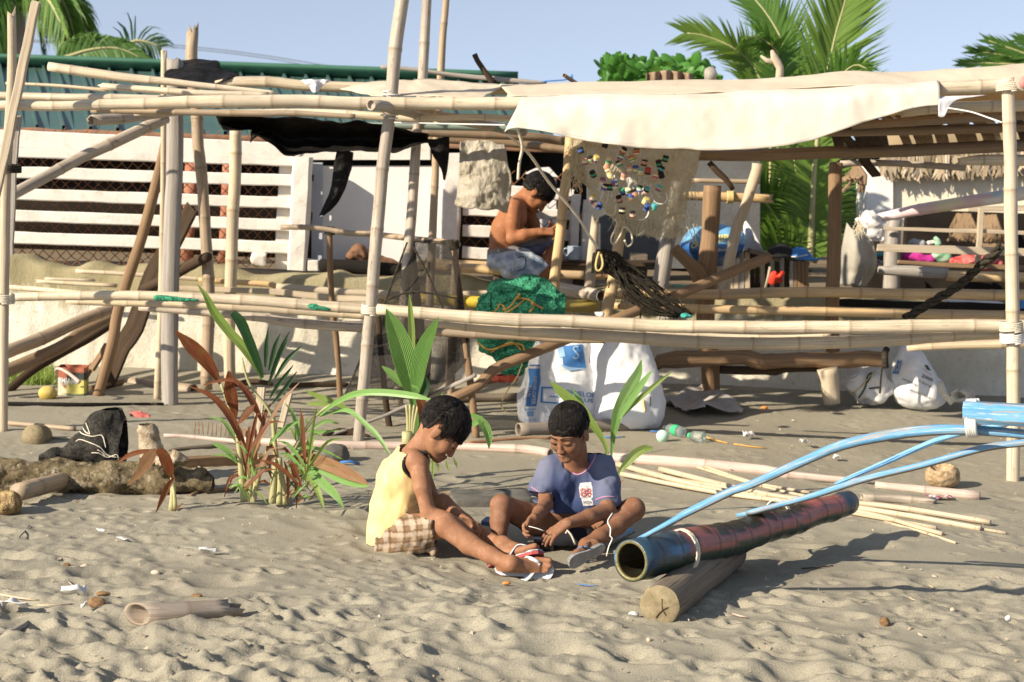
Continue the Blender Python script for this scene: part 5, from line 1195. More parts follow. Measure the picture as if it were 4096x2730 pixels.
bn=thing('black_net_bundle','bunched black net slung from a yellow cord down to the lower rail','net')
m=MB();rr=random.Random(9)
for i in range(70):
 o0,o1=rr.uniform(-1,1),rr.uniform(-1,1);yy=rr.uniform(-.06,.06)
 pts=[n21(862+25*o0,690+10*rr.random()),n21(960+70*o0,800-60*o0),n21(1150+90*o1,985-75*o1),n21(1360+90*o1,1150-70*o1),n21(1560+80*o1,1255-15*rr.random())]
 m.add(*tube(catmull([P((p[0]+rr.uniform(-7,7),p[1]+rr.uniform(-7,7)),9.2+yy*(0.3+.7*t))for t,p in zip((0,.5,1,1,.6),pts)],.03),.0032,4))
for i in range(150):
 t=rr.random();x=900+640*t;y=760+480*t;o0=rr.uniform(-85,85);dx,dy=rr.uniform(-55,55),rr.uniform(-55,55)
 m.add(*tube(catmull([P(n21(x+o0,y-o0*.8),9.2+rr.uniform(-.06,.04)),P(n21(x+o0+dx*.5+8,y-o0*.8+dy*.5+14),9.17),P(n21(x+o0+dx,y-o0*.8+dy),9.2+rr.uniform(-.06,.04))],.03),.0026,4))
m.build('net_strands',MATS['rope_black'],bn)
m=MB()
for i in range(46):
 x=790+80*rr.random();y=700+60*rr.random();m.add(*tube(catmull([P(n21(845,700),9.2),P(n21(x,y),9.16),P(n21(x-10+30*rr.random(),y+60+90*rr.random()),9.18)],.03),.004,4))
m.build('tassel',MATS['rope_black'],bn)
m=MB();m.add(*tube(catmull([P(n21(*p),9.13)for p in((850,700),(830,760),(820,830),(835,865),(865,850),(880,800),(865,720))],.01),.007,6));m.build('cord_loop',MATS['rope_yellow'],bn)
for x,y0,y1 in((1000,1010,1090),(1050,1040,1140),(1095,1080,1260),(1210,1110,1270),(940,960,1010)):
 rope('net_thread_end',f'dark loose net thread hanging below the black net bundle, {["first", "second", "longest left", "longest right", "topmost"][(1000, 1050, 1095, 1210, 940).index(x)]} one',[(n21(x,y0),9.2),(n21(x-6,(y0+y1)/2),9.19),(n21(x-10,y1),9.2)],.004,'rope_black','thread',group='threads under the black net')
rope('yellow_rope','yellow cord running from the canvas corner down to the black net bundle',[(n20(75,1160),8.6),(n20(250,1320),8.75),(n20(420,1562),8.95),(n21(640,370),9.1),(n21(755,550),9.18),(n21(850,690),9.2)],.008,'rope_pale','cord')
rope('frayed_rope','frayed cord hanging straight down from the canvas corner by the plastic curtain',[(n20(145,1090),8.5),(n20(190,1250),8.55),(n20(165,1400),8.6),(n20(155,1540),8.62)],.008,'rope_pale','cord')
rope('white_string','thin white string tied between the tall posts and the canvas corner',[(n10(1235,1050),8.45),(n10(1700,1062),8.42),(n10(2185,1072),8.3)],.004,'line_white','string')
rope('white_string','thin white string from the right post to the canvas flap',[(n30(1700,925),8.15),(n30(1900,960),8.1),(n30(2050,1010),8.05),(n30(2165,1050),8.0)],.004,'line_white','string')
rope('blue_string','thin blue string tied to the bamboo stub on the canvas roof',[(n20(370,698),9.5),(n20(580,680),9.48),(n20(615,640),9.46),(n20(620,695),9.46)],.004,'blue_plastic','string')
def lashing(label,centre,axis_pts,r,mat,n=5,w=.03,cr_=.004):
 a,b=P(*axis_pts[0]),P(*axis_pts[1]);ax=unit(b-a);c=P(*centre);Tn,A,Bq=frames(np.array([c-ax*.01,c,c+ax*.01]));A,Bq=A[1],Bq[1]
 t=np.linspace(0,n*2*math.pi,n*16);C=c+ax*((t/t[-1]-.5)*w)[:,None]+(A*np.cos(t)[:,None]+Bq*np.sin(t)[:,None])*r
 m=MB();m.add(*tube(C,cr_,5));return tag(m.build('lashing',MATS[mat]),label,'lashing','cord lashings')
lashing('white cord wound round the tall leaning post where a grey pole crosses',(n10(1200,900),8.5),((n10(1245,400),8.5),(n10(1175,1160),8.5)),.045,'line_white',8,.14)
lashing('white cord wound on the second tall post at the roof rail',(n10(1455,905),9.25),((n10(1492,330),9.25),(n10(1440,1000),9.25)),.036,'line_white',6,.08)
lashing('pale cord round the grey plugged pole, right of the tall posts',(n10(1530,985),8.85),((n10(1300,940),8.55),(n10(1800,1030),9.1)),.040,'rope_pale',4,.04)
lashing('black cord tied round the boards at the left edge post',(n00(90,1440),8.3),((n00(100,1000),8.3),(n00(85,1500),8.3)),.052,'rope_black',4,.04,.006)
lashing('yellow cord knotted on the crossbar before the shed wall',(n21(1970,235),10.33),((n21(1900,232),10.33),(n21(2200,244),10.33)),.036,'rope_yellow',5,.04,.006)
for cn,a_,b_,r_,mt,lb in((n31(2244,1340),n31(2240,900),n32(2262,0),.056,'rope_pale','pale cord round the right post at the thick lower rail'),(n31(2248,1440),n31(2240,900),n32(2262,0),.056,'line_white','white cord round the right post under the thick lower rail'),(n30(2216,740),n30(2213,665),n30(2230,1250),.056,'rope_pale','pale cord round the right post at the roof rail'),(n11(1035,1200),n11(1070,740),n12(975,450),.050,'rope_pale','pale cord round the tall leaning post at the lower rail'),(n00(1494,885),n00(1497,545),n01(1478,300),.066,'line_white','white cord round the thick grey post at the roof rail'),(n11(682,520),n11(680,505),n11(700,1100),.030,'rope_black','dark cord at the left joint of the branch frame'),(n11(1738,640),n11(1735,610),n12(1842,60),.032,'rope_black','dark cord at the right joint of the branch frame'),(n01(40,1100),n01(55,0),n02(30,500),.05,'rope_pale','pale cord round the left edge post at the lower rail')):
 Yc={n31(2244,1340):8.0,n31(2248,1440):8.0,n30(2216,740):8.0,n11(1035,1200):8.53,n00(1494,885):9.48,n11(682,520):9.78,n11(1738,640):8.94,n01(40,1100):8.34}[cn]
 lashing(lb,(cn,Yc),((a_,Yc),(b_,Yc)),r_,mt,6,.05)
cloth('cloth_tie','grey cloth knotted round the straight roof pole in the middle','cloth','canvas_grey',[[(n10(435,685),8.93),(n10(560,680),8.9),(n10(690,688),8.93)],[(n10(500,740),8.92),(n10(560,735),8.9),(n10(620,740),8.92)],[(n10(540,795),8.93),(n10(560,790),8.9),(n10(585,795),8.93)]],12,12,.012,40,3)
plain('drab_sheet',(.30,.275,.23),(.40,.37,.31),4,.9)
cloth('beige_sheet','drab beige cloth sheet hanging beside the dark knotty post at the right','cloth','drab_sheet',[[(n31(840,455),11.2),(n31(900,500),11.1),(n31(1000,470),11.2)],[(n31(800,650),11.2),(n31(920,640),11.05),(n31(1070,640),11.2)],[(n31(785,850),11.2),(n31(940,800),11.05),(n31(1090,850),11.2)],[(n31(780,1000),11.2),(n31(900,995),11.1),(n31(1000,1000),11.2)]],24,24,.03,9,51)
k=NT('green_net');v=k.coord('Object',rand=False)
wv=k.noise(k.coord('Object',(1,1,1),False),95,3,.6)
c=k.mix(k.ramp(wv,[(.38,0),(.62,1)]),(.018,.12,.065),(.09,.46,.27));k.col(c);k.set(.8,.15);k.bump(wv,1.0,.02);MATS['green_net']=k.m
gn=thing('green_net','heap of green fishing net with orange cords hung over the rail','fishing net')
B=SDF(P(n12(1760,420),9.0),P(n21(560,560),9.8),.009)
g=lambda x,y,Y:P(n11(x,y),Y)
for(x,y,Y,r)in((1990,1190,9.35,.05),(2080,1160,9.35,.075),(2150,1080,9.38,.075),(2120,1000,9.42,.04),(2200,1020,9.4,.05),(2260,1060,9.38,.08),(2353,1040,9.38,.085),(2440,1060,9.38,.085),(2530,1100,9.38,.08),(2620,1160,9.36,.07),(2690,1200,9.36,.055),(2560,1220,9.33,.085),(2420,1220,9.30,.09),(2280,1220,9.30,.09),(2150,1240,9.30,.085),(2050,1270,9.32,.07),(1990,1330,9.33,.06),(2050,1420,9.34,.075),(2150,1400,9.32,.09),(2300,1400,9.32,.09),(2450,1390,9.33,.085),(2570,1350,9.35,.07),(2100,1520,9.34,.075),(2200,1520,9.34,.08),(2320,1530,9.34,.085),(2420,1500,9.36,.07),(2170,1620,9.35,.06),(2270,1640,9.35,.06),(2200,1710,9.36,.04),(2300,1700,9.36,.035)):
 B.ell(g(x,y,Y),X3,(r,r*.9,r),.045)
B.wrinkle(.026,(10,10,14),5,3);B.wrinkle(.009,(38,38,50),6)
gb=B.build('net_heap',MATS['green_net'],gn);bv=bvh_of(gb)
for pts in([n11(1960,1290),n11(2100,1210),n11(2140,1150),n11(2180,1180),n11(2200,1220),n11(2350,1110),n21(130,1100),n21(240,1110),n21(300,1150),n21(370,1190)],[n21(20,1200),n21(90,1170),n21(170,1060),n21(150,1110)],[n11(1950,1480),n11(2050,1540),n11(2230,1490),n12(2330,90),n12(2353,160)],[n12(2000,160),n12(2010,210),n12(2000,280)],[n21(250,1220),n21(290,1170),n21(270,1140)],[n12(2060,150),n12(2160,90),n12(2250,70),n12(2320,130)]):
 stripe('orange_cord',bv,pts,.0058,'rope_orange',gn,lift=.006)
plain('red_net',(.32,.05,.03),(.45,.1,.06),60,.8,.2,.8,90)
B=SDF(P(n12(2060,440),9.1),P(n12(2300,310),9.5),.009);B.ell(P(n12(2180,372),9.3),X3,(.08,.06,.03),0);B.wrinkle(.008,(30,30,30),3);tag(B.build('red_net_scrap',MATS['red_net']),'scrap of red net at the foot of the green net heap','net')
cane('yellow_paint',(.50,.36,.03),(.62,.46,.06),ring=(.2,.14,.03),spot=.5,dirt=(.2,.14,.05))
pole('yellow_outrigger','yellow painted bamboo float lying behind the green net','bamboo pole','yellow_paint',[(n11(1430,1100),46,10.1),(n11(1900,1130),54,10.05),(n11(2353,1150),56,10.0),(n21(400,1160),56,9.95),(n21(845,1170),54,9.9)],.35)
pole('bamboo_pole','grey bamboo with dark hollow end pointing out beside the yellow float',BP,'greycane',[(n21(868,1082),54,9.75),(n21(760,1060),54,9.9),(n21(500,1015),54,10.2),(n21(300,980),54,10.45)],.35,None,hollow=(.15,0),jag=(.015,0))
def leafmat(name,c1,c2,tr_c,vein=True,rough=.45):
 k=NT(name);uv=k.coord('UV',(1,1,1));at=k.n('Attribute',attribute_name='node')
 c=k.mix(k.ramp(k.noise(k.coord('UV',(1.5,9,1)),2.5,4),[(.3,0),(.7,1)]),c1,c2)
 if 'rust' in name or 'tan' in name:c=k.mix(k.ramp(k.noise(k.coord('UV',(2.2,3,1)),2.0,5,.7),[(.52,0),(.66,.7)]),c,(.16,.19,.05));c=k.mix(k.ramp(k.noise(k.coord('UV',(3,16,1)),2.4,5,.7),[(.56,0),(.7,.6)]),c,(.42,.28,.17))
 else:c=k.mix(k.ramp(k.noise(k.coord('UV',(2.5,12,1)),2.6,5,.75),[(.62,0),(.72,.55)]),c,(.36,.27,.10))
 k.col(c);k.set(rough,.4)
 t=k.n('BsdfTranslucent');t.inputs[0].default_value=(*tr_c,1);mx=k.n('MixShader');mx.inputs[0].default_value=.3
 k.l(k.b.outputs[0],mx.inputs[1]);k.l(t.outputs[0],mx.inputs[2]);k.l(mx.outputs[0],k.out.inputs[0]);MATS[name]=k.m
leafmat('leaf_green',(.16,.31,.08),(.26,.44,.14),(.3,.5,.12));leafmat('leaf_dark',(.020,.060,.022),(.045,.11,.04),(.05,.14,.04));leafmat('leaf_lime',(.20,.32,.06),(.32,.42,.12),(.4,.5,.12))
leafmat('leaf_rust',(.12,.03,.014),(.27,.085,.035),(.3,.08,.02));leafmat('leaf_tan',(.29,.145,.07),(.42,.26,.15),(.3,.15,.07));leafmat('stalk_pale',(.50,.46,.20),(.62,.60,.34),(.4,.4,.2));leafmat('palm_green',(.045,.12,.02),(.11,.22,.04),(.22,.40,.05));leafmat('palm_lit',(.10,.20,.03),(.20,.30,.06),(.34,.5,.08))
def blade(par,pts,wid,Y,mat,twist=0.0,fold=.25,pleats=5,name='leaf',step=.02,tip=True):
 """pleated young coconut leaf: pts = mid-rib pixels, wid = half widths in pixels"""
 if not hasattr(Y,'__len__'):Y=[Y]*len(pts)
 Q=catmull(np.array([np.append(P(p,y),w*T(p,y))for p,y,w in zip(pts,Y,wid)]),step)
 C,w=Q[:,:3],np.maximum(Q[:,3],.0006);n=len(C);Tn=np.gradient(C,axis=0);Tn/=np.linalg.norm(Tn,axis=1)[:,None]
 view=C-np.array([0,0,H]);view/=np.linalg.norm(view,axis=1)[:,None]
 sd=np.cross(Tn,view);sd/=np.linalg.norm(sd,axis=1)[:,None]+1e-9;nr=np.cross(sd,Tn)
 ct,st=math.cos(twist),math.sin(twist);s2=sd*ct+nr*st;n2=nr*ct-sd*st
 nx=pleats*4+1;xs=np.linspace(-1,1,nx)
 V=[];U=[]
 for i in range(n):
  for j,x in enumerate(xs):
   pz=(1 if j%2 else-1)*.055*w[i]
   V.append(C[i]+s2[i]*x*w[i]+n2[i]*(-abs(x)*fold*w[i]+pz));U.append((i/n*2,(x+1)/2))
 F=[(i*nx+j,i*nx+j+1,(i+1)*nx+j+1,(i+1)*nx+j)for i in range(n-1)for j in range(nx-1)]
 return new_obj(name,mesh(name,V,F,False,np.array(U),{'node':np.zeros(len(V))}),MATS[mat],par)
def stalk(par,pts,r,Y,mat='stalk_pale',name='stem'):
 if not hasattr(Y,'__len__'):Y=[Y]*len(pts)
 C=catmull(np.array([P(p,y)for p,y in zip(pts,Y)]),.02);m=MB();m.add(*tube(C,np.linspace(r[0],r[1],len(C)),8));return m.build(name,MATS[mat],par)
S_=.4675
def bl(par,c,pts,wid,Y,mat,**kw):return blade(par,[c(*p)for p in pts],[w*S_ for w in wid],Y,mat,**kw)
SG='young coconut palms in the sand'
a=thing('coconut_seedling','young coconut palm with rust red and dark green leaves, left of the clump','palm seedling',SG)
for pts,r in(([n02(2090,1440),n02(2070,1240),n02(2050,1000),n02(2010,760),n02(1890,420)],(.016,.006)),([n02(2160,1470),n02(2120,1200),n02(2060,1060)],(.014,.008)),([n02(2165,1460),n02(2190,1250),n02(2230,1020)],(.013,.008)),([n02(2150,1450),n02(2230,1150),n02(2353,760),n12(0,430),n12(-70,200)],(.013,.004))):stalk(a,pts,r,6.75)
bl(a,n01,[(1500,1380),(1560,1440),(1640,1520),(1760,1640),(1850,1770),(1890,1850)],[8,34,62,60,30,6],6.75,'leaf_rust',twist=.3)
bl(a,n01,[(1690,980),(1760,1080),(1830,1220),(1960,1390),(2080,1520),(2200,1700),(2240,1800)],[3,24,40,42,40,26,6],6.8,'leaf_lime',twist=.3)
bl(a,n01,[(1990,1220),(2060,1290),(2110,1400),(2160,1520),(2220,1680),(2250,1780)],[30,50,46,44,30,8],6.72,'leaf_dark',twist=-.4)
for p in([(2295,1350),(2280,1480),(2275,1580),(2270,1690)],[(2400,1400),(2355,1500),(2330,1600),(2300,1720)],[(2480,1380),(2420,1500),(2370,1620),(2320,1740)],[(2590,1500),(2500,1580),(2430,1660),(2350,1790)]):
 bl(a,n01,p,[3,18,20,8],6.7,'leaf_dark',twist=.2,pleats=2)
for p in([(370,260),(300,350),(230,440),(170,540)],[(400,315),(340,400),(280,480),(190,590)],[(320,40),(250,180),(200,300),(160,420)]):
 bl(a,n12,p,[3,17,18,6],6.7,'leaf_dark',twist=.3,pleats=2)
bl(a,n02,[(1740,430),(1880,395),(2000,390),(2090,470),(2180,620),(2250,770)],[4,14,20,30,30,8],6.7,'leaf_rust',twist=.5,pleats=3)
bl(a,n02,[(2010,780),(2010,640),(1985,520),(1970,400),(1960,310)],[6,38,62,46,12],6.73,'leaf_rust',twist=.5)
bl(a,n02,[(1630,445),(1800,520),(1930,650),(2020,800),(2080,950),(2110,1090)],[5,24,34,34,24,6],6.66,'leaf_rust',twist=.35,pleats=3)
bl(a,n02,[(2030,770),(2090,700),(2140,640),(2180,600)],[4,30,34,6],6.66,'leaf_rust',twist=.3,pleats=3)
bl(a,n02,[(1810,930),(1890,960),(1960,1010),(2020,1080)],[5,24,24,8],6.72,'leaf_green',twist=.4,pleats=3)
bl(a,n02,[(1810,1030),(1900,1025),(1990,1060),(2030,1100)],[3,9,10,5],6.72,'leaf_green',pleats=2)
for p in([(1920,1390),(1940,1290),(1980,1210),(2030,1200)],[(1965,1300),(1980,1240),(2020,1205),(2050,1210)]):bl(a,n02,p,[3,10,14,5],6.68,'leaf_rust',pleats=2)
b=thing('coconut_seedling','young coconut palm with long arching green leaf and rusty skirt, right of the clump','palm seedling',SG)
for pts,r in(([n12(190,1440),n12(205,1250),n12(225,1050)],(.016,.012)),([n12(250,1450),n12(260,1250),n12(250,1050)],(.016,.012)),([n12(300,1450),n12(280,1250),n12(240,1060)],(.012,.010)),([n12(370,1000),n12(480,800),n12(600,660),n12(760,560)],(.010,.004)),([n12(225,1050),n12(205,850),n12(195,720)],(.012,.008))):stalk(b,pts,r,6.7)
bl(b,n12,[(590,700),(700,610),(850,530),(1000,500),(1200,505),(1400,530),(1560,560)],[8,24,36,38,40,36,6],[6.7,6.65,6.6,6.55,6.5,6.45,6.42],'leaf_green',twist=.75,pleats=4)
bl(b,n12,[(600,700),(760,650),(860,660),(980,760),(1090,870),(1200,1030)],[5,16,24,24,24,8],[6.7,6.65,6.6,6.55,6.5,6.45],'leaf_green',twist=.5,pleats=3)
bl(b,n12,[(480,480),(580,530),(690,570),(800,620),(870,660)],[8,26,26,22,6],7.0,'leaf_lime',twist=.4,pleats=3)
bl(b,n12,[(480,595),(580,590),(690,610)],[4,22,10],7.0,'leaf_lime',twist=.4,pleats=3)
bl(b,n12,[(170,930),(230,870),(320,790),(420,740)],[5,20,22,6],6.66,'leaf_green',twist=.4,pleats=3)
bl(b,n12,[(300,1040),(480,1060),(640,1110),(800,1180),(930,1240),(1010,1285)],[8,46,64,60,40,6],[6.68,6.62,6.56,6.5,6.45,6.42],'leaf_tan',twist=.45,pleats=6)
bl(b,n12,[(350,1050),(520,1120),(660,1190),(800,1250),(920,1285),(1015,1300)],[6,26,36,40,30,6],[6.67,6.6,6.54,6.48,6.44,6.4],'leaf_green',twist=.5,pleats=5)
bl(b,n12,[(370,1060),(500,1160),(600,1260),(700,1350),(760,1420),(800,1480)],[6,36,46,40,24,4],[6.67,6.6,6.54,6.48,6.44,6.4],'leaf_green',twist=.45,pleats=5)
bl(b,n12,[(400,1080),(500,1200),(570,1320),(610,1420),(635,1490)],[5,24,26,16,3],[6.66,6.6,6.54,6.5,6.46],'leaf_lime',twist=.3,pleats=3)
bl(b,n12,[(240,1030),(160,1060),(80,1100),(10,1120)],[8,46,52,12],6.62,'leaf_tan',twist=.5,pleats=4)
for p,mt in(([(290,1080),(320,1180),(325,1320),(325,1450)],'leaf_rust'),([(330,1070),(375,1200),(400,1340),(395,1500)],'leaf_rust'),([(180,1090),(160,1150),(190,1240)],'leaf_rust'),([(290,1060),(350,1040),(440,970),(600,980),(800,1070)],'leaf_green'),([(340,1050),(420,1020),(580,1040),(760,1110)],'leaf_tan'),([(20,1070),(90,880),(190,700),(280,560),(420,410)],'leaf_tan'),([(230,1050),(190,950),(150,960),(140,1010)],'leaf_rust')):
 bl(b,n12,p,[4]+[15]*(len(p)-2)+[3],6.62,mt,twist=.3,pleats=2)
for p in([(390,900),(400,800),(410,710)],[(420,900),(440,790),(430,700)],[(480,720),(500,760),(490,830)],[(500,830),(640,740),(760,760)],[(490,830),(600,830),(760,820)]):bl(b,n12,p,[5,17,4],6.75,'leaf_green',pleats=2)
rl=random.Random(15)
for i in range(46):
 o_=a if rl.random()<.5 else b;x0,y0=(rl.uniform(2080,2200),rl.uniform(1050,1420))if o_ is a else(rl.uniform(2530,2660),rl.uniform(1020,1420));dx,dy=rl.uniform(-190,190),rl.uniform(-170,120)
 bl(o_,n02,[(x0,y0),(x0+dx*.5,y0+dy*.7-20),(x0+dx,y0+dy+abs(dx)*.35)],[4,rl.uniform(8,17),2],6.7+rl.uniform(-.15,.15),rl.choice(['leaf_rust','leaf_tan','leaf_green','leaf_lime','leaf_dark']),twist=rl.uniform(-.6,.6),pleats=2)
for i in range(34):
 o_,x0=(a,rl.uniform(2080,2200))if i<18 else(b,rl.uniform(2540,2650));y0=rl.uniform(980,1350);an=R(rl.uniform(-150,-35));ln=rl.uniform(260,560);dx,dy=math.cos(an)*ln,math.sin(an)*ln
 bl(o_,n02,[(x0,y0),(x0+dx*.35,y0+dy*.5),(x0+dx*.7,y0+dy*.9),(x0+dx*1.1,y0+dy*rl.uniform(.75,1.1))],[5,rl.uniform(10,20),rl.uniform(9,17),2],6.7+rl.uniform(-.2,.2),rl.choice(['leaf_rust','leaf_tan','leaf_green','leaf_green','leaf_lime','leaf_lime']),twist=rl.uniform(-.6,.6),pleats=2)
c_=thing('coconut_seedling','small wilted seedling with drooping orange brown leaves in front of the mossy log','palm seedling',SG)
stalk(c_,[n02(1470,1510),n02(1480,1350),n02(1470,1190),n02(1430,1080)],(.016,.006),6.55);stalk(c_,[n02(1500,1490),n02(1495,1380),n02(1480,1300)],(.010,.006),6.53)
bl(c_,n02,[(1000,1100),(1090,1040),(1200,1005),(1330,990)],[3,22,24,10],6.6,'leaf_rust',twist=.5,pleats=3)
bl(c_,n02,[(1090,1290),(1170,1210),(1230,1130),(1280,1050),(1340,985)],[5,26,46,56,20],6.52,'leaf_tan',twist=.3,pleats=5)
bl(c_,n02,[(1340,985),(1390,1010),(1430,1090),(1460,1180),(1475,1230)],[16,46,52,34,6],6.5,'leaf_rust',twist=-.3,pleats=5)
bl(c_,n02,[(1490,1225),(1430,1300),(1390,1390),(1335,1520)],[12,28,24,3],6.45,'leaf_rust',twist=.3,pleats=3)
bl(c_,n02,[(1480,1500),(1520,1480),(1570,1440)],[3,9,3],6.5,'leaf_rust',pleats=2)
d_=thing('coconut_seedling','bright green coconut palm with broad upright leaves behind the boy in yellow','palm seedling',SG)
for dx in(-30,-10,12,34):stalk(d_,[n12(1370+dx*.5,900),n12(1380+dx,720),n12(1385+dx*1.6,600)],(.011,.006),7.5)
Q_=world_path([(n12(1345,830),46,7.45),(n12(1345,905),46,7.45),(n12(1345,990),46,7.45)],.03);m=MB();m.add(*tube(Q_[:,:3],Q_[:,3],8));m.build('leaf_sheath',MATS['stalk_pale'],d_)
bl(d_,n11,[(1165,1190),(1210,1300),(1260,1440),(1310,1600),(1350,1760),(1390,1930),(1400,2050)],[4,60,92,104,92,50,14],7.5,'leaf_green',twist=.25,pleats=7)
bl(d_,n11,[(1362,1065),(1370,1180),(1378,1330),(1385,1500),(1390,1700),(1395,1900)],[3,20,28,26,22,10],7.6,'leaf_lime',twist=.2,pleats=3)
bl(d_,n11,[(1612,1262),(1560,1370),(1500,1500),(1450,1660),(1430,1800),(1410,1950)],[4,42,66,74,60,18],7.45,'leaf_green',twist=-.3,pleats=6)
bl(d_,n12,[(1130,270),(1180,310),(1240,370),(1300,440)],[6,28,34,14],7.6,'leaf_green',twist=.3,pleats=3)
bl(d_,n12,[(1500,360),(1510,420),(1480,500),(1440,590)],[10,30,40,14],7.6,'leaf_dark',twist=.3,pleats=3)
bl(d_,n12,[(1650,490),(1590,560),(1540,630),(1480,740),(1420,880)],[5,26,34,30,14],7.35,'leaf_green',twist=.4,pleats=4)
bl(d_,n12,[(1375,520),(1430,540),(1470,610),(1480,690),(1455,800)],[4,24,44,40,10],7.35,'leaf_rust',twist=.2,pleats=4)
bl(d_,n12,[(1380,430),(1420,450),(1450,490)],[4,14,4],7.4,'leaf_green',pleats=2)
bl(d_,n12,[(1420,900),(1440,750),(1460,620)],[16,26,8],7.4,'leaf_green',pleats=3)
for p,w in(([(1850,700),(1900,690),(1960,720),(2010,790),(2040,880),(2045,975)],[10,20,30,42,34,4]),([(1830,740),(1880,760),(1920,760),(1990,740)],[6,28,30,8]),([(1810,660),(1860,670),(1900,690)],[6,18,5])):bl(d_,n12,p,w,7.3,'leaf_green',twist=.4,pleats=3)
for p in([(1560,1050),(1570,1120),(1560,1250)],[(1740,1050),(1760,1100),(1775,1140)],[(1600,1090),(1615,1140),(1618,1180)],[(1540,1060),(1535,1160),(1530,1250)],[(1680,1080),(1690,1120),(1700,1170)]):bl(d_,n12,p,[6,12,2],7.2,'leaf_lime',pleats=2)
e_=thing('coconut_seedling','slender lime green coconut seedling behind the boy in blue','palm seedling',SG)
bl(e_,n22,[(430,400),(500,470),(600,560),(700,650),(790,770),(870,880),(915,1000),(905,1060)],[6,34,46,44,36,24,14,5],6.9,'leaf_lime',twist=.2,pleats=4)
bl(e_,n22,[(610,460),(680,560),(720,620)],[4,22,10],6.95,'leaf_green',twist=.3,pleats=2)
bl(e_,n22,[(1210,215),(1180,320),(1120,430),(1050,560),(1000,690),(970,850),(955,1000),(945,1120)],[4,36,52,54,46,26,12,5],6.95,'leaf_green',twist=.2,pleats=5)
bl(e_,n22,[(1300,310),(1230,400),(1150,520),(1080,620),(1020,720)],[6,26,30,28,10],6.9,'leaf_green',twist=-.3,pleats=3)
bl(e_,n22,[(1470,320),(1360,400),(1230,510),(1110,620),(1050,700)],[4,17,22,20,6],6.9,'leaf_lime',twist=.3,pleats=2)
bl(e_,n22,[(1310,970),(1240,970),(1150,1020),(1080,1100),(1020,1170),(985,1260)],[10,34,42,34,14,6],6.75,'leaf_lime',twist=.3,pleats=4)
bl(e_,n22,[(1060,1240),(1020,1290),(980,1350)],[4,10,5],6.7,'leaf_tan',pleats=2)
for pts in([n22(905,1060),n22(920,1150),n22(930,1250),n22(935,1400)],[n22(945,1120),n22(940,1300),n22(938,1400)],[n22(985,1260),n22(960,1340),n22(945,1420)]):stalk(e_,pts,(.006,.010),6.8)
def frond(par,pts,Y,llen,n,mat,w=.022,droop=.25,ang=.85,rmat='stalk_pale',rr_=(.022,.005),side3=None,name='frond',seed=0,taper=.35,start=.06):
 if not hasattr(Y,'__len__'):Y=[Y]*len(pts)
 r_=random.Random(seed);C=catmull(np.array([P(p,y)for p,y in zip(pts,Y)]),.04);Tn,A,Bq=frames(C,(0,-1,.2)if side3 is None else side3)
 fo=bpy.data.objects.new(name,None);COL.objects.link(fo);fo.parent=par
 m=MB();m.add(*tube(C,np.linspace(rr_[0],rr_[1],len(C)),6));m.build('midrib',MATS[rmat],fo)
 m=MB()
 for i in range(n):
  t=start+(1-start)*i/(n-1);x=t*(len(C)-1);j=min(int(x),len(C)-2);c=C[j]+(C[j+1]-C[j])*(x-j);tn,a,bq=Tn[j],A[j],Bq[j]
  L_=llen*(taper+(1-taper)*math.sin(math.pi*min(1,.18+.80*t))**.8)*r_.uniform(.9,1.08)
  for sg in(1,-1):
   an=ang*(1-.45*t)+r_.gauss(0,.04);d=unit(tn*math.cos(an)+bq*sg*math.sin(an)+a*r_.uniform(.05,.28));ww=w*r_.uniform(.8,1.1)
   p=c.copy();Vb=[];sdv=unit(np.cross(d,a));nseg=4
   for k_ in range(nseg+1):
    tt=k_/nseg;wd=ww*(.55+1.2*tt if tt<.3 else(1-tt)*1.3)if tt<1 else.001
    Vb+=[p+sdv*wd*.5-a*wd*.15,p,p-sdv*wd*.5-a*wd*.15]
    d=unit(d+np.array([0,0,-droop*L_*(tt+.2)]));p=p+d*L_/nseg
   F=[(k_*3+o,k_*3+o+1,(k_+1)*3+o+1,(k_+1)*3+o)for k_ in range(nseg)for o in(0,1)]
   m.add(Vb,F,[(k_/4,.5+.1*o)for k_ in range(nseg+1)for o in range(3)])
 m.build('leaflets',MATS[mat],fo);return fo
pa=thing('coconut_palm','young coconut palm with great fans of fronds rising behind the canvas roof','palm tree')
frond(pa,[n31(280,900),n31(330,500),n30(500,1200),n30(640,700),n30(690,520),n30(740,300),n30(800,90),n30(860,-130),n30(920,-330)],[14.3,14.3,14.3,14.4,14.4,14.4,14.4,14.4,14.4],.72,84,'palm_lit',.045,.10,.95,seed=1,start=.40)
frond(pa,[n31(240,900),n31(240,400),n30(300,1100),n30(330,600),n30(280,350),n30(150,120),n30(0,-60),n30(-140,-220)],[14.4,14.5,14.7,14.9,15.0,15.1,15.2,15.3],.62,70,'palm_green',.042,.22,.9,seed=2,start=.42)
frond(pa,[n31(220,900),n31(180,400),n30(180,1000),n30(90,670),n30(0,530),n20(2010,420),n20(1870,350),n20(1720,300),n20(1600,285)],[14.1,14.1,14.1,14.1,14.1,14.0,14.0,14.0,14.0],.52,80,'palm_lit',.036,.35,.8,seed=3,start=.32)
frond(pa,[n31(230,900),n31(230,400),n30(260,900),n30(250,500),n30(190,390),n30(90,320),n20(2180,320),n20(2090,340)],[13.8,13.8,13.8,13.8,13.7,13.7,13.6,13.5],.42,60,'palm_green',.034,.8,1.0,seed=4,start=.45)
frond(pa,[n31(300,900),n31(420,300),n30(600,1100),n30(760,700),n30(900,560),n30(1010,590)],[13.9,13.9,13.9,13.9,13.8,13.7],.48,50,'palm_green',.035,.3,.9,seed=5,start=.45)
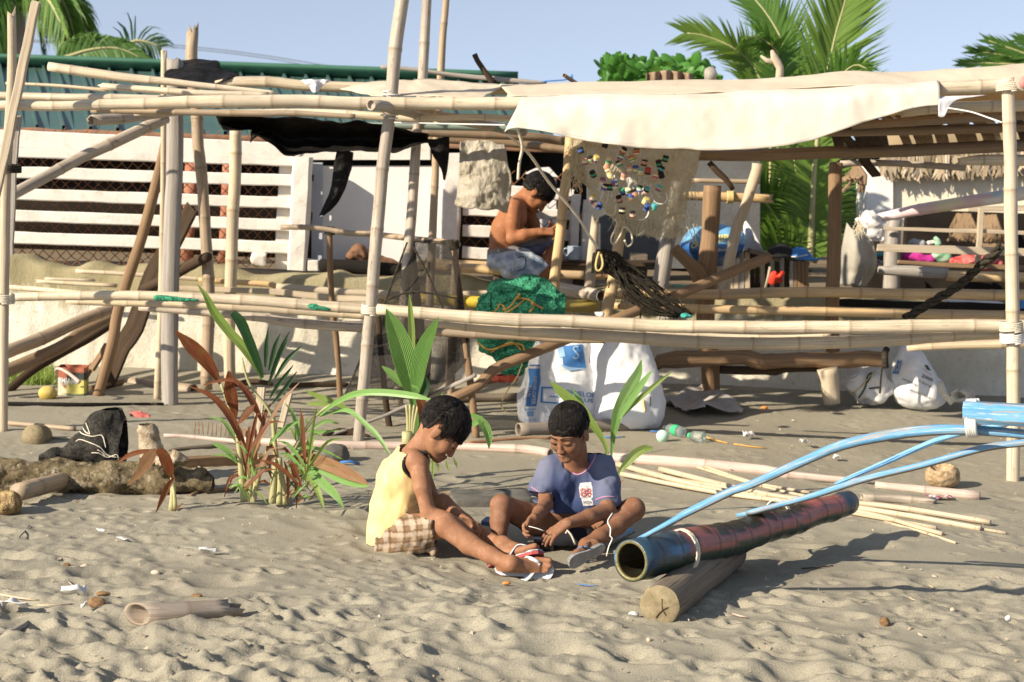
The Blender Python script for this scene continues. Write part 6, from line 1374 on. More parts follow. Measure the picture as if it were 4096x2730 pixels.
frond(pa,[n31(520,790),n31(535,500),n31(545,200),n31(560,-40),n30(575,1300),n30(590,1100)],13.4,.42,60,'palm_lit',.034,.55,1.15,seed=6,rr_=(.034,.02),start=.02)
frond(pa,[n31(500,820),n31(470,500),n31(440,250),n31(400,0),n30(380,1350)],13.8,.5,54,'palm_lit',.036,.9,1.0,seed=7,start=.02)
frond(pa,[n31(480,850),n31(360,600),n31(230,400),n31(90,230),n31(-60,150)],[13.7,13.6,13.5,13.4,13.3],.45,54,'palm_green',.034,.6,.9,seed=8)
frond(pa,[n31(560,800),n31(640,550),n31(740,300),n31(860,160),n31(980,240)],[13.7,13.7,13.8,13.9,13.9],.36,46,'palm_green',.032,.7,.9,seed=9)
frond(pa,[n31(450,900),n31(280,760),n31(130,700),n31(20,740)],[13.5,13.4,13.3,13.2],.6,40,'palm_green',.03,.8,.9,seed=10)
m=MB();Q_=world_path([(n31(500,1250),90,13.9),(n31(490,1000),85,13.9),(n31(480,860),60,13.9)],.05);m.add(*tube(Q_[:,:3],Q_[:,3],12,lump=.1));m.build('trunk',MATS['darkwood'],pa)
pb=thing('coconut_palm','tall coconut palm with heavy hanging crown at the top left corner','palm tree')
rr=random.Random(3);cpx=(60,-60)
for i in range(30):
 a=rr.uniform(-.4,math.pi+.4);L_=rr.uniform(260,380);dx,up=math.cos(a),abs(math.sin(a))*.4*rr.random()
 e=[(cpx[0],cpx[1]),(cpx[0]+dx*L_*.35,cpx[1]-up*L_*.6+10),(cpx[0]+dx*L_*.75,cpx[1]+L_*.25),(cpx[0]+dx*L_*1.0,cpx[1]+L_*rr.uniform(.55,.95))]
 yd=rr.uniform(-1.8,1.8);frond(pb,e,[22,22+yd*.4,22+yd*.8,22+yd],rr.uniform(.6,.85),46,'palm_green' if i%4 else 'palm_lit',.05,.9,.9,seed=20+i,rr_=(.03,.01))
m=MB();m.add(*tube(catmull([P((60,-60),22),P((40,400),22),P((20,900),22)],.3),.16,10,lump=.05));m.build('trunk',MATS['greywood'],pb)
pc=thing('palm_frond','dark drooping coconut frond arching over the green roof ridge','palm frond')
frond(pc,[n00(430,515),n00(560,490),n00(760,430),n00(960,410),n00(1100,445),n00(1210,500)],16.5,.42,60,'palm_green',.05,3.0,1.2,seed=40)
frond(pc,[n00(1060,410),n00(1160,350),n00(1290,370),n00(1370,400)],16.6,.4,14,'leaf_dark',.03,2.5,1.2,seed=41)
pd=thing('coconut_palm','palm with dark stiff frond tips poking in at the right edge','palm tree')
for i,(p,y)in enumerate((([n30(2900,560),n30(2500,500),n30(2250,420),n30(2050,350)],15),([n30(2900,600),n30(2500,540),n30(2150,470),n30(1920,440)],15.2),([n30(2900,640),n30(2500,570),n30(2100,545),n30(1830,545)],15.1),([n30(2900,500),n30(2600,430),n30(2400,370),n30(2310,350)],15.3))):
 frond(pd,p,y,.30,30,'palm_green',.03,.1,.42,seed=50+i,start=.2)
m=MB();m.add(*tube(catmull([P(n30(2900,560),15.2),P(n30(2950,1200),15.2),P(n31(2960,1000),15.2)],.2),.12,10));m.build('trunk',MATS['greywood'],pd)
leafmat('almond_leaf',(.05,.17,.03),(.12,.30,.05),(.2,.45,.06))
bu=thing('leafy_bush','bright green broad leaved bush showing above the canvas roof','bush');m=MB();rr=random.Random(12)
for i in range(330):
 t=rr.random();x=900+870*t;hgt=poly_x([(880,560),(1000,540),(1100,585),(1200,590),(1330,560),(1400,590),(1480,580),(1580,575),(1640,565),(1720,580),(1780,620)],x)
 y=hgt+(760-hgt)*rr.random()**1.1;c=P(n20(x,y),12.5+rr.uniform(-.5,.5));L_=rr.uniform(.09,.17);d=unit([rr.gauss(0,.7),rr.gauss(0,.5)-.3,rr.uniform(-.1,1)]);s_=unit(np.cross(d,[rr.gauss(0,.4),1,rr.gauss(0,.4)]));nn=np.cross(s_,d)
 Vb=[]
 for tt,wd in((0,.06),(.3,.30),(.6,.44),(.85,.30),(1,.03)):Vb+=[c+d*L_*tt+s_*wd*L_*.58+nn*.05*L_,c+d*L_*tt-nn*.03*L_,c+d*L_*tt-s_*wd*L_*.58+nn*.05*L_]
 m.add(Vb,[(k_*3+o,k_*3+o+1,(k_+1)*3+o+1,(k_+1)*3+o)for k_ in range(4)for o in(0,1)])
m.build('crown',MATS['almond_leaf'],bu);m=MB()
for x in(950,1150,1350,1600):m.add(*tube(catmull([P(n20(x,620),12.5),P(n20(1300+(x-1300)*.4,1000),12.5)],.1),.02,6))
m.build('branches',MATS['darkwood'],bu)
m=MB();V,F,U,N=grid_surface(lambda u,v:P(n20(1250+400*u,600+110*v+60*abs(u-.45)),11.6+.03*math.sin(u*26)),60,6);m.add(V,F,U,N)
plain('rusty_sheet',(.20,.13,.08),(.34,.25,.17),9,.9);o=m.build('corrugated_sheet',MATS['rusty_sheet']);o.modifiers.new('t','SOLIDIFY').thickness=.004;tag(o,'rusty corrugated sheet in front of the broad leaved bush','metal sheet')
df=thing('dead_palm_leaf','dry brown palm leaf hanging beside the dark knotty post','dead leaf');m=MB();rr=random.Random(5)
for i in range(26):
 x0,x1=rr.uniform(830,990),rr.uniform(790,1000);m.add(*bar(catmull([P(n30(900+40*rr.random(),1395),11.6),P(n30((x0+x1)/2+20,1500),11.55),P(n31(x1,rr.uniform(60,200)),11.5)],.05),rr.uniform(.012,.03),.004,(1,.3,0)))
leafmat('dry_leaf',(.30,.19,.10),(.48,.34,.21),(.3,.2,.1));m.build('leaflets',MATS['dry_leaf'],df)
gm=MB();rr=random.Random(8)
for i in range(700):
 p=n02(rr.uniform(60,470),rr.uniform(330,480));c=P(p,10.3+rr.uniform(-.25,.1));h_=rr.uniform(.04,.11);d=np.array([rr.gauss(0,.35),rr.gauss(0,.3),1]);sv=unit([rr.gauss(0,1),rr.gauss(0,1),0])*.004;c[2]=gz(c[0],c[1])
 gm.add([c-sv,c+sv,c+d*h_*.6+sv*.7,c+d*h_*.6-sv*.7,c+d*h_+np.array([rr.gauss(0,.02),0,-.01])],[(0,1,2,3),(3,2,4)])
tag(gm.build('grass_patch',MATS['leaf_lime']),'patch of green grass at the foot of the wall on the left','grass',kind='stuff')
def gpath(pts,step=.05,sink=.25):
 """pixels + crop radius, resting on the sand"""
 Q=[]
 for p,r in pts:
  g=G(p);rm=r*.4675*T(p,g[1]);Q.append([g[0],g[1],g[2]+rm*(1-sink),rm])
 Q=np.array(Q)
 for i,(p,r)in enumerate(pts):
  d=ray(*p);d=d/np.linalg.norm(d);z=gz(Q[i,0],Q[i,1])+Q[i,3]*(1-sink);t=(z-H)/d[2]
  Q[i,:3]=np.array([0,0,H])+d*t
 return catmull(Q,step)
def gcane(name,label,cat,mat,pts,node=.25,group=None,sink=.25,lift=0,**kw):
 Q=gpath(pts,.05,sink);Q[:,2]+=lift;m=MB();m.add(*culm(Q,node,**kw));return tag(m.build(name,MATS[mat]),label,cat,group)
def gwood(name,label,cat,mat,pts,group=None,lump=.12,ls=7,seg=16,sink=.25,lift=0,**kw):
 Q=gpath(pts,.03,sink);Q[:,2]+=lift;m=MB();m.add(*tube(Q[:,:3],Q[:,3],seg,lump=lump,lumpscale=ls,**kw));return tag(m.build(name,MATS[mat]),label,cat,group)
k=NT('outrigger_paint');uv=k.coord('UV',(1.5,1,1),False);sp=k.n('SeparateXYZ');tcn=k.n('TexCoord');k.l(tcn.outputs['Normal'],sp.inputs[0])
at=k.n('Attribute',attribute_name='node');pa_=k.n('Attribute',attribute_name='paint')
c=k.mix(k.ramp(k.noise(k.coord('UV',(3,10,1),False),2.2,5,.65),[(.5,0),(.68,.55)]),pa_.outputs['Color'],(.03,.045,.045))
c=k.mix(k.ramp(k.noise(k.coord('UV',(6,14,1),False),3,5,.7),[(.62,0),(.72,.6)]),c,(.16,.28,.36))
c=k.mix(k.ramp(at.outputs['Fac'],[(.3,0),(1,.6)]),c,(.012,.014,.012));k.col(c);k.set(.34,.5);k.bump(k.noise(k.coord('UV',(3,30,1),False),2,4),.35,.006);MATS['outrigger_paint']=k.m
k=NT('blue_paint');c=k.mix(k.ramp(k.noise(k.coord('UV',(2,5,1)),2.4,5,.6),[(.35,0),(.65,1)]),(.075,.255,.46),(.15,.36,.56))
c=k.mix(k.ramp(k.noise(k.coord('UV',(2.2,6,1)),2.2,6,.75),[(.53,0),(.57,.9)]),c,(.34,.27,.20));c=k.mix(k.ramp(k.noise(k.coord('UV',(3,9,1)),2.1,6,.7),[(.55,0),(.60,.7)]),c,(.50,.56,.58))
tcv=k.n('TexCoord');spv=k.n('SeparateXYZ');k.l(tcv.outputs['UV'],spv.inputs[0]);c=k.mix(k.ramp(spv.outputs[1],[(.33,0),(.39,.9),(.62,.9),(.69,0)]),c,(.20,.15,.10))
k.col(c);k.set(.65,.25);k.bump(k.noise(k.coord('UV',(2,12,1)),3,5),.3,.004);MATS['blue_paint']=k.m
k=NT('deepblue_paint');c=k.mix(k.ramp(k.noise(k.coord('UV',(2,6,1)),2.6,6,.7),[(.42,0),(.5,1)]),(.03,.09,.30),(.22,.48,.70));c=k.mix(k.ramp(k.noise(k.coord('UV',(3,8,1)),2.4,5,.7),[(.63,0),(.67,1)]),c,(.6,.55,.5));k.col(c);k.set(.5,.4);MATS['deepblue_paint']=k.m
og=thing('boat_outrigger','painted bamboo boat outrigger with pale blue arms resting on a log in the sand','boat outrigger')
A0,A1=P(n23(1120,522),5.28),P((3392,2012),6.45)
Q=catmull(np.array([np.append(A0,.072),np.append(A0*.5+A1*.5+np.array([0,0,-.012]),.061),np.append(A1,.049)]),.03)
V,F,U,N=culm(Q,.115,.05,.09,28,hollow=(.30,.06),bulge=.05);m=MB();m.add(V,F,U,N);o=m.build('float_tube',MATS['outrigger_paint'],og)
ax=unit(A1-A0);sv=unit(np.cross(ax,[0,0,1]));rel=V-A0;tt=rel@ax;upn=(rel-tt[:,None]*ax)@np.cross(sv,ax);sdn=(rel-tt[:,None]*ax)@sv
rr0=np.interp(tt,[0,np.linalg.norm(A1-A0)],[.072,.049]);pc_=np.tile([.020,.05,.085],(len(V),1))
red=(upn/rr0+.45*sdn/rr0+.3*fbm(tt*5,sdn*20,0,5)>.12)&(tt>.26)&(tt<1.40);pc_[red]=[.33,.10,.085]
blu=(upn/rr0<.42)&(upn/rr0>.0)&(fbm(tt*4,sdn*14,0,9)>-.1);pc_[blu&~red]=[.05,.16,.32]
grn=upn/rr0<-.25;pc_[grn]=[.020,.042,.030]
inner_=np.linalg.norm(rel-tt[:,None]*ax,axis=1)<rr0*.9;pc_[inner_]=[.028,.02,.009];pc_[inner_&(tt<.004)]=[.24,.20,.07]  # shade inside the hollow tube painted near black, olive rim
a_=o.data.attributes.new('paint','FLOAT_COLOR','POINT');a_.data.foreach_set('color',np.hstack([pc_,np.ones((len(V),1))]).astype(np.float32).ravel())
def arm(name,pts,mat,flat=.75):
 Q=world_path(pts,.04);m=MB();m.add(*tube(Q[:,:3],Q[:,3],12,ell=flat,lump=.05,lumpscale=3));return m.build(name,MATS[mat],og)
arm('arm',[(n23(1180,340),26,5.36),(n23(1300,278),30,5.34),(n23(1500,170),36,5.31),(n22(1560,1545),42,5.28),(n22(2000,1330),48,5.22),(n32(0,1290),48,5.18),(n32(400,1112),54,5.12),(n32(800,945),60,5.06),(n32(1200,860),64,5.0),(n32(1500,822),64,4.96),(n32(1850,812),60,4.92),(n32(2353,850),56,4.85),(n32(2900,900),60,4.78)],'blue_paint')
arm('arm',[(n23(2030,135),26,5.95),(n23(2353,70),32,5.9),(n32(0,1525),34,5.88),(n32(500,1392),38,5.78),(n32(1000,1232),40,5.66),(n32(1500,1112),40,5.54),(n32(2000,972),42,5.42),(n32(2353,925),44,5.36),(n32(2900,880),46,5.3)],'blue_paint')
arm('arm',[(n32(740,1275),18,5.75),(n32(900,1205),26,5.7),(n32(1200,1078),32,5.6),(n32(1600,905),34,5.45),(n32(1900,820),34,5.3),(n32(2300,740),36,5.1)],'deepblue_paint')
Q=world_path([(n32(1845,660),92,4.88),(n32(2100,675),92,4.84),(n32(2353,690),96,4.8),(n32(2900,720),96,4.72)],.04)
m=MB();m.add(*bar(Q[:,:3],2*Q[:,3],.07,(0,0,1),.25,noise=.005));m.build('beam',MATS['blue_paint'],og,False)
def tie(par,c0,axa,axb,r,n,w,mat,cr2=.004,ry=None):
 ax=unit(np.asarray(axb)-np.asarray(axa));Tn,A,Bq=frames(np.array([c0-ax*.01,c0,c0+ax*.01]));A,Bq=A[1],Bq[1]
 t=np.linspace(0,n*2*math.pi,n*20);C=c0+ax*((t/t[-1]-.5)*w)[:,None]+A*(np.cos(t)*(ry or r))[:,None]+Bq*(np.sin(t)*r)[:,None]
 m=MB();m.add(*tube(C,cr2,5));m.build('lashing',MATS[mat],par)
tie(og,P(n23(1560,470),5.47)+np.array([0,0,.012]),A0,A1,.0675,3,.022,'rope_pale',.0035,.077)
tie(og,P((3110,2078),6.08)+np.array([0,0,.012]),A0,A1,.056,3,.02,'rope_pale',.0035,.066)
tie(og,P(n32(1915,712),4.89),P(n32(1800,712),4.89),P(n32(2100,718),4.85),.048,5,.03,'line_white',.006,.056)
k=NT('endgrain');v=k.coord('Object',rand=False);k.col(k.mix(k.ramp(k.noise(v,30,6,.7),[(.3,0),(.7,1)]),(.17,.135,.08),(.32,.265,.165)));k.set(.9,.1);k.bump(k.noise(v,60,5),.6,.006);MATS['endgrain']=k.m
lg=thing('log','short weathered log with cracked sawn end carrying the outrigger','log')
L0,L1_=P(n23(1365,938),5.16),P((2905,2325),5.95);r_0,r_1=.069,.073
L0[2]=gz(L0[0],L0[1])+r_0*.82;L1_[2]=gz(L1_[0],L1_[1])+r_1*.82
C=catmull([L0,L1_],.02);m=MB();m.add(*tube(C,np.linspace(r_0,r_1,len(C)),40,cap=(False,True),lump=.05,lumpscale=5));V=m.V[0];m.build('bark',MATS['greywood_dark']if 'greywood_dark' in MATS else timber('greywood_dark',(.17,.135,.10),(.30,.25,.19),crack=.7),lg)
ring=V[:40];cen=ring.mean(0);dv=unit(L0-L1_);Vc,Fc=[],[]
for i,f in enumerate((1.0,.94,.75,.5,.25,.08)):
 for p in ring:Vc.append(cen+(p-cen)*f+dv*(.012*(1-f)**.5+.003*vn(*(p*40*f),3)))
for i in range(5):
 for j in range(40):Fc.append((i*40+j,i*40+(j+1)%40,(i+1)*40+(j+1)%40,(i+1)*40+j))
Fc.append(tuple(200+j for j in range(40)));new_obj('sawn_end',mesh('sawn_end',Vc,Fc),MATS['endgrain'],lg)
for pts in([(1385,850),(1388,900),(1393,945),(1420,990)],[(1330,1015),(1365,970),(1393,945),(1440,920)]):
 dd=-dv*.004;Cc=[]
 for p in pts:
  d=ray(*n23(*p));d=d/np.linalg.norm(d);t=np.dot(cen+dv*.011-np.array([0,0,H]),dv)/np.dot(d,dv);Cc.append(np.array([0,0,H])+d*t)
 m=MB();m.add(*tube(catmull(Cc,.01),[.0012]+[.0026]*(len(catmull(Cc,.01))-2)+[.001],5));m.build('crack',MATS['darkwood'],lg)
tb=thing('bamboo_tube','hollow bamboo offcut with split end lying on the sand at the lower left','bamboo offcut')
Q=gpath([(n03(1065,985),98),(n03(1500,968),90),(n03(1900,935),82),(n03(2060,925),80)],.03,.12)
V,F,U,N=culm(Q,.36,.03,.2,22,hollow=(.10,.10),jag=(0,.012),bulge=.03)
ax_=unit(Q[-1,:3]-Q[0,:3]);e_=(V-Q[0,:3])@ax_;lat=V-Q[0,:3]-e_[:,None]*ax_;fr_=np.clip(1-e_/.16,0,1);V=V+ax_*(fr_*(-lat[:,1]*1.15+.04))[:,None];e2_=np.clip(1-(e_.max()-e_)/.12,0,1);V=V+ax_*(e2_*np.where(lat[:,2]>.005,-.05,.0))[:,None]
m=MB();m.add(V,F,U,N);m.build('cane',MATS['tubecane'],tb)
c0=Q[0,:3]+unit(Q[3,:3]-Q[0,:3])*.115;m=MB();B_=SDF(c0-.08,c0+.08,.004);B_.ell(c0+np.array([0,.002,-.004]),X3,(.018,.030,.030),0);B_.build('node_plug',MATS['palewood'],tb)
k=NT('mossy_bark');v=k.coord('Object',rand=False);c=k.mix(k.ramp(k.noise(v,9,6,.75),[(.35,0),(.62,1)]),(.025,.019,.012),(.34,.27,.16));c=k.mix(k.ramp(k.noise(v,26,5,.7),[(.52,0),(.66,.8)]),c,(.55,.47,.34));k.col(c);k.set(.95,.05);k.bump(k.noise(v,30,7,.75),1.0,.04);MATS['mossy_bark']=k.m
k=NT('pale_bark');v=k.coord('Object',rand=False);c=k.mix(k.ramp(k.noise(v,22,6,.75),[(.35,0),(.62,1)]),(.30,.22,.13),(.66,.56,.42));k.col(c);k.set(.95,.05);k.bump(k.noise(v,45,6,.75),1.0,.02);MATS['pale_bark']=k.m
ml=thing('fallen_log','long rough mossy fallen log with a pale branch stub at the left','log')
B_=SDF(P(n02(-420,1560),6.5),P(n02(2000,640),7.5),.010);w_=lambda x,y,Y=6.98:P(n02(x,y),Y)
B_.chain([w_(-400,1215),w_(0,1220),w_(500,1235),w_(1000,1235),w_(1400,1225),w_(1700,1250),w_(1860,1300)],[.072,.075,.078,.076,.072,.045,.02],.02)
B_.chain([w_(1340,1190),w_(1290,980),w_(1262,790)],[.062,.052,.044],.03)
B_.chain([w_(1400,1130,6.9),w_(1500,1075,6.9),w_(1590,1070,6.9)],[.035,.026,.010],.03)
B_.wrinkle(.018,(9,9,9),11,3);B_.wrinkle(.010,(34,34,34),12,3)
V,F=B_.mesh();zsplit=w_(0,1010)[2];mi=np.array([1 if V[f,2].mean()>zsplit+.012*math.sin(30*V[f[0],0])else 0 for f in F],np.int32)
new_obj('trunk',mesh('trunk',V,F,True,matidx=mi),[MATS['mossy_bark'],MATS['pale_bark']],ml)
plain('black_mesh',(.014,.013,.011),(.055,.05,.042),70,.8,.15,.9,70,bdist=.006)
bs=thing('black_mesh_sack','dark brown mesh sack slumped behind the mossy log, with white cord on it','sack')
B_=SDF(P(n02(180,1230),6.85),P(n02(1300,500),7.75),.007);w_=lambda x,y,Y:P(n02(x,y),Y)
B_.chain([w_(945,690,7.25),w_(880,800,7.22),w_(830,950,7.2)],[.022,.075,.10],.05);B_.chain([w_(960,690,7.25),w_(1050,880,7.22),w_(1070,990,7.22)],[.03,.055,.055],.05);B_.ell(w_(960,980,7.2),X3,(.12,.09,.075),.05);B_.ell(w_(690,990,7.18),X3,(.055,.06,.055),.04);B_.chain([w_(640,1010,7.15),w_(450,1040,7.12),w_(300,1065,7.1)],[.035,.026,.010],.03)
B_.wrinkle(.022,(10,10,6),21,2);B_.wrinkle(.008,(26,26,20),22)
ob=B_.build('sack_body',MATS['black_mesh'],bs);bvs=bvh_of(ob)
for pts in([n02(650,915),n02(680,895),n02(760,920),n02(860,965),n02(920,1030),n02(1030,1055)],[n02(680,820),n02(700,845),n02(790,870),n02(870,860),n02(895,920),n02(905,965)],[n02(735,755),n02(760,820),n02(770,855)],[n02(785,1010),n02(850,1015),n02(920,1050),n02(1000,1025),n02(1015,1075)],[n02(700,780),n02(730,830),n02(765,850)],[n02(835,985),n02(880,1010),n02(905,1050)]):
 stripe('white_cord',bvs,pts,.0026,'rope_pale',bs,lift=.003)
plain('red_cloth',(.42,.10,.09),(.6,.25,.22),20,.9,.1,.6,30,bdist=.02)
B_=SDF(P(n02(1020,760),7.1),P(n02(1380,600),7.5),.008);B_.cap(w_(1085,668,7.3),w_(1180,690,7.28),.020,.02,.02);B_.cap(w_(1180,690,7.28),w_(1330,708,7.26),.02,.014,.02);B_.wrinkle(.012,(26,26,26),5);tag(B_.build('red_cloth_scrap',MATS['red_cloth']),'crumpled red cloth scrap lying behind the pale branch stub','cloth')
cq=P(n02(20,1450),6.4);B_=SDF(cq-.26,cq+.26,.008);B_.ell(P(n02(60,1450),6.4),X3,(.062,.07,.055),0);B_.ell(P(n02(-100,1445),6.4),X3,(.07,.07,.056),.03);B_.wrinkle(.016,(24,24,24),3,3)
plain('coir',(.16,.10,.05),(.44,.32,.16),30,.95,.05,1.0,50,bdist=.02);tag(B_.build('coir_stump',MATS['coir']),'fibrous brown palm stump chunk at the left edge in front of the log','stump')
gcane('bamboo_offcut','thick bamboo wedge with cut end beside the fibrous stump','bamboo offcut','drycane',[(n02(150,1410),78),(n02(370,1350),76),(n02(570,1290),70)],.2,None,.1,lift=.03,hollow=(0,.05),bulge=.04)
cr2=G(n02(330,935));C=[P(n02(285,870),cr2[1]),P(n02(350,868),cr2[1]+.12)];m=MB();m.add(*tube(catmull(C,.02),.060,28,lump=.015));tag(m.build('wood_round',MATS['endgrain']),'short round of sawn wood lying behind the mesh sack at the left','log')
GS='sticks lying on the sand'
gcane('bamboo_stick','pale bamboo stick on the sand behind the round of wood','stick','drycane',[(n02(75,755),19),(n02(300,775),21),(n02(640,805),22)],.3,GS)
gcane('bamboo_stick','thin stick end between the round of wood and the mesh sack','stick','palewood',[(n02(435,880),12),(n02(620,888),12)],.3,GS)
rk=thing('wooden_rake','straight wooden rake with upright nails lying on the sand','rake',GS)
Q=gpath([(n02(1400,862),16),(n02(1600,870),18),(n02(2165,928),22),(n12(20,940),20)],.05);m=MB();m.add(*culm(Q,.4));m.build('bar',MATS['pinkcane'],rk)
for i in range(13):
 x=1665+i*37;a=G(n02(x,870+(x-1600)*.1));m=MB();m.add(*tube([a+(0,0,.02),a+np.array([rng.uniform(-.01,.01),0,.085])],.0022,5));m.build('nail',MATS['rusty_wire'],rk)
gwood('dark_pole','long straight dark pole lying on the sand in front of the paint tin','pole','charred',[(n02(-200,585),17),(n02(70,590),18),(n02(700,598),17),(n02(1400,592),12)],GS,lump=.06)
gwood('grey_stick','dark grey driftwood stick behind the left clump of seedlings','stick','greywood_dark',[(n02(1440,985),12),(n02(1650,965),16),(n02(1850,950),20)],GS)
Q=gpath([(n02(1560,1120),40),(n02(1800,1105),42),(n02(2040,1090),42)],.05,.5);m=MB();m.add(*bar(Q[:,:3],.085,.03,(0,-.3,1),.1,noise=.004));tag(m.build('weathered_board',MATS['brownwood'],None,False),'weathered board half buried behind the left clump of seedlings','board')
gwood('driftwood_stick','forked driftwood stick at the right end of the mossy log','stick','brownwood',[(n02(1630,1375),14),(n02(1740,1330),20),(n02(1830,1280),12)],GS,sink=.1)
gwood('driftwood_stick','brown stick lying behind the stems of the left clump','stick','brownwood',[(n02(1750,1350),22),(n02(1950,1325),22),(n12(60,1300),20)],GS)
tbx=thing('bamboo_tube','wide old bamboo tube lying in front of the wall by the grey post','bamboo offcut')
Q=world_path([(n02(1090,405),52,10.25),(n02(1250,430),54,10.2),(n02(1450,455),54,10.1),(n02(1660,475),54,10.0)],.05);m=MB();m.add(*culm(Q,.2,.03,hollow=(0,.15)));m.build('cane',MATS['drycane'],tbx)
B_=SDF(P(n02(1160,680),8.7),P(n02(1420,530),9.3),.007);B_.ell(P(n02(1290,620),9.0),X3,(.075,.06,.035),0);B_.cut(lambda X:SDF.dell(X,P(n02(1290,590),9.0),X3,np.array([.045,.05,.035])));B_.wrinkle(.010,(30,30,30),4);tag(B_.build('coconut_husk',MATS['coir']),'cracked half coconut husk lying by the dark pole','coconut husk')
for pts,lab in(([(n02(705,400),26,10.0),(n02(795,255),30,10.2)],'short dark board leaning beside the paint tin'),([(n02(690,490),24,9.85),(n02(860,450),30,9.9),(n02(1040,410),26,10.0)],'broken plank on the sand between the leaning pole and bamboo tube'),([(n02(790,290),30,10.1),(n02(910,90),26,10.2)],'narrow board leaning left of the brown leaning pole')):
 Q=world_path(pts,.05);m=MB();m.add(*bar(Q[:,:3],2*Q[:,3],.025,(1,0,.5),.1,(.02,.02),.003));tag(m.build('broken_board',MATS['brownwood'],None,False),lab,'board','boards by the leaning pole')
tn=thing('paint_tin','old square tin with yellow and rusty red sides and a wire handle','tin');a,b_=P(n02(468,580),9.55),P(n02(692,578),9.5);wd=np.linalg.norm(b_-a);hh_=P(n02(490,338),9.5)[2]-a[2];cc=(a+b_)/2+np.array([0,.12,0])
gzt=gz(cc[0],cc[1]);attrcol('tin_paint',.45,.5,0,60,.35,30)
bm=bmesh.new();bmesh.ops.create_cube(bm,size=1)
for v in bm.verts:v.co=Vector((v.co.x*wd*.94,v.co.y*wd*.8,(v.co.z+.5)*hh_))
bmesh.ops.bevel(bm,geom=[e for e in bm.edges if abs(e.verts[0].co.z-e.verts[1].co.z)>.01],offset=.012,segments=3,affect='EDGES');bmesh.ops.delete(bm,geom=[f for f in bm.faces if f.calc_center_median().z>hh_*.99],context='FACES')
bmesh.ops.subdivide_edges(bm,edges=bm.edges[:],cuts=14,use_grid_fill=True);me=bpy.data.meshes.new('tin_body');bm.to_mesh(me);bm.free()
V=np.array([v.co[:]for v in me.vertices]);zt=V[:,2]/hh_;nz=fbm(V[:,0]*25,V[:,1]*25,V[:,2]*12,3)
col=np.tile([.62,.58,.16],(len(V),1));col[zt>.58]=[.03,.035,.03];col[(zt>.84)|((zt>.62)&(V[:,0]<-wd*.18))]=[.42,.13,.07];col[zt<.07]=[.03,.08,.07];dr=(V[:,0]<-wd*.16)&(zt<.62)&(zt>.05);col[dr]=[.72,.66,.48];col[(nz>.45)&(zt>.3)&(V[:,0]<0)]=[.36,.12,.06];col[(nz>.75)]=[.25,.12,.07]
for i,v in enumerate(me.vertices):v.co+=Vector((0,.006*math.sin(V[i,0]*60)*(zt[i]>.1),0))
at_=me.attributes.new('paint','FLOAT_COLOR','POINT');at_.data.foreach_set('color',np.hstack([col,np.ones((len(V),1))]).astype(np.float32).ravel())
o=new_obj('tin_body',me,MATS['tin_paint'],tn);Mt=Matrix.Translation((cc[0],cc[1],gzt-.005))@Matrix.Rotation(R(8),4,'Z');me.transform(Mt);o.modifiers.new('t','SOLIDIFY').thickness=.002;bvs=bvh_of(o)
lettering('tin_lettering',bvs,'IIMIAMI',(n02(503,365),n02(655,372),n02(655,425),n02(503,412)),'print_white',tn,.004,.02);lettering('tin_lettering',bvs,'ickly',(n02(540,412),n02(590,416),n02(586,440),n02(536,436)),'print_white',tn,.004);lettering('tin_lettering',bvs,'IRWIN',(n02(538,562),n02(592,566),n02(592,580),n02(538,576)),'print_white',tn,.004);lettering('tin_lettering',bvs,'III',(n02(480,556),n02(522,560),n02(522,582),n02(480,578)),'print_white',tn,.004)
m=MB();m.add(*tube(catmull([P(n02(482,350),9.5),P(n02(475,300),9.45),P(n02(515,292),9.4),P(n02(580,325),9.38),P(n02(640,370),9.37),P(n02(682,408),9.36)],.01),[.004]*1+list(np.linspace(.004,.013,len(catmull([P(n02(482,350),9.5),P(n02(475,300),9.45),P(n02(515,292),9.4),P(n02(580,325),9.38),P(n02(640,370),9.37),P(n02(682,408),9.36)],.01))-1)),8));m.build('handle',MATS['pinkcane'],tn)
def blob(name,label,cat,mat,p,r,wr=.0,sc=30,h=.006,sink=.3,group=None,seed=1,cutfn=None):
 g=G(p);c=g+np.array([0,0,r[2]*(1-sink)]);B_=SDF(c-np.array(r)*1.5-.01,c+np.array(r)*1.5+.01,h);B_.ell(c,X3,r,0)
 if wr:B_.wrinkle(wr,(sc,sc,sc),seed)
 if cutfn:B_.cut(lambda X:cutfn(X-c))
 return tag(B_.build(name,MATS[mat]),label,cat,group)
plain('coco_yellow',(.45,.33,.07),(.62,.5,.18),12,.6);blob('coconut','yellow coconut lying left of the square tin','coconut','coco_yellow',n02(408,545),(.055,.05,.045))
plain('coco_shell',(.26,.17,.09),(.50,.38,.24),40,.9,.1,.7,60,bdist=.006)
blob('coconut_shell','open brown coconut shell standing on the sand behind the outrigger arms','coconut shell','coco_shell',n32(1650,1300),(.086,.075,.066),.004,40,.005,.15,None,2,lambda X:SDF.dell(X,np.array([-.012,-.01,.075]),X3,np.array([.058,.06,.075])))
gcane('bamboo_stick','straight pink grey bamboo on the sand in front of the coconut shell','stick','pinkcane',[(n32(1080,1285),30),(n32(1500,1325),36),(n32(1975,1380),42)],.34,GS,hollow=(0,.03))
gcane('bamboo_offcut','short grey hollow bamboo offcut near the coconut shell','bamboo offcut','greycane',[(n32(965,1395),36),(n32(1250,1402),38),(n32(1570,1430),34)],.22,None,.35,hollow=(.06,0),jag=(0,.04))
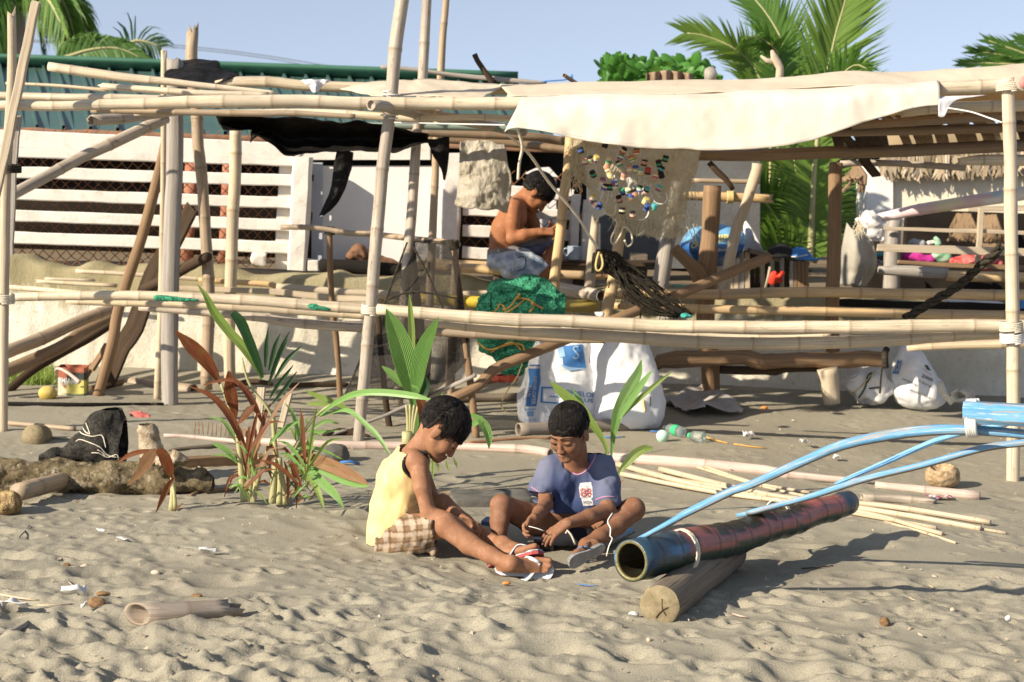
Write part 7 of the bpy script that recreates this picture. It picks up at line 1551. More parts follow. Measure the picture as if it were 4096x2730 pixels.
attrcol('wrapper',.4,.5,.5,60,.1,40);g=G(n32(1630,1405));V,F,U,N=grid_surface(lambda u,v:(g[0]+(u-.5)*.13,g[1]+(v-.5)*.06,gz(g[0],g[1])+.012+.008*vn(u*6,v*4,0,3)),24,10);pal=np.array([[.6,.6,.62],[.5,.08,.08],[.1,.15,.4],[.55,.5,.45]])
o=new_obj('snack_wrapper',mesh('snack_wrapper',V,F,True,attr={'paint':pal[(hash3((V[:,0]*90).astype(int),(V[:,1]*90).astype(int),np.zeros(len(V),int))*3.99).astype(int)]}),MATS['wrapper']);tag(o,'crumpled red and blue snack wrapper under the pink grey bamboo','wrapper')
gcane('bamboo_pole','long pinkish bamboo half buried in the sand behind the boys',BP,'pinkcane',[(n12(-80,905),34),(n12(350,930),36),(n12(900,945),38),(n12(1500,955),38),(n12(2353,985),40),(n22(430,1015),40)],.42,GS,.4,hollow=(0,.03))
gcane('bamboo_pole','long pinkish bamboo continuing behind the boy in blue towards the sticks',BP,'pinkcane',[(n22(900,1045),44),(n22(1250,1070),48),(n22(1560,1095),50),(n22(2353,1170),46),(n32(250,1190),40),(n32(600,1225),34),(n32(1020,1262),30)],.40,GS,.35)
gcane('bamboo_pole','bamboo lying right behind the two boys with scarred nodes',BP,'drycane',[(n12(1555,1365),40),(n12(1900,1360),42),(n12(2353,1345),40),(n22(300,1320),36)],.2,GS,.2,bulge=.14)
gwood('red_stick','thin red brown stick on the sand behind the boys','stick','redwood',[(n12(1860,925),16),(n12(2353,885),14),(n22(430,885),10)],GS,sink=.4)
g=G(n12(2050,1460));V,F,U,N=box((g[0],g[1]+.06,.015),(.34,.20,.06),.15,.015,.012);me=mesh('slab',V,F);tag(new_obj('stone_slab',me,plain('slab_grey',(.10,.095,.085),(.17,.16,.14),9,.95,.1,.6,40)),'flat dark grey slab half buried behind the boys','stone')
blob('dark_stone','dark rounded stone right of the seedling clump','stone','slab_grey',n12(720,1075),(.075,.06,.05),.01,25)
B_=None;g=G(n12(850,1120));m=MB();m.add(*bar(np.array([g+(-.045,0,.015),g+(.0,0,.022),g+(.05,.01,.01)]),.014,.012,(0,1,0)));tag(m.build('blue_clip',MATS['blue_plastic']),'bright blue plastic clip by the dark stone','clip')
GC='bundle of thin canes on the sand'
for i,(pts,r,lab)in enumerate((([n22(1370,1150),n32(200,1375),n33(1150,52),n33(2065,195)],24,'thick upper cane of the cane bundle behind the outrigger'),([n22(1000,1108),n22(1900,1330),n33(950,70),n33(1985,248)],24,'thick cane reaching furthest left behind the boy in blue'),([n22(1040,1192),n22(1900,1355),n33(900,95),n33(1655,292)],20,'lower cane of the bundle whose cut end shows beyond the outrigger'),([n22(1560,1097),n32(150,1305),n33(1240,125),n33(2200,285)],12,'thin cane of the bundle reaching furthest right'),([n22(1760,1132),n32(60,1270),n32(520,1350)],14,'thin short cane highest in the bundle between the arms'),([n33(1160,190),n33(1500,280),n33(1770,370)],12,'short cane lying lowest and nearest to us right of the outrigger'),([n22(1330,1205),n32(330,1405),n33(900,115),n33(1605,240)],17,'middle cane of the bundle crossing under its neighbours'))):
 gcane('thin_cane',lab,'cane','straw',[(p,r)for p in pts],.33,GC,.1 if i%2 else-.5,bulge=.1)
Q=gpath([(p2(965,1320),10),(p2(1100,1250),34),(p2(1260,1160),40)],.04,.2);m=MB();m.add(*bar(Q[:,:3]+np.array([0,0,.015]),np.linspace(.05,.085,len(Q)),.016,(-.3,1,.1),.2));tag(m.build('blue_board',MATS['blue_paint'],None,False),'light blue painted board lying beside the boy in blue','board')
bx=thing('sardine_tin','small black tin with red lettering between the two boys','tin');g=G(p2(560,1318));c=g+np.array([.01,.05,.022]);attrcol('tin_black',.35,.5,0,60,.1)
V,F,U,N=box((c[0],c[1],c[2]),(.082,.06,.050),-.12,.010);top=V[:,2]>c[2]+.021;col=np.tile([.012,.010,.010],(len(V),1));o=new_obj('tin_body',mesh('tin_body',V,F,False,attr={'paint':col}),MATS['tin_black'],bx);bvs=bvh_of(o)
V,F,U,N=box((c[0],c[1],c[2]+.028),(.086,.064,.008),-.12,.003);new_obj('tin_lid',mesh('tin_lid',V,F,False),MATS['grey_metal'],bx);lettering('tin_lettering',bvs,'YNGNIN',(p2(478,1287),p2(572,1280),p2(574,1312),p2(480,1318)),'print_red',bx,.003,.02)
blob('white_scrap','white scrap held over the black tin by the boy in blue','scrap','white_bit',p2(607,1300),(.014,.012,.008),.003,60,.003,-6.0)
rope('white_string','white string stretched between the hands of the boy in blue',[(p2(450,1100),5.93),(p2(520,1118),5.92),(p2(580,1140),5.92)],.0018,'line_white','string')
rope('pale_rope','pale cord curving down from the hand of the boy in blue to his sandal',[(p2(760,1160),5.88),(p2(770,1135),5.88),(p2(800,1165),5.88),(p2(825,1215),5.88),(p2(838,1250),5.88)],.004,'rope_pale','cord')
rope('white_twine','thin white cord hanging beside the raised knee of the boy in blue',[(p2(1150,990),5.98),(p2(1110,1060),5.95),(p2(1135,1120),5.93),(p2(1130,1180),5.92),(p2(1150,1200),5.92),(p2(1120,1270),5.92),(p2(1100,1350),5.92)],.0026,'line_white','cord')
Q=gpath([(p2(70,1178),16),(p2(150,1190),20),(p2(235,1215),16)],.03,0);m=MB();m.add(*bar(Q[:,:3]+np.array([0,.05,.05]),.05,.02,(0,1,.2)));tag(m.build('blue_slipper',MATS['strap_blue'],None,False),'dark blue slipper lying behind the legs of the boy in yellow','slipper')
plain('woven_sack',(.70,.70,.71),(.80,.80,.80),5,.7,.25,.5,200,bdist=.003)
plain('woven_sack_dirty',(.58,.56,.53),(.72,.70,.67),6,.8,.2,.5,120,bdist=.004)
def sack(name,label,cap_pts,mat,lo,hi,wr=.012,sc=(9,9,7),seed=1,h=.010,fine=.006,k=.08):
 t_=thing(name,label,'sack','white sacks by the wall');B_=SDF(lo,hi,h)
 for c,r in cap_pts:B_.ell(c,X3,r,k)
 B_.wrinkle(wr,sc,seed,2);B_.wrinkle(fine*1.4,(20,20,13),seed+1,3);B_.cut(lambda X:X[...,2]-.004)
 o=B_.build('sack_body',MATS[mat],t_,iters=2);return t_,bvh_of(o)
w_=lambda x,y,Y=9.25:P(n22(x,y),Y)
s1,bv1=sack('white_sack','white woven sack with blue printing standing by the wall',[(w_(500,640),(.235,.15,.15)),(w_(510,460),(.22,.14,.17)),(w_(530,260),(.19,.12,.17)),(w_(560,120),(.15,.10,.10)),(w_(330,640),(.10,.12,.14))],'woven_sack',w_(80,860,8.95),w_(1020,-60,9.55),.010,(8,8,6),3)
cr4=lambda a,b,c,d:tuple(n22(*p)for p in(a,b,c,d))
z5=lambda x,y:(2060+x*.2551,1360+y*.2551)
patch('blue_panel',bv1,(z5(203,390),z5(385,390),z5(400,640),z5(225,640)),'print_blue',s1,(8,12));patch('blue_panel',bv1,(z5(225,640),z5(400,640),z5(335,1045),z5(160,1045)),'print_blue',s1,(8,14))
patch('logo_disc',bv1,(z5(720,100),z5(1060,70),z5(1120,450),z5(760,430)),'print_blue',s1,(12,12),.004);patch('logo_disc',bv1,(z5(660,130),z5(760,110),z5(790,260),z5(690,280)),'print_lightblue',s1,(6,6),.006)
patch('logo_swoosh',bv1,(z5(660,370),z5(900,440),z5(1140,440),z5(850,490)),'print_lightblue',s1,(10,4),.008)
lettering('sack_lettering',bv1,'S',(z5(900,90),z5(1000,85),z5(1010,300),z5(910,310)),'print_lightblue',s1,.009)
lettering('sack_lettering',bv1,'DEVELOPER',(z5(345,570),z5(320,1020),z5(250,1020),z5(300,570)),'print_white',s1,.009,.02);lettering('sack_lettering',bv1,'PLUS',(z5(265,720),z5(240,890),z5(195,890),z5(222,720)),'print_white',s1,.009,.02)
lettering('sack_lettering',bv1,'DEVELOPER',(z5(800,785),z5(1390,850),z5(1390,930),z5(800,865)),'print_blue',s1,.007,.01);lettering('sack_lettering',bv1,'PLUS',(z5(970,905),z5(1225,930),z5(1225,985),z5(970,970)),'print_blue',s1,.007,.01)
for cs_ in(((415,735),(700,750),(700,765),(410,765)),((405,965),(690,985),(690,1010),(400,985)),((410,735),(440,735),(430,980),(395,980)),((540,880),(690,890),(690,905),(540,895))):patch('logo_frame',bv1,tuple(z5(*p)for p in cs_),'print_blue',s1,(8,3),.006)
plain('print_peach',(.70,.60,.55),rough=.8);patch('red_cross',bv1,(z5(205,415),z5(385,415),z5(385,450),z5(205,450)),'print_peach',s1,(6,3),.008);patch('blue_panel',bv1,(z5(150,1080),z5(325,1075),z5(320,1100),z5(150,1105)),'print_lightblue',s1,(6,3));patch('logo_disc',bv1,(z5(190,1120),z5(290,1120),z5(290,1200),z5(190,1200)),'print_lightblue',s1,(6,3));lettering('sack_lettering',bv1,'4--O-:48',(z5(140,1230),z5(330,1235),z5(330,1275),z5(140,1270)),'print_lightblue',s1,.006)
s2,bv2=sack('white_sack','plain white bulging sack right of the blue printed one',[(w_(1100,650,9.2),(.21,.15,.16)),(w_(1080,440,9.22),(.20,.14,.19)),(w_(1020,220,9.24),(.18,.12,.18)),(w_(980,90,9.25),(.16,.10,.10))],'woven_sack',w_(660,880,8.9),w_(1480,-60,9.6),.012,(7,7,5),13)
for a_,b_,c_ in(((1225,560),(1240,660),.008),):stripe('straw_bit',bv2,[n22(*a_),n22(*b_)],c_,'rope_yellow',s2,lift=.004)
stripe('print_mark',bv2,[n22(1285,530),n22(1288,610)],.004,'print_dark',s2,lift=.002)
w3=lambda x,y,Y=10.15:P(n32(x,y),Y)
s3,bv3=sack('white_sack','crumpled white sack with small print slumped at the wall on the right',[(w3(1440,470),(.165,.12,.13)),(w3(1400,330),(.13,.11,.13)),(w3(1360,210),(.085,.08,.09)),(w3(1560,520),(.09,.09,.08))],'woven_sack',w3(1100,720,9.9),w3(1780,20,10.4),.013,(12,12,8),23,.008,.006,.06)
z6=lambda x,y:(3360+x*.2125,1380+y*.2125)
lettering('sack_lettering',bv3,'2000',(z6(1560,545),z6(1755,640),z6(1735,700),z6(1535,605)),'print_dark',s3,.005,.01);lettering('sack_lettering',bv3,'SB3',(z6(1070,290),z6(1170,290),z6(1100,560),z6(980,550)),'print_blue',s3,.006,.02)
for a_,b_,tx in(((1175,615),(1470,760),'SUPPLEMENTARY'),((1480,650),(1740,790),'NET WEIGHT 50KG'),((1310,825),(1725,1000),'MANUFACTURED BY')):lettering('sack_lettering',bv3,tx,(z6(*a_),z6(*b_),z6(b_[0]-15,b_[1]+32),z6(a_[0]-15,a_[1]+32)),'print_dark',s3,.005)
patch('green_emblem',bv3,(z6(1585,370),z6(1650,390),z6(1715,490),z6(1640,470)),'leaf_dark',s3,(6,6),.005);lettering('sack_lettering',bv3,'MARKS',(z6(1560,440),z6(1740,560),z6(1725,590),z6(1550,470)),'print_pink',s3,.005)
s4,bv4=sack('white_sack','greyish bundle of white net and plastic beside the carved bench leg',[(w3(1000,430,10.15),(.115,.10,.115)),(w3(1090,450,10.15),(.09,.09,.11)),(w3(880,390,10.15),(.06,.07,.07))],'woven_sack_dirty',w3(740,640,9.9),w3(1240,240,10.4),.02,(16,16,12),33,.009,.012,.05)
for pts,mt in(([n32(870,290),n32(930,295),n32(945,330),n32(900,380),n32(830,390)],'line_white'),([n32(820,330),n32(850,370),n32(920,330),n32(860,320)],'line_white'),([n32(1080,310),n32(1000,400),n32(930,470),n32(880,495),n32(835,470)],'rope_yellow'),([n32(1050,325),n32(1015,350),n32(1010,410),n32(1050,340)],'leaf_dark'),([n32(1010,400),n32(985,470),n32(940,540)],'leaf_dark'),([n32(1030,460),n32(1120,450)],'rope_black')):stripe('tangled_cord',bv4,pts,.005,mt,s4,lift=.004)
g0=lambda x,y,dz:G(n22(x,y))+np.array([0,0,dz])
def lying(name,label,mat,outline,h_,seed,sc=14,cat='cloth',n=46,group=None):
 xs=np.array([p[0]for p in outline]);ys=np.array([p[1]for p in outline]);m=MB();V=[];keep={}
 X0,X1,Y0,Y1=xs.min(),xs.max(),ys.min(),ys.max()
 def inside(x,y):
  c=False;j=len(outline)-1
  for i in range(len(outline)):
   if(ys[i]>y)!=(ys[j]>y)and x<(xs[j]-xs[i])*(y-ys[i])/(ys[j]-ys[i]+1e-9)+xs[i]:c=not c
   j=i
  return c
 ny=max(8,int(n*(Y1-Y0)/(X1-X0)*2));idx={}
 for j in range(ny+1):
  for i in range(n+1):
   x,y=X0+(X1-X0)*i/n,Y0+(Y1-Y0)*j/ny
   if inside(x,y):
    g=G(outline_c(x,y));idx[(i,j)]=len(V);V.append(g+np.array([0,0,.012+h_*(.5+.6*fbm(g[0]*sc,g[1]*sc,0,seed,3))]))
 F=[(idx[(i,j)],idx[(i,j+1)],idx[(i+1,j+1)],idx[(i+1,j)])for j in range(ny)for i in range(n)if all(q in idx for q in((i,j),(i,j+1),(i+1,j+1),(i+1,j)))]
 o=new_obj(name,mesh(name,V,F),MATS[mat]);o.modifiers.new('t','SOLIDIFY').thickness=.006;return tag(o,label,cat,group)
outline_c=n22
plain('dusty_cloth',(.34,.31,.28),(.48,.45,.42),7,.95,.05,.6,60,bdist=.01)
lying('dusty_cloth','dusty grey cloth crumpled on the sand right of the plain white sack','dusty_cloth',[(1385,540),(1480,570),(1600,515),(1720,490),(1870,545),(1990,610),(2090,690),(2000,715),(1800,708),(1650,718),(1560,690),(1430,640),(1385,600)],.06,4,6)
tbn=thing('bamboo_tube','thick grey hollow bamboo lying in front of the white sacks','bamboo offcut')
Q=gpath([(n22(155,812),58),(n22(500,800),56),(n22(900,780),56),(n22(1155,770),54)],.05,.1);m=MB();m.add(*culm(Q,.33,.03,hollow=(.3,0),seg=20,bulge=.03));m.build('cane',MATS['greycane_dark']if 'greycane_dark' in MATS else cane('greycane_dark',(.24,.20,.16),(.36,.31,.26),spot=.6),tbn)
gwood('driftwood_log','grey driftwood pole behind the orange net scraps, left of the printed sack','log','greywood_dark',[(n12(1540,560),34),(n12(1900,540),36),(n22(0,535),36),(n22(190,530),34)],sink=.2)
blob('brick','rough brick chunk under the red net scrap','brick','brown_bit',n12(2040,490),(.08,.06,.05),.012,20,.008,.2)
rope('yellow_twine','thin yellow cord trailing from the green net to the sand by the sack',[(n12(2330,250),9.2),(n12(2280,370),9.15),(n12(2200,480),9.1),(n12(2150,600),9.0),(n12(2190,660),8.9)],.004,'rope_yellow','cord')
gwood('charred_log','dark rotten log strip along the wall foot behind the clump of seedlings','log','darkwood',[(n12(330,432),20),(n12(600,425),24),(n12(840,430),18)],lump=.3)
gwood('charred_log','dark rotten log end at the wall foot left of the seedling clump','log','darkwood',[(n02(2010,425),24),(n02(2180,400),26),(n02(2330,420),14)],lump=.3)
gwood('husk_heap','dark heap of husks and leaf litter under the long driftwood branch','husk','darkwood',[(n12(620,860),12),(n12(760,830),30),(n12(900,840),24),(n12(1020,870),10)],lump=.5,ls=20)
for p0_,p1_,hw_,lb_ in((n12(98,455),n12(48,985),34,'pale weathered board standing in the sand inside the seedling clump'),(n12(335,510),n12(262,800),26,'narrow board with dark edge standing behind the seedling clump')):plank('standing_board',lb_,'board','palewood',[(p0_,hw_,7.25),(p1_,hw_,7.15)],.02)
bn_=thing('driftwood_bench','rough driftwood log bench on stump legs under the right hand rails','bench')
Q=world_path([(n22(1320,275),40,9.95),(n22(1370,225),64,9.95),(n22(1700,205),70,9.95),(n22(2100,190),72,9.95),(n32(100,225),70,9.95),(n32(500,215),66,9.95),(n32(900,210),68,9.95),(n32(1180,215),66,9.95)],.04);m=MB();m.add(*tube(Q[:,:3],Q[:,3],18,lump=.22,lumpscale=6));m.build('log_seat',MATS['brownwood'],bn_)
Q=world_path([(n22(1880,300),34,10.05),(n22(2353,305),40,10.05),(n32(300,290),34,10.05),(n32(640,285),26,10.05)],.04);m=MB();m.add(*tube(Q[:,:3],Q[:,3],12,lump=.2));m.build('under_log',MATS['darkwood'],bn_)
Q=world_path([(n32(665,285),96,9.92),(n32(690,400),78,9.92),(n32(710,590),66,9.92)],.03);m=MB();m.add(*tube(Q[:,:3],Q[:,3],16,lump=.14,lumpscale=6));m.build('leg',MATS['palewood'],bn_)
for i,x in enumerate((1150,1185)):rope('black_rope',['black cord hanging from the right end of the driftwood bench','second black cord wound round the end of the driftwood bench'][i],[(n32(x,130),9.85),(n32(x-5,220),9.84),(n32(x-20,360),9.86),(n32(x-30,500),9.9)]if i==0 else[(n32(1180,120),9.86),(n32(1160,180),9.83),(n32(1170,280),9.84)],.006 if i==0 else.02,'rope_black','cord')
cl=thing('rope_coil','loose coil of dirty pale rope at the wall by the right post','rope');rr=random.Random(6)
for j in range(5):
 a0=rr.uniform(0,6);C=[P(n32(1800+60*math.cos(a0+t)*rr.uniform(.8,1.3)+14*j,520+50*math.sin(a0+t)*rr.uniform(.7,1.2)),10.1+.03*j)for t in np.linspace(0,6,9)];m=MB();m.add(*tube(catmull(C,.02),.012,7));m.build('rope_loop',MATS['rope_pale'],cl)
m=MB();m.add(*tube(catmull([P(n32(1640,400),10.0),P(n32(1650,480),9.98),P(n32(1700,540),9.97),P(n32(1740,590),9.96)],.02),.018,8,lump=.2));m.build('rope_end',MATS['rope_pale'],cl)
GB='small litter on the sand'
bt='glass';k=NT('clear_plastic');k.b.inputs['Transmission Weight'].default_value=.85;k.col((.85,.92,.88));k.set(.08,.5,IOR=1.3);MATS['clear_plastic']=k.m
plain('label_green',(.05,.42,.20),rough=.5);plain('cap_mint',(.50,.75,.62),rough=.5)
for a_,b_,lab in((n22(1405,835),n22(1560,880),'clear plastic bottle with green label lying on the sand'),(n22(1610,905),n22(1740,925),'crushed clear plastic bottle with green neck ring')):
 bo=thing('plastic_bottle',lab,'bottle','plastic bottles on the sand');q0_,q1_=G(a_)+(0,0,.03),G(b_)+(0,0,.03);C=catmull([q0_,q1_],.008);t=np.linspace(0,1,len(C));rad=np.interp(t,[0,.08,.12,.3,.95,1],[.012,.013,.012,.030,.032,.026])
 m=MB();m.add(*tube(C,rad,14,lump=.1 if 'crushed' in lab else.02,lumpscale=20));m.build('bottle_body',MATS['clear_plastic'],bo);i0,i1=(int(.55*len(C)),int(.85*len(C)))if 'label' in lab else(0,max(4,int(.15*len(C))))
 m=MB();m.add(*tube(C[i0:i1],rad[i0:i1]+.002,14,cap=(False,False)));m.build('label' if 'label' in lab else 'neck_ring',MATS['label_green'],bo)
g=G(n22(1388,915));m=MB();m.add(*tube([g+(0,-.01,.03),g+(0,.012,.032)],.034,20));tag(m.build('plastic_disc',MATS['cap_mint']),'round mint green lid in front of the plastic bottles','disc',GB)
for c_,r,mt,lab,nm,ct in((n03(1335,640),(.028,.02,.016),'shell_bit','smooth pale pebble on the sand above the bamboo offcut','pebble','pebble'),(n03(720,580),(.026,.014,.012),'shell_bit','pale half shell fragment beside dark husk','shell','shell'),(n03(570,572),(.026,.016,.016),'brown_bit','small brown husk flake left of the pale shell fragment','husk','husk'),(n03(830,920),(.05,.04,.032),'brown_bit','dark brown husk lump left of the bamboo offcut','husk','husk'),(n03(880,820),(.045,.02,.014),'brown_bit','curled husk strip behind the dark husk lump','husk','husk'),(n03(1680,845),(.03,.02,.016),'brown_bit','brown husk bit behind the bamboo offcut','husk','husk'),(n23(1145,1000),(.026,.02,.018),'white_bit','white plastic scrap at the foot of the sawn log','scrap','scrap'),(n23(1275,1215),(.014,.010,.014),'shell_bit','small pink shell in front of the sawn log','shell','shell'),(n32(130,640),(.036,.025,.022),'orange_bit','orange scrap on the shaded sand under the bench','scrap','scrap'),(n33(1160,1085),(.030,.026,.03),'brown_bit','dark brown nut lying on the sand at the lower right','nut','nut'),(n33(1745,955),(.014,.012,.014),'shell_bit','small tan shell at the lower right','shell','shell'),(n33(2215,1035),(.018,.012,.018),'white_bit','white ring of plastic at the far lower right','scrap','scrap'),(n13(2195,725),(.026,.016,.010),'orange_bit','small orange brown leaf bit below the sandal','leaf bit','leaf bit'),(n13(1160,1505),(.014,.010,.010),'orange_bit','tiny orange bit near the bottom edge, middle','leaf bit','leaf bit')):
 blob(nm,lab,ct,mt,c_,tuple(.62*x for x in r),.003,60,.0026,.25,GB,3)
def scrap(name,label,cat,mat,px,w,l,rot,cur=.012,seed=1):
 g=G(px);m=MB();V,F,U,N=grid_surface(lambda u,v:(g[0]+(u-.5)*.72*l*math.cos(rot)-(v-.5)*.8*w*math.sin(rot),g[1]+(u-.5)*l*math.sin(rot)+(v-.5)*w*math.cos(rot),gz(g[0],g[1])+.014+cur*(1+vn(u*3+seed,v*2,0,seed))),10,6);m.add(V,F);o=m.build(name,MATS[mat]);o.modifiers.new('t','SOLIDIFY').thickness=.002;return tag(o,label,cat,GB)
scrap('paper_scrap','torn white paper scrap at the left edge of the sand','scrap','white_bit',n03(140,965),.05,.13,-.1,.02,3);scrap('paper_scrap','tiny white scrap left of the bamboo offcut','scrap','white_bit',n03(722,968),.03,.03,.3,.015,5)
scrap('plastic_straw_piece','short white plastic strip casting a shadow on the upper left sand','scrap','white_bit',n03(1050,372),.014,.075,-.4,.006,7);scrap('plastic_straw_piece','second white plastic strip up left of the first on the sand','scrap','white_bit',n03(865,300),.014,.05,-.3,.006,9);scrap('plastic_scrap','clear crumpled plastic next to the dark husk lump','scrap','white_plastic',n03(630,830),.05,.11,.3,.02,11);scrap('plastic_scrap','white bit of plastic in the middle left sand','scrap','white_plastic',n03(1780,480),.03,.09,.1,.012,13);scrap('paper_scrap','white paper scrap far behind the sticks','scrap','white_bit',n22(2120,900),.05,.08,0,.02,15);scrap('paper_scrap','white paper piece behind the first blue arm','scrap','white_bit',n32(750,1080),.03,.06,0,.012,17);scrap('paper_scrap','white crushed cup piece behind the bench shadow','scrap','white_plastic',n32(480,970),.05,.09,.2,.025,19);scrap('paper_scrap','dirty white scrap right under the second arm','scrap','white_plastic',n32(0,895),.06,.07,.2,.02,21)
for a_,b_,r,mt,lab in((n03(0,820),n03(330,870),10,'straw','flat straw coloured strip at the left edge'),(n03(470,615),n03(660,770),6,'straw','thin dry reed pointing at the dark husk lump'),(n03(320,915),n03(620,900),7,'straw','dry reed lying by the white paper scrap'),(n03(160,330),n03(250,230),7,'greywood','small crooked grey twig at the left'),(n33(450,598),n33(720,570),6,'darkwood','dark twig on the sand at the right'),(n33(1520,725),n33(1610,780),6,'straw','short straw bit at the lower right'),(n33(1365,842),n33(1430,868),6,'straw','tiny straw piece near the dark twig'),(n23(1990,985),n23(2115,1015),8,'pinkcane','pink twig in the shadow of the sawn log'),(n22(2000,940),n22(2280,975),6,'rope_orange','orange pink stick behind the cane bundle'),(n22(1700,860),n22(1950,935),7,'rope_orange','orange stick next to the crushed bottle'),(n22(1285,830),n22(1410,828),6,'blue_plastic','thin blue plastic straw by the bottle'),(n22(880,880),n22(1070,878),6,'blue_plastic','dark blue pen like straw in front of the grey bamboo'),(n33(715,1355),n33(770,1420),5,'straw','little reed at the bottom right'),(n33(2110,660),n33(2190,715),8,'pinkcane','pinkish stick near the right edge'),(n23(670,730),n23(840,745),5,'blue_plastic','dark blue straw in the sand left of the outrigger')):
 gwood('twig',lab,'twig',mt,[(a_,r),(((a_[0]+b_[0])/2,(a_[1]+b_[1])/2+2),r),(b_,r*.7)],GB,lump=.2,seg=7,sink=.1,lift=.004)
gwood('driftwood_piece','crooked flat driftwood piece at the left edge of the sand','driftwood','greywood',[(n03(-60,1140),14),(n03(120,1120),26),(n03(200,1080),26),(n03(245,1035),8)],GB,lump=.2)
rr=random.Random(77);bits=MB()
for i in range(620):
 y=4.4+5.2*rr.random()**1.4;x=rr.uniform(-1,1)*.36*y;s_=rr.uniform(.002,.005)*(1.5 if rr.random()<.06 else 1);c=np.array([x,y,gz(x,y)+.012]);V=c+np.array([[rr.gauss(0,1),rr.gauss(0,1),rr.gauss(0,.6)]for _ in range(6)])*s_
 bits.add(V,[(0,1,2),(0,2,3),(0,3,4),(0,4,1),(5,2,1),(5,3,2),(5,4,3),(5,1,4)])
tag(bits.build('beach_crumbs',MATS['shell_bit'],None,False),'crumbs of shell and bark strewn over the sand','crumbs',kind='stuff')
plain('dog_fur',(.13,.065,.038),(.22,.12,.07),16,.75,.2,.5,120,bdist=.004)
dg_=thing('dog','brown dog with hanging ears resting behind the charred beam at the white gate','dog');w_=lambda x,y,Y=10.95:P(n11(x,y),Y)
B_=SDF(w_(740,960,10.6),w_(1340,600,11.4),.007)
B_.ell(w_(920,695),X3,(.050,.05,.042),.02);B_.chain([w_(900,705),w_(860,735),w_(828,757)],[.036,.026,.015],.018);B_.chain([w_(940,700),w_(985,770,11.0),w_(1060,840,11.02)],[.045,.055,.075],.04);B_.chain([w_(1060,840,11.03),w_(1150,870,11.05),w_(1260,890,11.05)],[.08,.09,.08],.05);B_.ell(w_(1140,815,10.97),X3,(.03,.03,.02),.02)
B_.ell(w_(965,715,10.90),np.array([[.85,0,.52],[0,1,0],[-.52,0,.85]]),(.018,.010,.036),.006);B_.wrinkle(.006,(26,26,20),3);B_.build('body',MATS['dog_fur'],dg_)
m=MB();m.add(*tube([w_(826,752,10.94),w_(818,758,10.94)],.010,8));m.build('nose',MATS['trim_black'],dg_);m=MB();m.add(*tube([w_(880,705,10.905),w_(886,703,10.905)],.005,8));m.build('eye',MATS['trim_black'],dg_)
Q=world_path([(n11(600,818),56,10.82),(n11(900,832),58,10.82),(n11(1310,860),56,10.82),(n11(1700,905),40,10.82)],.05);m=MB();m.add(*tube(Q[:,:3],Q[:,3],12,lump=.1,lumpscale=7));tag(m.build('charred_beam',MATS['charred']),'black charred beam lying on the wall before the white gate','beam')
V,F,U,N=box(P(n11(545,815),10.85),(.075,.1,.075),.1,.008,.006);tag(new_obj('concrete_block',mesh('concrete_block',V,F,False),WHITEC),'white concrete lump at the left end of the charred beam','block')
V,F,U,N=box(P(n01(2230,765),10.82),(.10,.08,.09),.1,.02,.02);tag(new_obj('rubble_stone',mesh('rubble_stone',V,F),MATS['old_cement']if 'old_cement' in MATS else WHITEC),'pale mossy stone on the wall under the fence slats','stone')
tbk=thing('plank_table','low dark plank table that carries the mug behind the yellow bamboo post','table');Q=world_path([(n21(500,788),10,10.9),(n21(900,792),10,10.9),(n21(1335,796),10,10.9)],.1);m=MB();m.add(*bar(Q[:,:3],.45,.025,(0,1,0),.1));m.build('tabletop',MATS['darkwood'],tbk,False)
V,F,U,N=box(P(n21(620,840),10.75),(.5,.03,.11),0,.004);new_obj('apron',mesh('apron',V,F,False),MATS['brownwood'],tbk)
for x,Y in((700,11.0),(1180,11.05)):
 V,F,U,N=box(P(n21(x,890),Y),(.12,.12,.28),0,.01);new_obj('leg',mesh('leg',V,F,False),MATS['greywood_dark'],tbk)
mg=thing('mug','blue grey enamel mug with handle on the plank table','mug');c=P(n21(632,770),10.72);r_=.045;prof_=[(0,0),(r_,0),(r_*1.02,.004),(r_*1.04,.086),(r_*1.07,.090),(r_*.98,.088),(r_*.94,.012),(0,.010)];V,F=[],[]
for(rd,z)in prof_:
 for j in range(24):V.append(c+np.array([rd*math.cos(j*math.pi/12),rd*math.sin(j*math.pi/12),z+.002]))
F=[(i*24+j,i*24+(j+1)%24,(i+1)*24+(j+1)%24,(i+1)*24+j)for i in range(len(prof_)-1)for j in range(24)];plain('mug_blue',(.30,.36,.44),rough=.25,spec=.5);new_obj('cup',mesh('cup',V,F),MATS['mug_blue'],mg)
m=MB();m.add(*tube(catmull([c+np.array([-r_,0,.075]),c+np.array([-r_-.022,0,.070]),c+np.array([-r_-.026,0,.045]),c+np.array([-r_,0,.022])],.005),.006,8));m.build('handle',MATS['mug_blue'],mg)
wl=thing('pillar_cap','white pillar cap with sloping sides showing above the shirtless man','pillar cap');a,b_,c,d=P(n20(205,1488),11.4),P(n20(500,1518),11.4),P(n20(420,1432),11.4),P(n20(310,1440),11.4);V=[a,b_,c,d]+[q+np.array([0,.25,0])for q in(a,b_,c,d)];new_obj('cap',mesh('cap',V,[(0,1,2,3),(7,6,5,4),(0,4,5,1),(1,5,6,2),(2,6,7,3),(3,7,4,0)],False),MATS['white_paint'],wl);quad_panel('shaft',MATS['white_paint'],wl,2122,2225,699,1060,11.45,.2)
attrcol('foil_blue',.25,.6,.3,40,.1,6)
cb=thing('chips_bag','big shiny blue foil bag with yellow lettering hung behind the forked post','bag');w_=lambda x,y,Y=10.75:P(n21(x,y),Y)
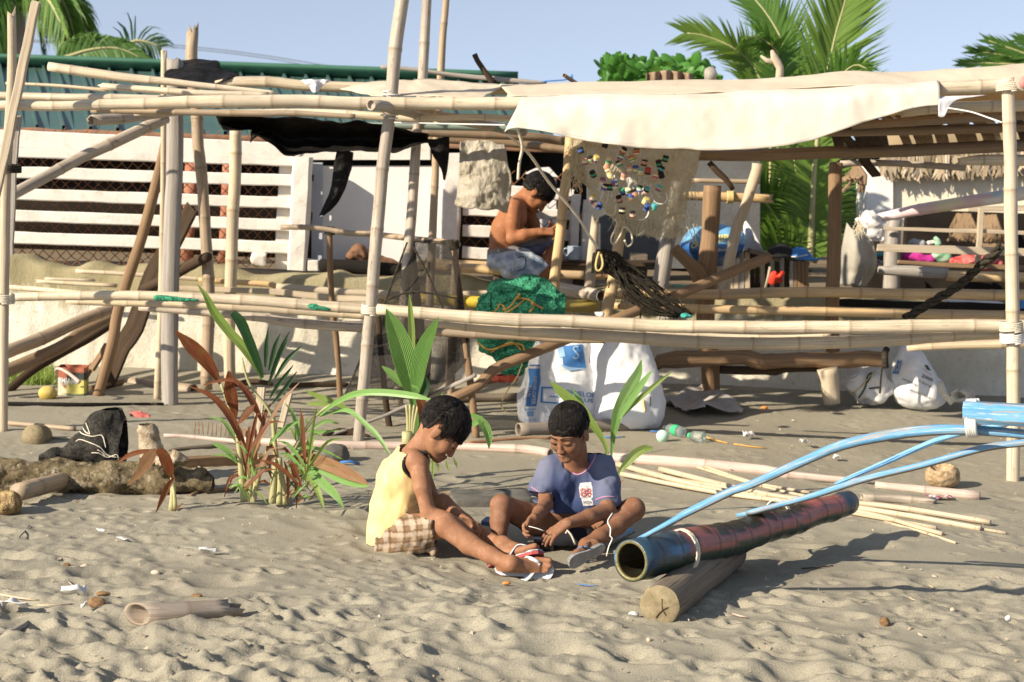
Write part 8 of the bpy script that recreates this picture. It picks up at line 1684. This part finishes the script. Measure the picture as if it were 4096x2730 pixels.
B_=SDF(w_(1500,860,10.4),w_(2140,430,11.1),.009);B_.chain([w_(1720,650),w_(1900,640)],[.13,.135],.05);B_.chain([w_(1900,640),w_(2020,590)],[.11,.06],.05);B_.chain([w_(1750,700),w_(1620,680)],[.1,.05],.04);B_.wrinkle(.014,(12,12,12),3)
o=B_.build('bag_body',MATS['foil_blue'],cb,lambda V:np.where((V[:,2]>w_(0,560)[2])[:,None],np.array([.16,.38,.62]),np.where((V[:,2]<w_(0,620)[2])[:,None],np.array([.02,.085,.26]),np.array([.04,.15,.42]))));bvs=bvh_of(o)
plain('print_yellow',(.72,.62,.22),rough=.5)
lettering('bag_lettering',bvs,'CR',(n21(1632,640),n21(1700,600),n21(1708,650),n21(1640,680)),'print_yellow',cb,.006,.03);lettering('bag_lettering',bvs,'HIPs',(n21(1832,558),n21(1985,550),n21(1985,602),n21(1832,622)),'print_yellow',cb,.006,.03);lettering('bag_lettering',bvs,'o Bake',(n21(1822,680),n21(1960,665),n21(1962,690),n21(1825,706)),'print_white',cb,.006,.01)
def crate(name,label,x0,x1,y0,y1,Y,mat,n,seed,dep=.3):
 t_=thing(name,label,'crate','slatted crates');rr=random.Random(seed);wv=(x1-x0)/n
 for i in range(n):
  m=MB();a,b_=n31(x0+wv*(i+.5),y0+rr.uniform(-8,8)),n31(x0+wv*(i+.5)+rr.uniform(-3,3),y1)
  m.add(*bar(catmull([P(a,Y),P(b_,Y)],.1),wv*.86*.4675*T(a,Y),.018,(1,0,0),.1,noise=.002));m.build('slat',MATS[mat if rr.random()<.7 else('palewood' if rr.random()<.5 else 'greywood')],t_,False)
 for yy in(y0+20,y1-60):
  m=MB();m.add(*bar(catmull([P(n31(x0,yy),Y+.03),P(n31(x1,yy+6),Y+.03)],.1),.05,.02,(0,0,1)));m.build('rail',MATS['darkwood'],t_,False)
crate('slat_crate','pale slatted crate behind the leaning branch post',-330,10,700,1060,10.75,'palewood',7,3);crate('slat_crate','dark slatted crate with a red slipper hung on it',10,345,720,1060,10.85,'darkwood',8,4);crate('slat_crate','brown slatted crate below the blue cap',345,510,780,1060,10.8,'brownwood',5,5)
plain('cap_blue',(.04,.17,.45),(.06,.22,.52),8,.7)
for nm,lab,mt,x,y,r,bx_ in(('cap','blue cap with pale stripe on the brown crate','cap_blue',430,760,(.085,.08,.075),1),('cap','black cap hanging on the dark crate left of the blue cap','trim_black',268,740,(.09,.07,.085),-1)):
 t_=thing(nm,lab,'cap','caps on the crates');c=P(n31(x,y),10.65);B_=SDF(c-.16,c+.16,.006);B_.ell(c,X3,r,0);B_.cut(lambda X:X[...,2]-c[2]+.02*(X[...,0]-c[0])/.1);B_.wrinkle(.004,(20,20,20),3);o=B_.build('crown',MATS[mt],t_)
 B_=SDF(c-.2,c+.2,.006);B_.ell(c+np.array([.05*bx_,-.05,.002]),X3,(.085,.06,.010),0);B_.build('brim',MATS[mt],t_)
 if mt=='cap_blue':stripe('cap_stripe',bvh_of(o),[n31(360,745),n31(430,742),n31(500,728)],.005,'print_white',t_,lift=.002)
plain('slipper_red',(.55,.035,.015),(.65,.06,.03),8,.5);t_=thing('red_slipper','bright red rubber slipper hung on the dark crate','slipper');C=catmull([P(n31(182,980),10.6),P(n31(215,925),10.6),P(n31(245,880),10.6)],.01);m=MB();m.add(*bar(C,np.interp(np.linspace(0,1,len(C)),[0,.3,.7,1],[.03,.065,.075,.05]),.016,(1,0,-.4),.3));m.build('sole',MATS['slipper_red'],t_)
m=MB();m.add(*tube(catmull([P(n31(290,880),10.55),P(n31(270,905),10.52),P(n31(245,920),10.55),P(n31(260,950),10.56),P(n31(285,935),10.56)],.01),.016,8));m.build('strap',MATS['slipper_red'],t_)
wood('stick','thin pale stick standing before the dark crate','stick','palewood',[(n31(180,830),10,10.55),(n31(165,910),11,10.55),(n31(140,1010),12,10.55)],lump=.1)
cloth('white_sheet_metal','curved white plastic sheet leaning behind the leaning branch post','plastic sheet','white_plastic',[[(n21(2080,450),10.9),(n21(2105,440),10.85)],[(n21(2085,560),10.9),(n21(2160,520),10.8)],[(n21(2090,640),10.9),(n21(2210,610),10.8)],[(n21(2090,690),10.9),(n21(2255,695),10.8)]],12,16,.004,9,4)
Q=world_path([(n21(2130,690),10,10.7),(n21(2340,745),10,10.7),(n31(250,770),9,10.7)],.05);m=MB();m.add(*bar(Q[:,:3],.03,.16,(0,0,1),.1));tag(m.build('dark_board',MATS['greywood_dark'],None,False),'grey board lying on the crates under the curved white sheet','board')
rk_=thing('clothes_rack','rough wooden rack with slats at the right, piled with folded clothes','rack')
def hslat(nm,pts,mat,th=.02,hint=(0,0,1)):Q=world_path(pts,.08);m=MB();m.add(*bar(Q[:,:3],2*Q[:,3],th,hint,.1,(.02,0),.003));m.build(nm,MATS[mat],rk_,False)
hslat('slat',[(n31(1145,500),14,11.1),(n31(1700,518),16,11.1),(n31(2600,545),16,11.1)],'palewood');hslat('slat',[(n31(1115,665),30,11.0),(n31(1700,685),34,11.0),(n31(2600,715),34,11.0)],'palewood');hslat('slat',[(n31(1290,790),16,11.05),(n31(1800,820),20,11.05),(n31(2600,850),20,11.05)],'brownwood');hslat('slat',[(n31(1880,335),22,11.3),(n31(2600,325),26,11.3)],'palewood')
hslat('upright',[(n31(1985,350),22,11.08),(n31(1960,820),24,11.08)],'palewood',.03,(1,0,0))
for pts,mt,nm in(([(n31(1240,430),62,11.2),(n31(1225,700),68,11.2),(n31(1215,1060),72,11.2)],'greywood','post'),([(n31(1105,860),36,10.95),(n31(1400,870),50,10.95),(n31(1700,888),48,10.95)],'greywood','beam')):Q=world_path(pts,.05);m=MB();m.add(*tube(Q[:,:3],Q[:,3],14,lump=.07));m.build(nm,MATS[mt],rk_)
Q=world_path([(n31(1690,905),44,10.93),(n31(2000,915),46,10.93),(n31(2600,935),46,10.93)],.05);m=MB();m.add(*culm(Q,.3));m.build('beam',MATS['honey'],rk_);V,F,U,N=box(P(n31(2000,980),11.7),(1.9,.08,.5),0,.01);new_obj('back_panel',mesh('back_panel',V,F,False),MATS['deep_shade'],rk_)
V,F,U,N=box(P(n31(2640,800),12.4),(2.4,.08,.75),0,.01);tag(new_obj('shade_panel',mesh('shade_panel',V,F,False),MATS['deep_shade']),'dark panel standing in for the shade behind the clothes rack','wall')  # dark sheet stands in for the shade behind the rack
def pile(name,label,mat,pts,Y,rad,seed,wr=.012):
 cs=[P(n31(*p),Y)for p in pts];cs_=np.array(cs);B_=SDF(cs_.min(0)-max(rad)*1.4-.02,cs_.max(0)+max(rad)*1.4+.02,.008);B_.chain(cs,rad,.02);B_.wrinkle(wr,(16,16,26),seed);return tag(B_.build(name,MATS[mat]),label,'clothes','folded clothes on the rack')
plain('cloth_magenta',(.42,.02,.18),(.52,.06,.32),20,.9,.1,.6,40,bdist=.01);plain('cloth_red',(.50,.035,.04),(.62,.25,.22),26,.9,.1,.6,30,bdist=.01);plain('cloth_dark',(.03,.035,.04),(.06,.065,.07),8,.9);plain('cloth_teal',(.05,.28,.35),(.1,.4,.45),8,.9);plain('cloth_floral',(.55,.45,.4),(.08,.05,.1),60,.9);plain('cloth_mint',(.10,.40,.20),(.55,.6,.5),14,.9);plain('cloth_grey',(.22,.24,.25),(.4,.41,.4),8,.9)
pile('folded_cloth','magenta folded cloth on the rack right of the grey post','cloth_magenta',[(1340,740),(1450,752),(1560,765)],11.25,[.034,.036,.034],3);pile('folded_cloth','red patterned clothes heaped on the rack by the far right','cloth_red',[(1760,790),(1880,775),(2000,785),(2130,800)],11.2,[.03,.05,.048,.03],4,.02);pile('folded_cloth','dark grey folded cloth under the magenta one','cloth_dark',[(1335,775),(1580,785)],11.27,[.02,.024],5);pile('folded_cloth','teal cloth peeking left of the grey rack post','cloth_teal',[(1100,735),(1150,740)],11.35,[.022,.024],6);pile('folded_cloth','patterned cloth with fine print left of the grey rack post','cloth_floral',[(970,815),(1060,805),(1150,812)],11.3,[.022,.030,.03],7);pile('folded_cloth','black cloth above the fine printed one','cloth_dark',[(1000,785),(1150,765)],11.34,[.022,.03],8);pile('folded_cloth','mint and white cloth on the rack between magenta and red','cloth_mint',[(1610,735),(1690,745)],11.25,[.04,.04],9);pile('folded_cloth','grey clothes on the upper rack slat','cloth_grey',[(1400,625),(1480,632)],11.3,[.03,.026],10);pile('folded_cloth','pale green bag standing on the upper rack slat','cloth_mint',[(1600,585),(1615,630)],11.3,[.012,.03],11);pile('folded_cloth','pink white bundle on the upper rack slat left of the green bag','print_peach',[(1540,630),(1570,622)],11.32,[.024,.02],12)
for i,(x,y)in enumerate(((1840,430),(2060,440),(2110,560))):
 m=MB();rr=random.Random(i)
 for j in range(50):a=P(n31(x+rr.uniform(-60,60),y-60+20*rr.random()),12.2);m.add(*bar(np.array([a,a+np.array([rr.uniform(-.06,.06),-.02,-.1]),a+np.array([rr.uniform(-.1,.1),-.03,-.2])]),.02,.003,(1,.2,0)))
 tag(m.build('dry_thatch_bunch',MATS['dry_leaf']),['dry thatch bunch hanging left of the rack upright','dry thatch bunch hanging right of the rack upright','low dry thatch bunch at the far right behind the rack'][i],'thatch','dry thatch bunches')
dw=quad_panel('shade_panel',MATS['deep_shade'],None,2985,3520,560,1010,15.6,.1);tag(dw,'black panel added for the deep shade behind the lower fronds of the young palm','wall')  # added sheet, its black colour is the shade between the fronds
attrcol('banner',.5,.4,.1,60,.06,8);bp=thing('painted_pole','pale pink painted bamboo pole with frayed end sloping before the thatched house','painted pole')
Q=world_path([(n31(1090,418),40,10.6),(n31(1400,350),48,10.5),(n31(1800,285),54,10.4),(n31(2200,225),58,10.3),(n31(2600,165),60,10.2)],.04);V,F,U,N=culm(Q,.6,.02);s_=(V[:,0]-V[:,0].min())/np.ptp(V[:,0]);col=np.tile([.72,.52,.52],(len(V),1));col[(np.abs(s_-.40)<.07)]=[.72,.64,.45];col[s_>.62]=[.78,.74,.70];col[(np.abs(s_-.66)<.015)]=[.45,.6,.66];col[s_<.12]=[.72,.60,.60]
m=MB();m.add(V,F,U,N);o=m.build('pole',MATS['banner'],bp);a_=o.data.attributes.new('paint','FLOAT_COLOR','POINT');a_.data.foreach_set('color',np.hstack([col,np.ones((len(V),1))]).astype(np.float32).ravel())
c0=P(n31(1060,470),10.58);B_=SDF(c0-.22,c0+.22,.009);B_.chain([P(n31(960,420),10.58),P(n31(1040,440),10.56),P(n31(1090,540),10.56),P(n31(1130,580),10.56)],[.03,.055,.045,.02],.03);B_.wrinkle(.02,(26,26,26),4);o=B_.build('frayed_wrap',MATS['white_plastic'],bp)
m=MB();rr=random.Random(3)
for j in range(36):a=P(n31(950+rr.uniform(-10,40),400+rr.uniform(-20,70)),10.57);m.add(*tube(catmull([a,a+np.array([rr.uniform(-.04,.01),-.01,-.04]),a+np.array([rr.uniform(-.06,.04),-.01,-.1*rr.random()-.03])],.02),.002,4))
m.build('loose_fibres',MATS['net_thread'],bp)
pe=thing('painted_pole_end','round grey pole end with pink core at the right edge of the roof','pole');C=catmull([P(n30(2360,705),7.9),P(n30(2420,700),8.3)],.02);m=MB();m.add(*tube(C,76*.4675*T(n30(2360,705),7.9),22));m.build('pole',MATS['greycane'],pe);m=MB();plain('pink_core',(.60,.25,.22),rough=.7);m.add(*tube([C[0]+(0,-.004,0),C[0]+(0,.002,0)],.03,16));m.build('core',MATS['pink_core'],pe)
Q=world_path([(n31(1700,1130),14,10.6),(n31(1900,1140),16,10.6),(n31(2150,1150),16,10.6)],.06);m=MB();m.add(*bar(Q[:,:3],.03,.12,(0,0,1),.1,(.01,.01),.004));tag(m.build('white_board',MATS['white_plastic'],None,False),'white foam board lying on the wall ledge at the right','board')
Q=world_path([(n31(760,1135),30,10.52),(n31(1400,1160),34,10.52),(n31(2600,1190),38,10.52)],.08);m=MB();m.add(*bar(Q[:,:3],2*Q[:,3],.06,(0,0,1),.1,noise=.005));tag(m.build('dark_ledge_beam',MATS['charred'],None,False),'long dark beam along the wall top at the right','beam')
V,F,U,N=box(P(n21(1560,1005),10.7),(.12,.08,.035),0,.006);tag(new_obj('green_box',mesh('green_box',V,F,False),plain('box_green',(.22,.38,.27),rough=.6)),'flat pale green box behind the diagonal pole','box')
V,F,U,N=box(P(n31(2345,1140),10.3),(.05,.05,.07),0,.006);tag(new_obj('blue_carton',mesh('blue_carton',V,F,False),MATS['print_blue']),'blue carton by the wall at the right edge','box')
blob('wad','wad of white plastic on the lower rail under the leaning bamboo post','plastic wad','white_plastic',n21(860,1230),(.05,.04,.035),.015,30,.007,-1)if False else None
B_=SDF(P(n21(780,1290),8.4),P(n21(960,1180),8.9),.006);B_.ell(P(n21(860,1232),8.62),X3,(.03,.03,.02),0);B_.wrinkle(.012,(40,40,40),2);tag(B_.build('plastic_wad',MATS['white_plastic']),'wad of white plastic tied at the foot of the leaning bamboo post','plastic wad')
for a_,b_,lab in((n01(1320,1095),n01(1700,1118),'green net scrap wound on the left lower rail'),(n11(500,1165),n11(690,1198),'green net scrap on the rail left of the tall leaning post')):
 Q=world_path([(a_,22,8.6),(((a_[0]*.7+b_[0]*.3),(a_[1]*.7+b_[1]*.3)),26,8.6),(b_,8,8.6)],.02);m=MB();m.add(*tube(Q[:,:3],Q[:,3],8,lump=.4,lumpscale=30));tag(m.build('net_scrap',MATS['green_net']),lab,'net scrap','green net scraps')
B_=SDF(P(n21(1520,1300),8.5),P(n21(1680,1220),9.5),.006);B_.ell(P(n21(1590,1258),9.1),X3,(.03,.03,.018),0);B_.wrinkle(.012,(40,40,40),2);tag(B_.build('net_scrap',plain('teal_net',(.03,.25,.22),(.06,.4,.35),60,.8)),'teal net knot at the lower end of the black net bundle','net scrap','green net scraps')
def kids(o):return[c for c in bpy.data.objects if c.parent==o]
for o in[x for x in bpy.data.objects if x.type=='EMPTY' and x.parent is None]:
 pts=[v.co for c in o.children_recursive if c.type=='MESH' for v in c.data.vertices]
 if not pts:continue
 a=np.array([p[:]for p in pts]);b=Vector(((a[:,0].min()+a[:,0].max())/2,(a[:,1].min()+a[:,1].max())/2,a[:,2].min()))
 o.location=b
 for c in o.children:c.matrix_parent_inverse=Matrix.Translation(-b)
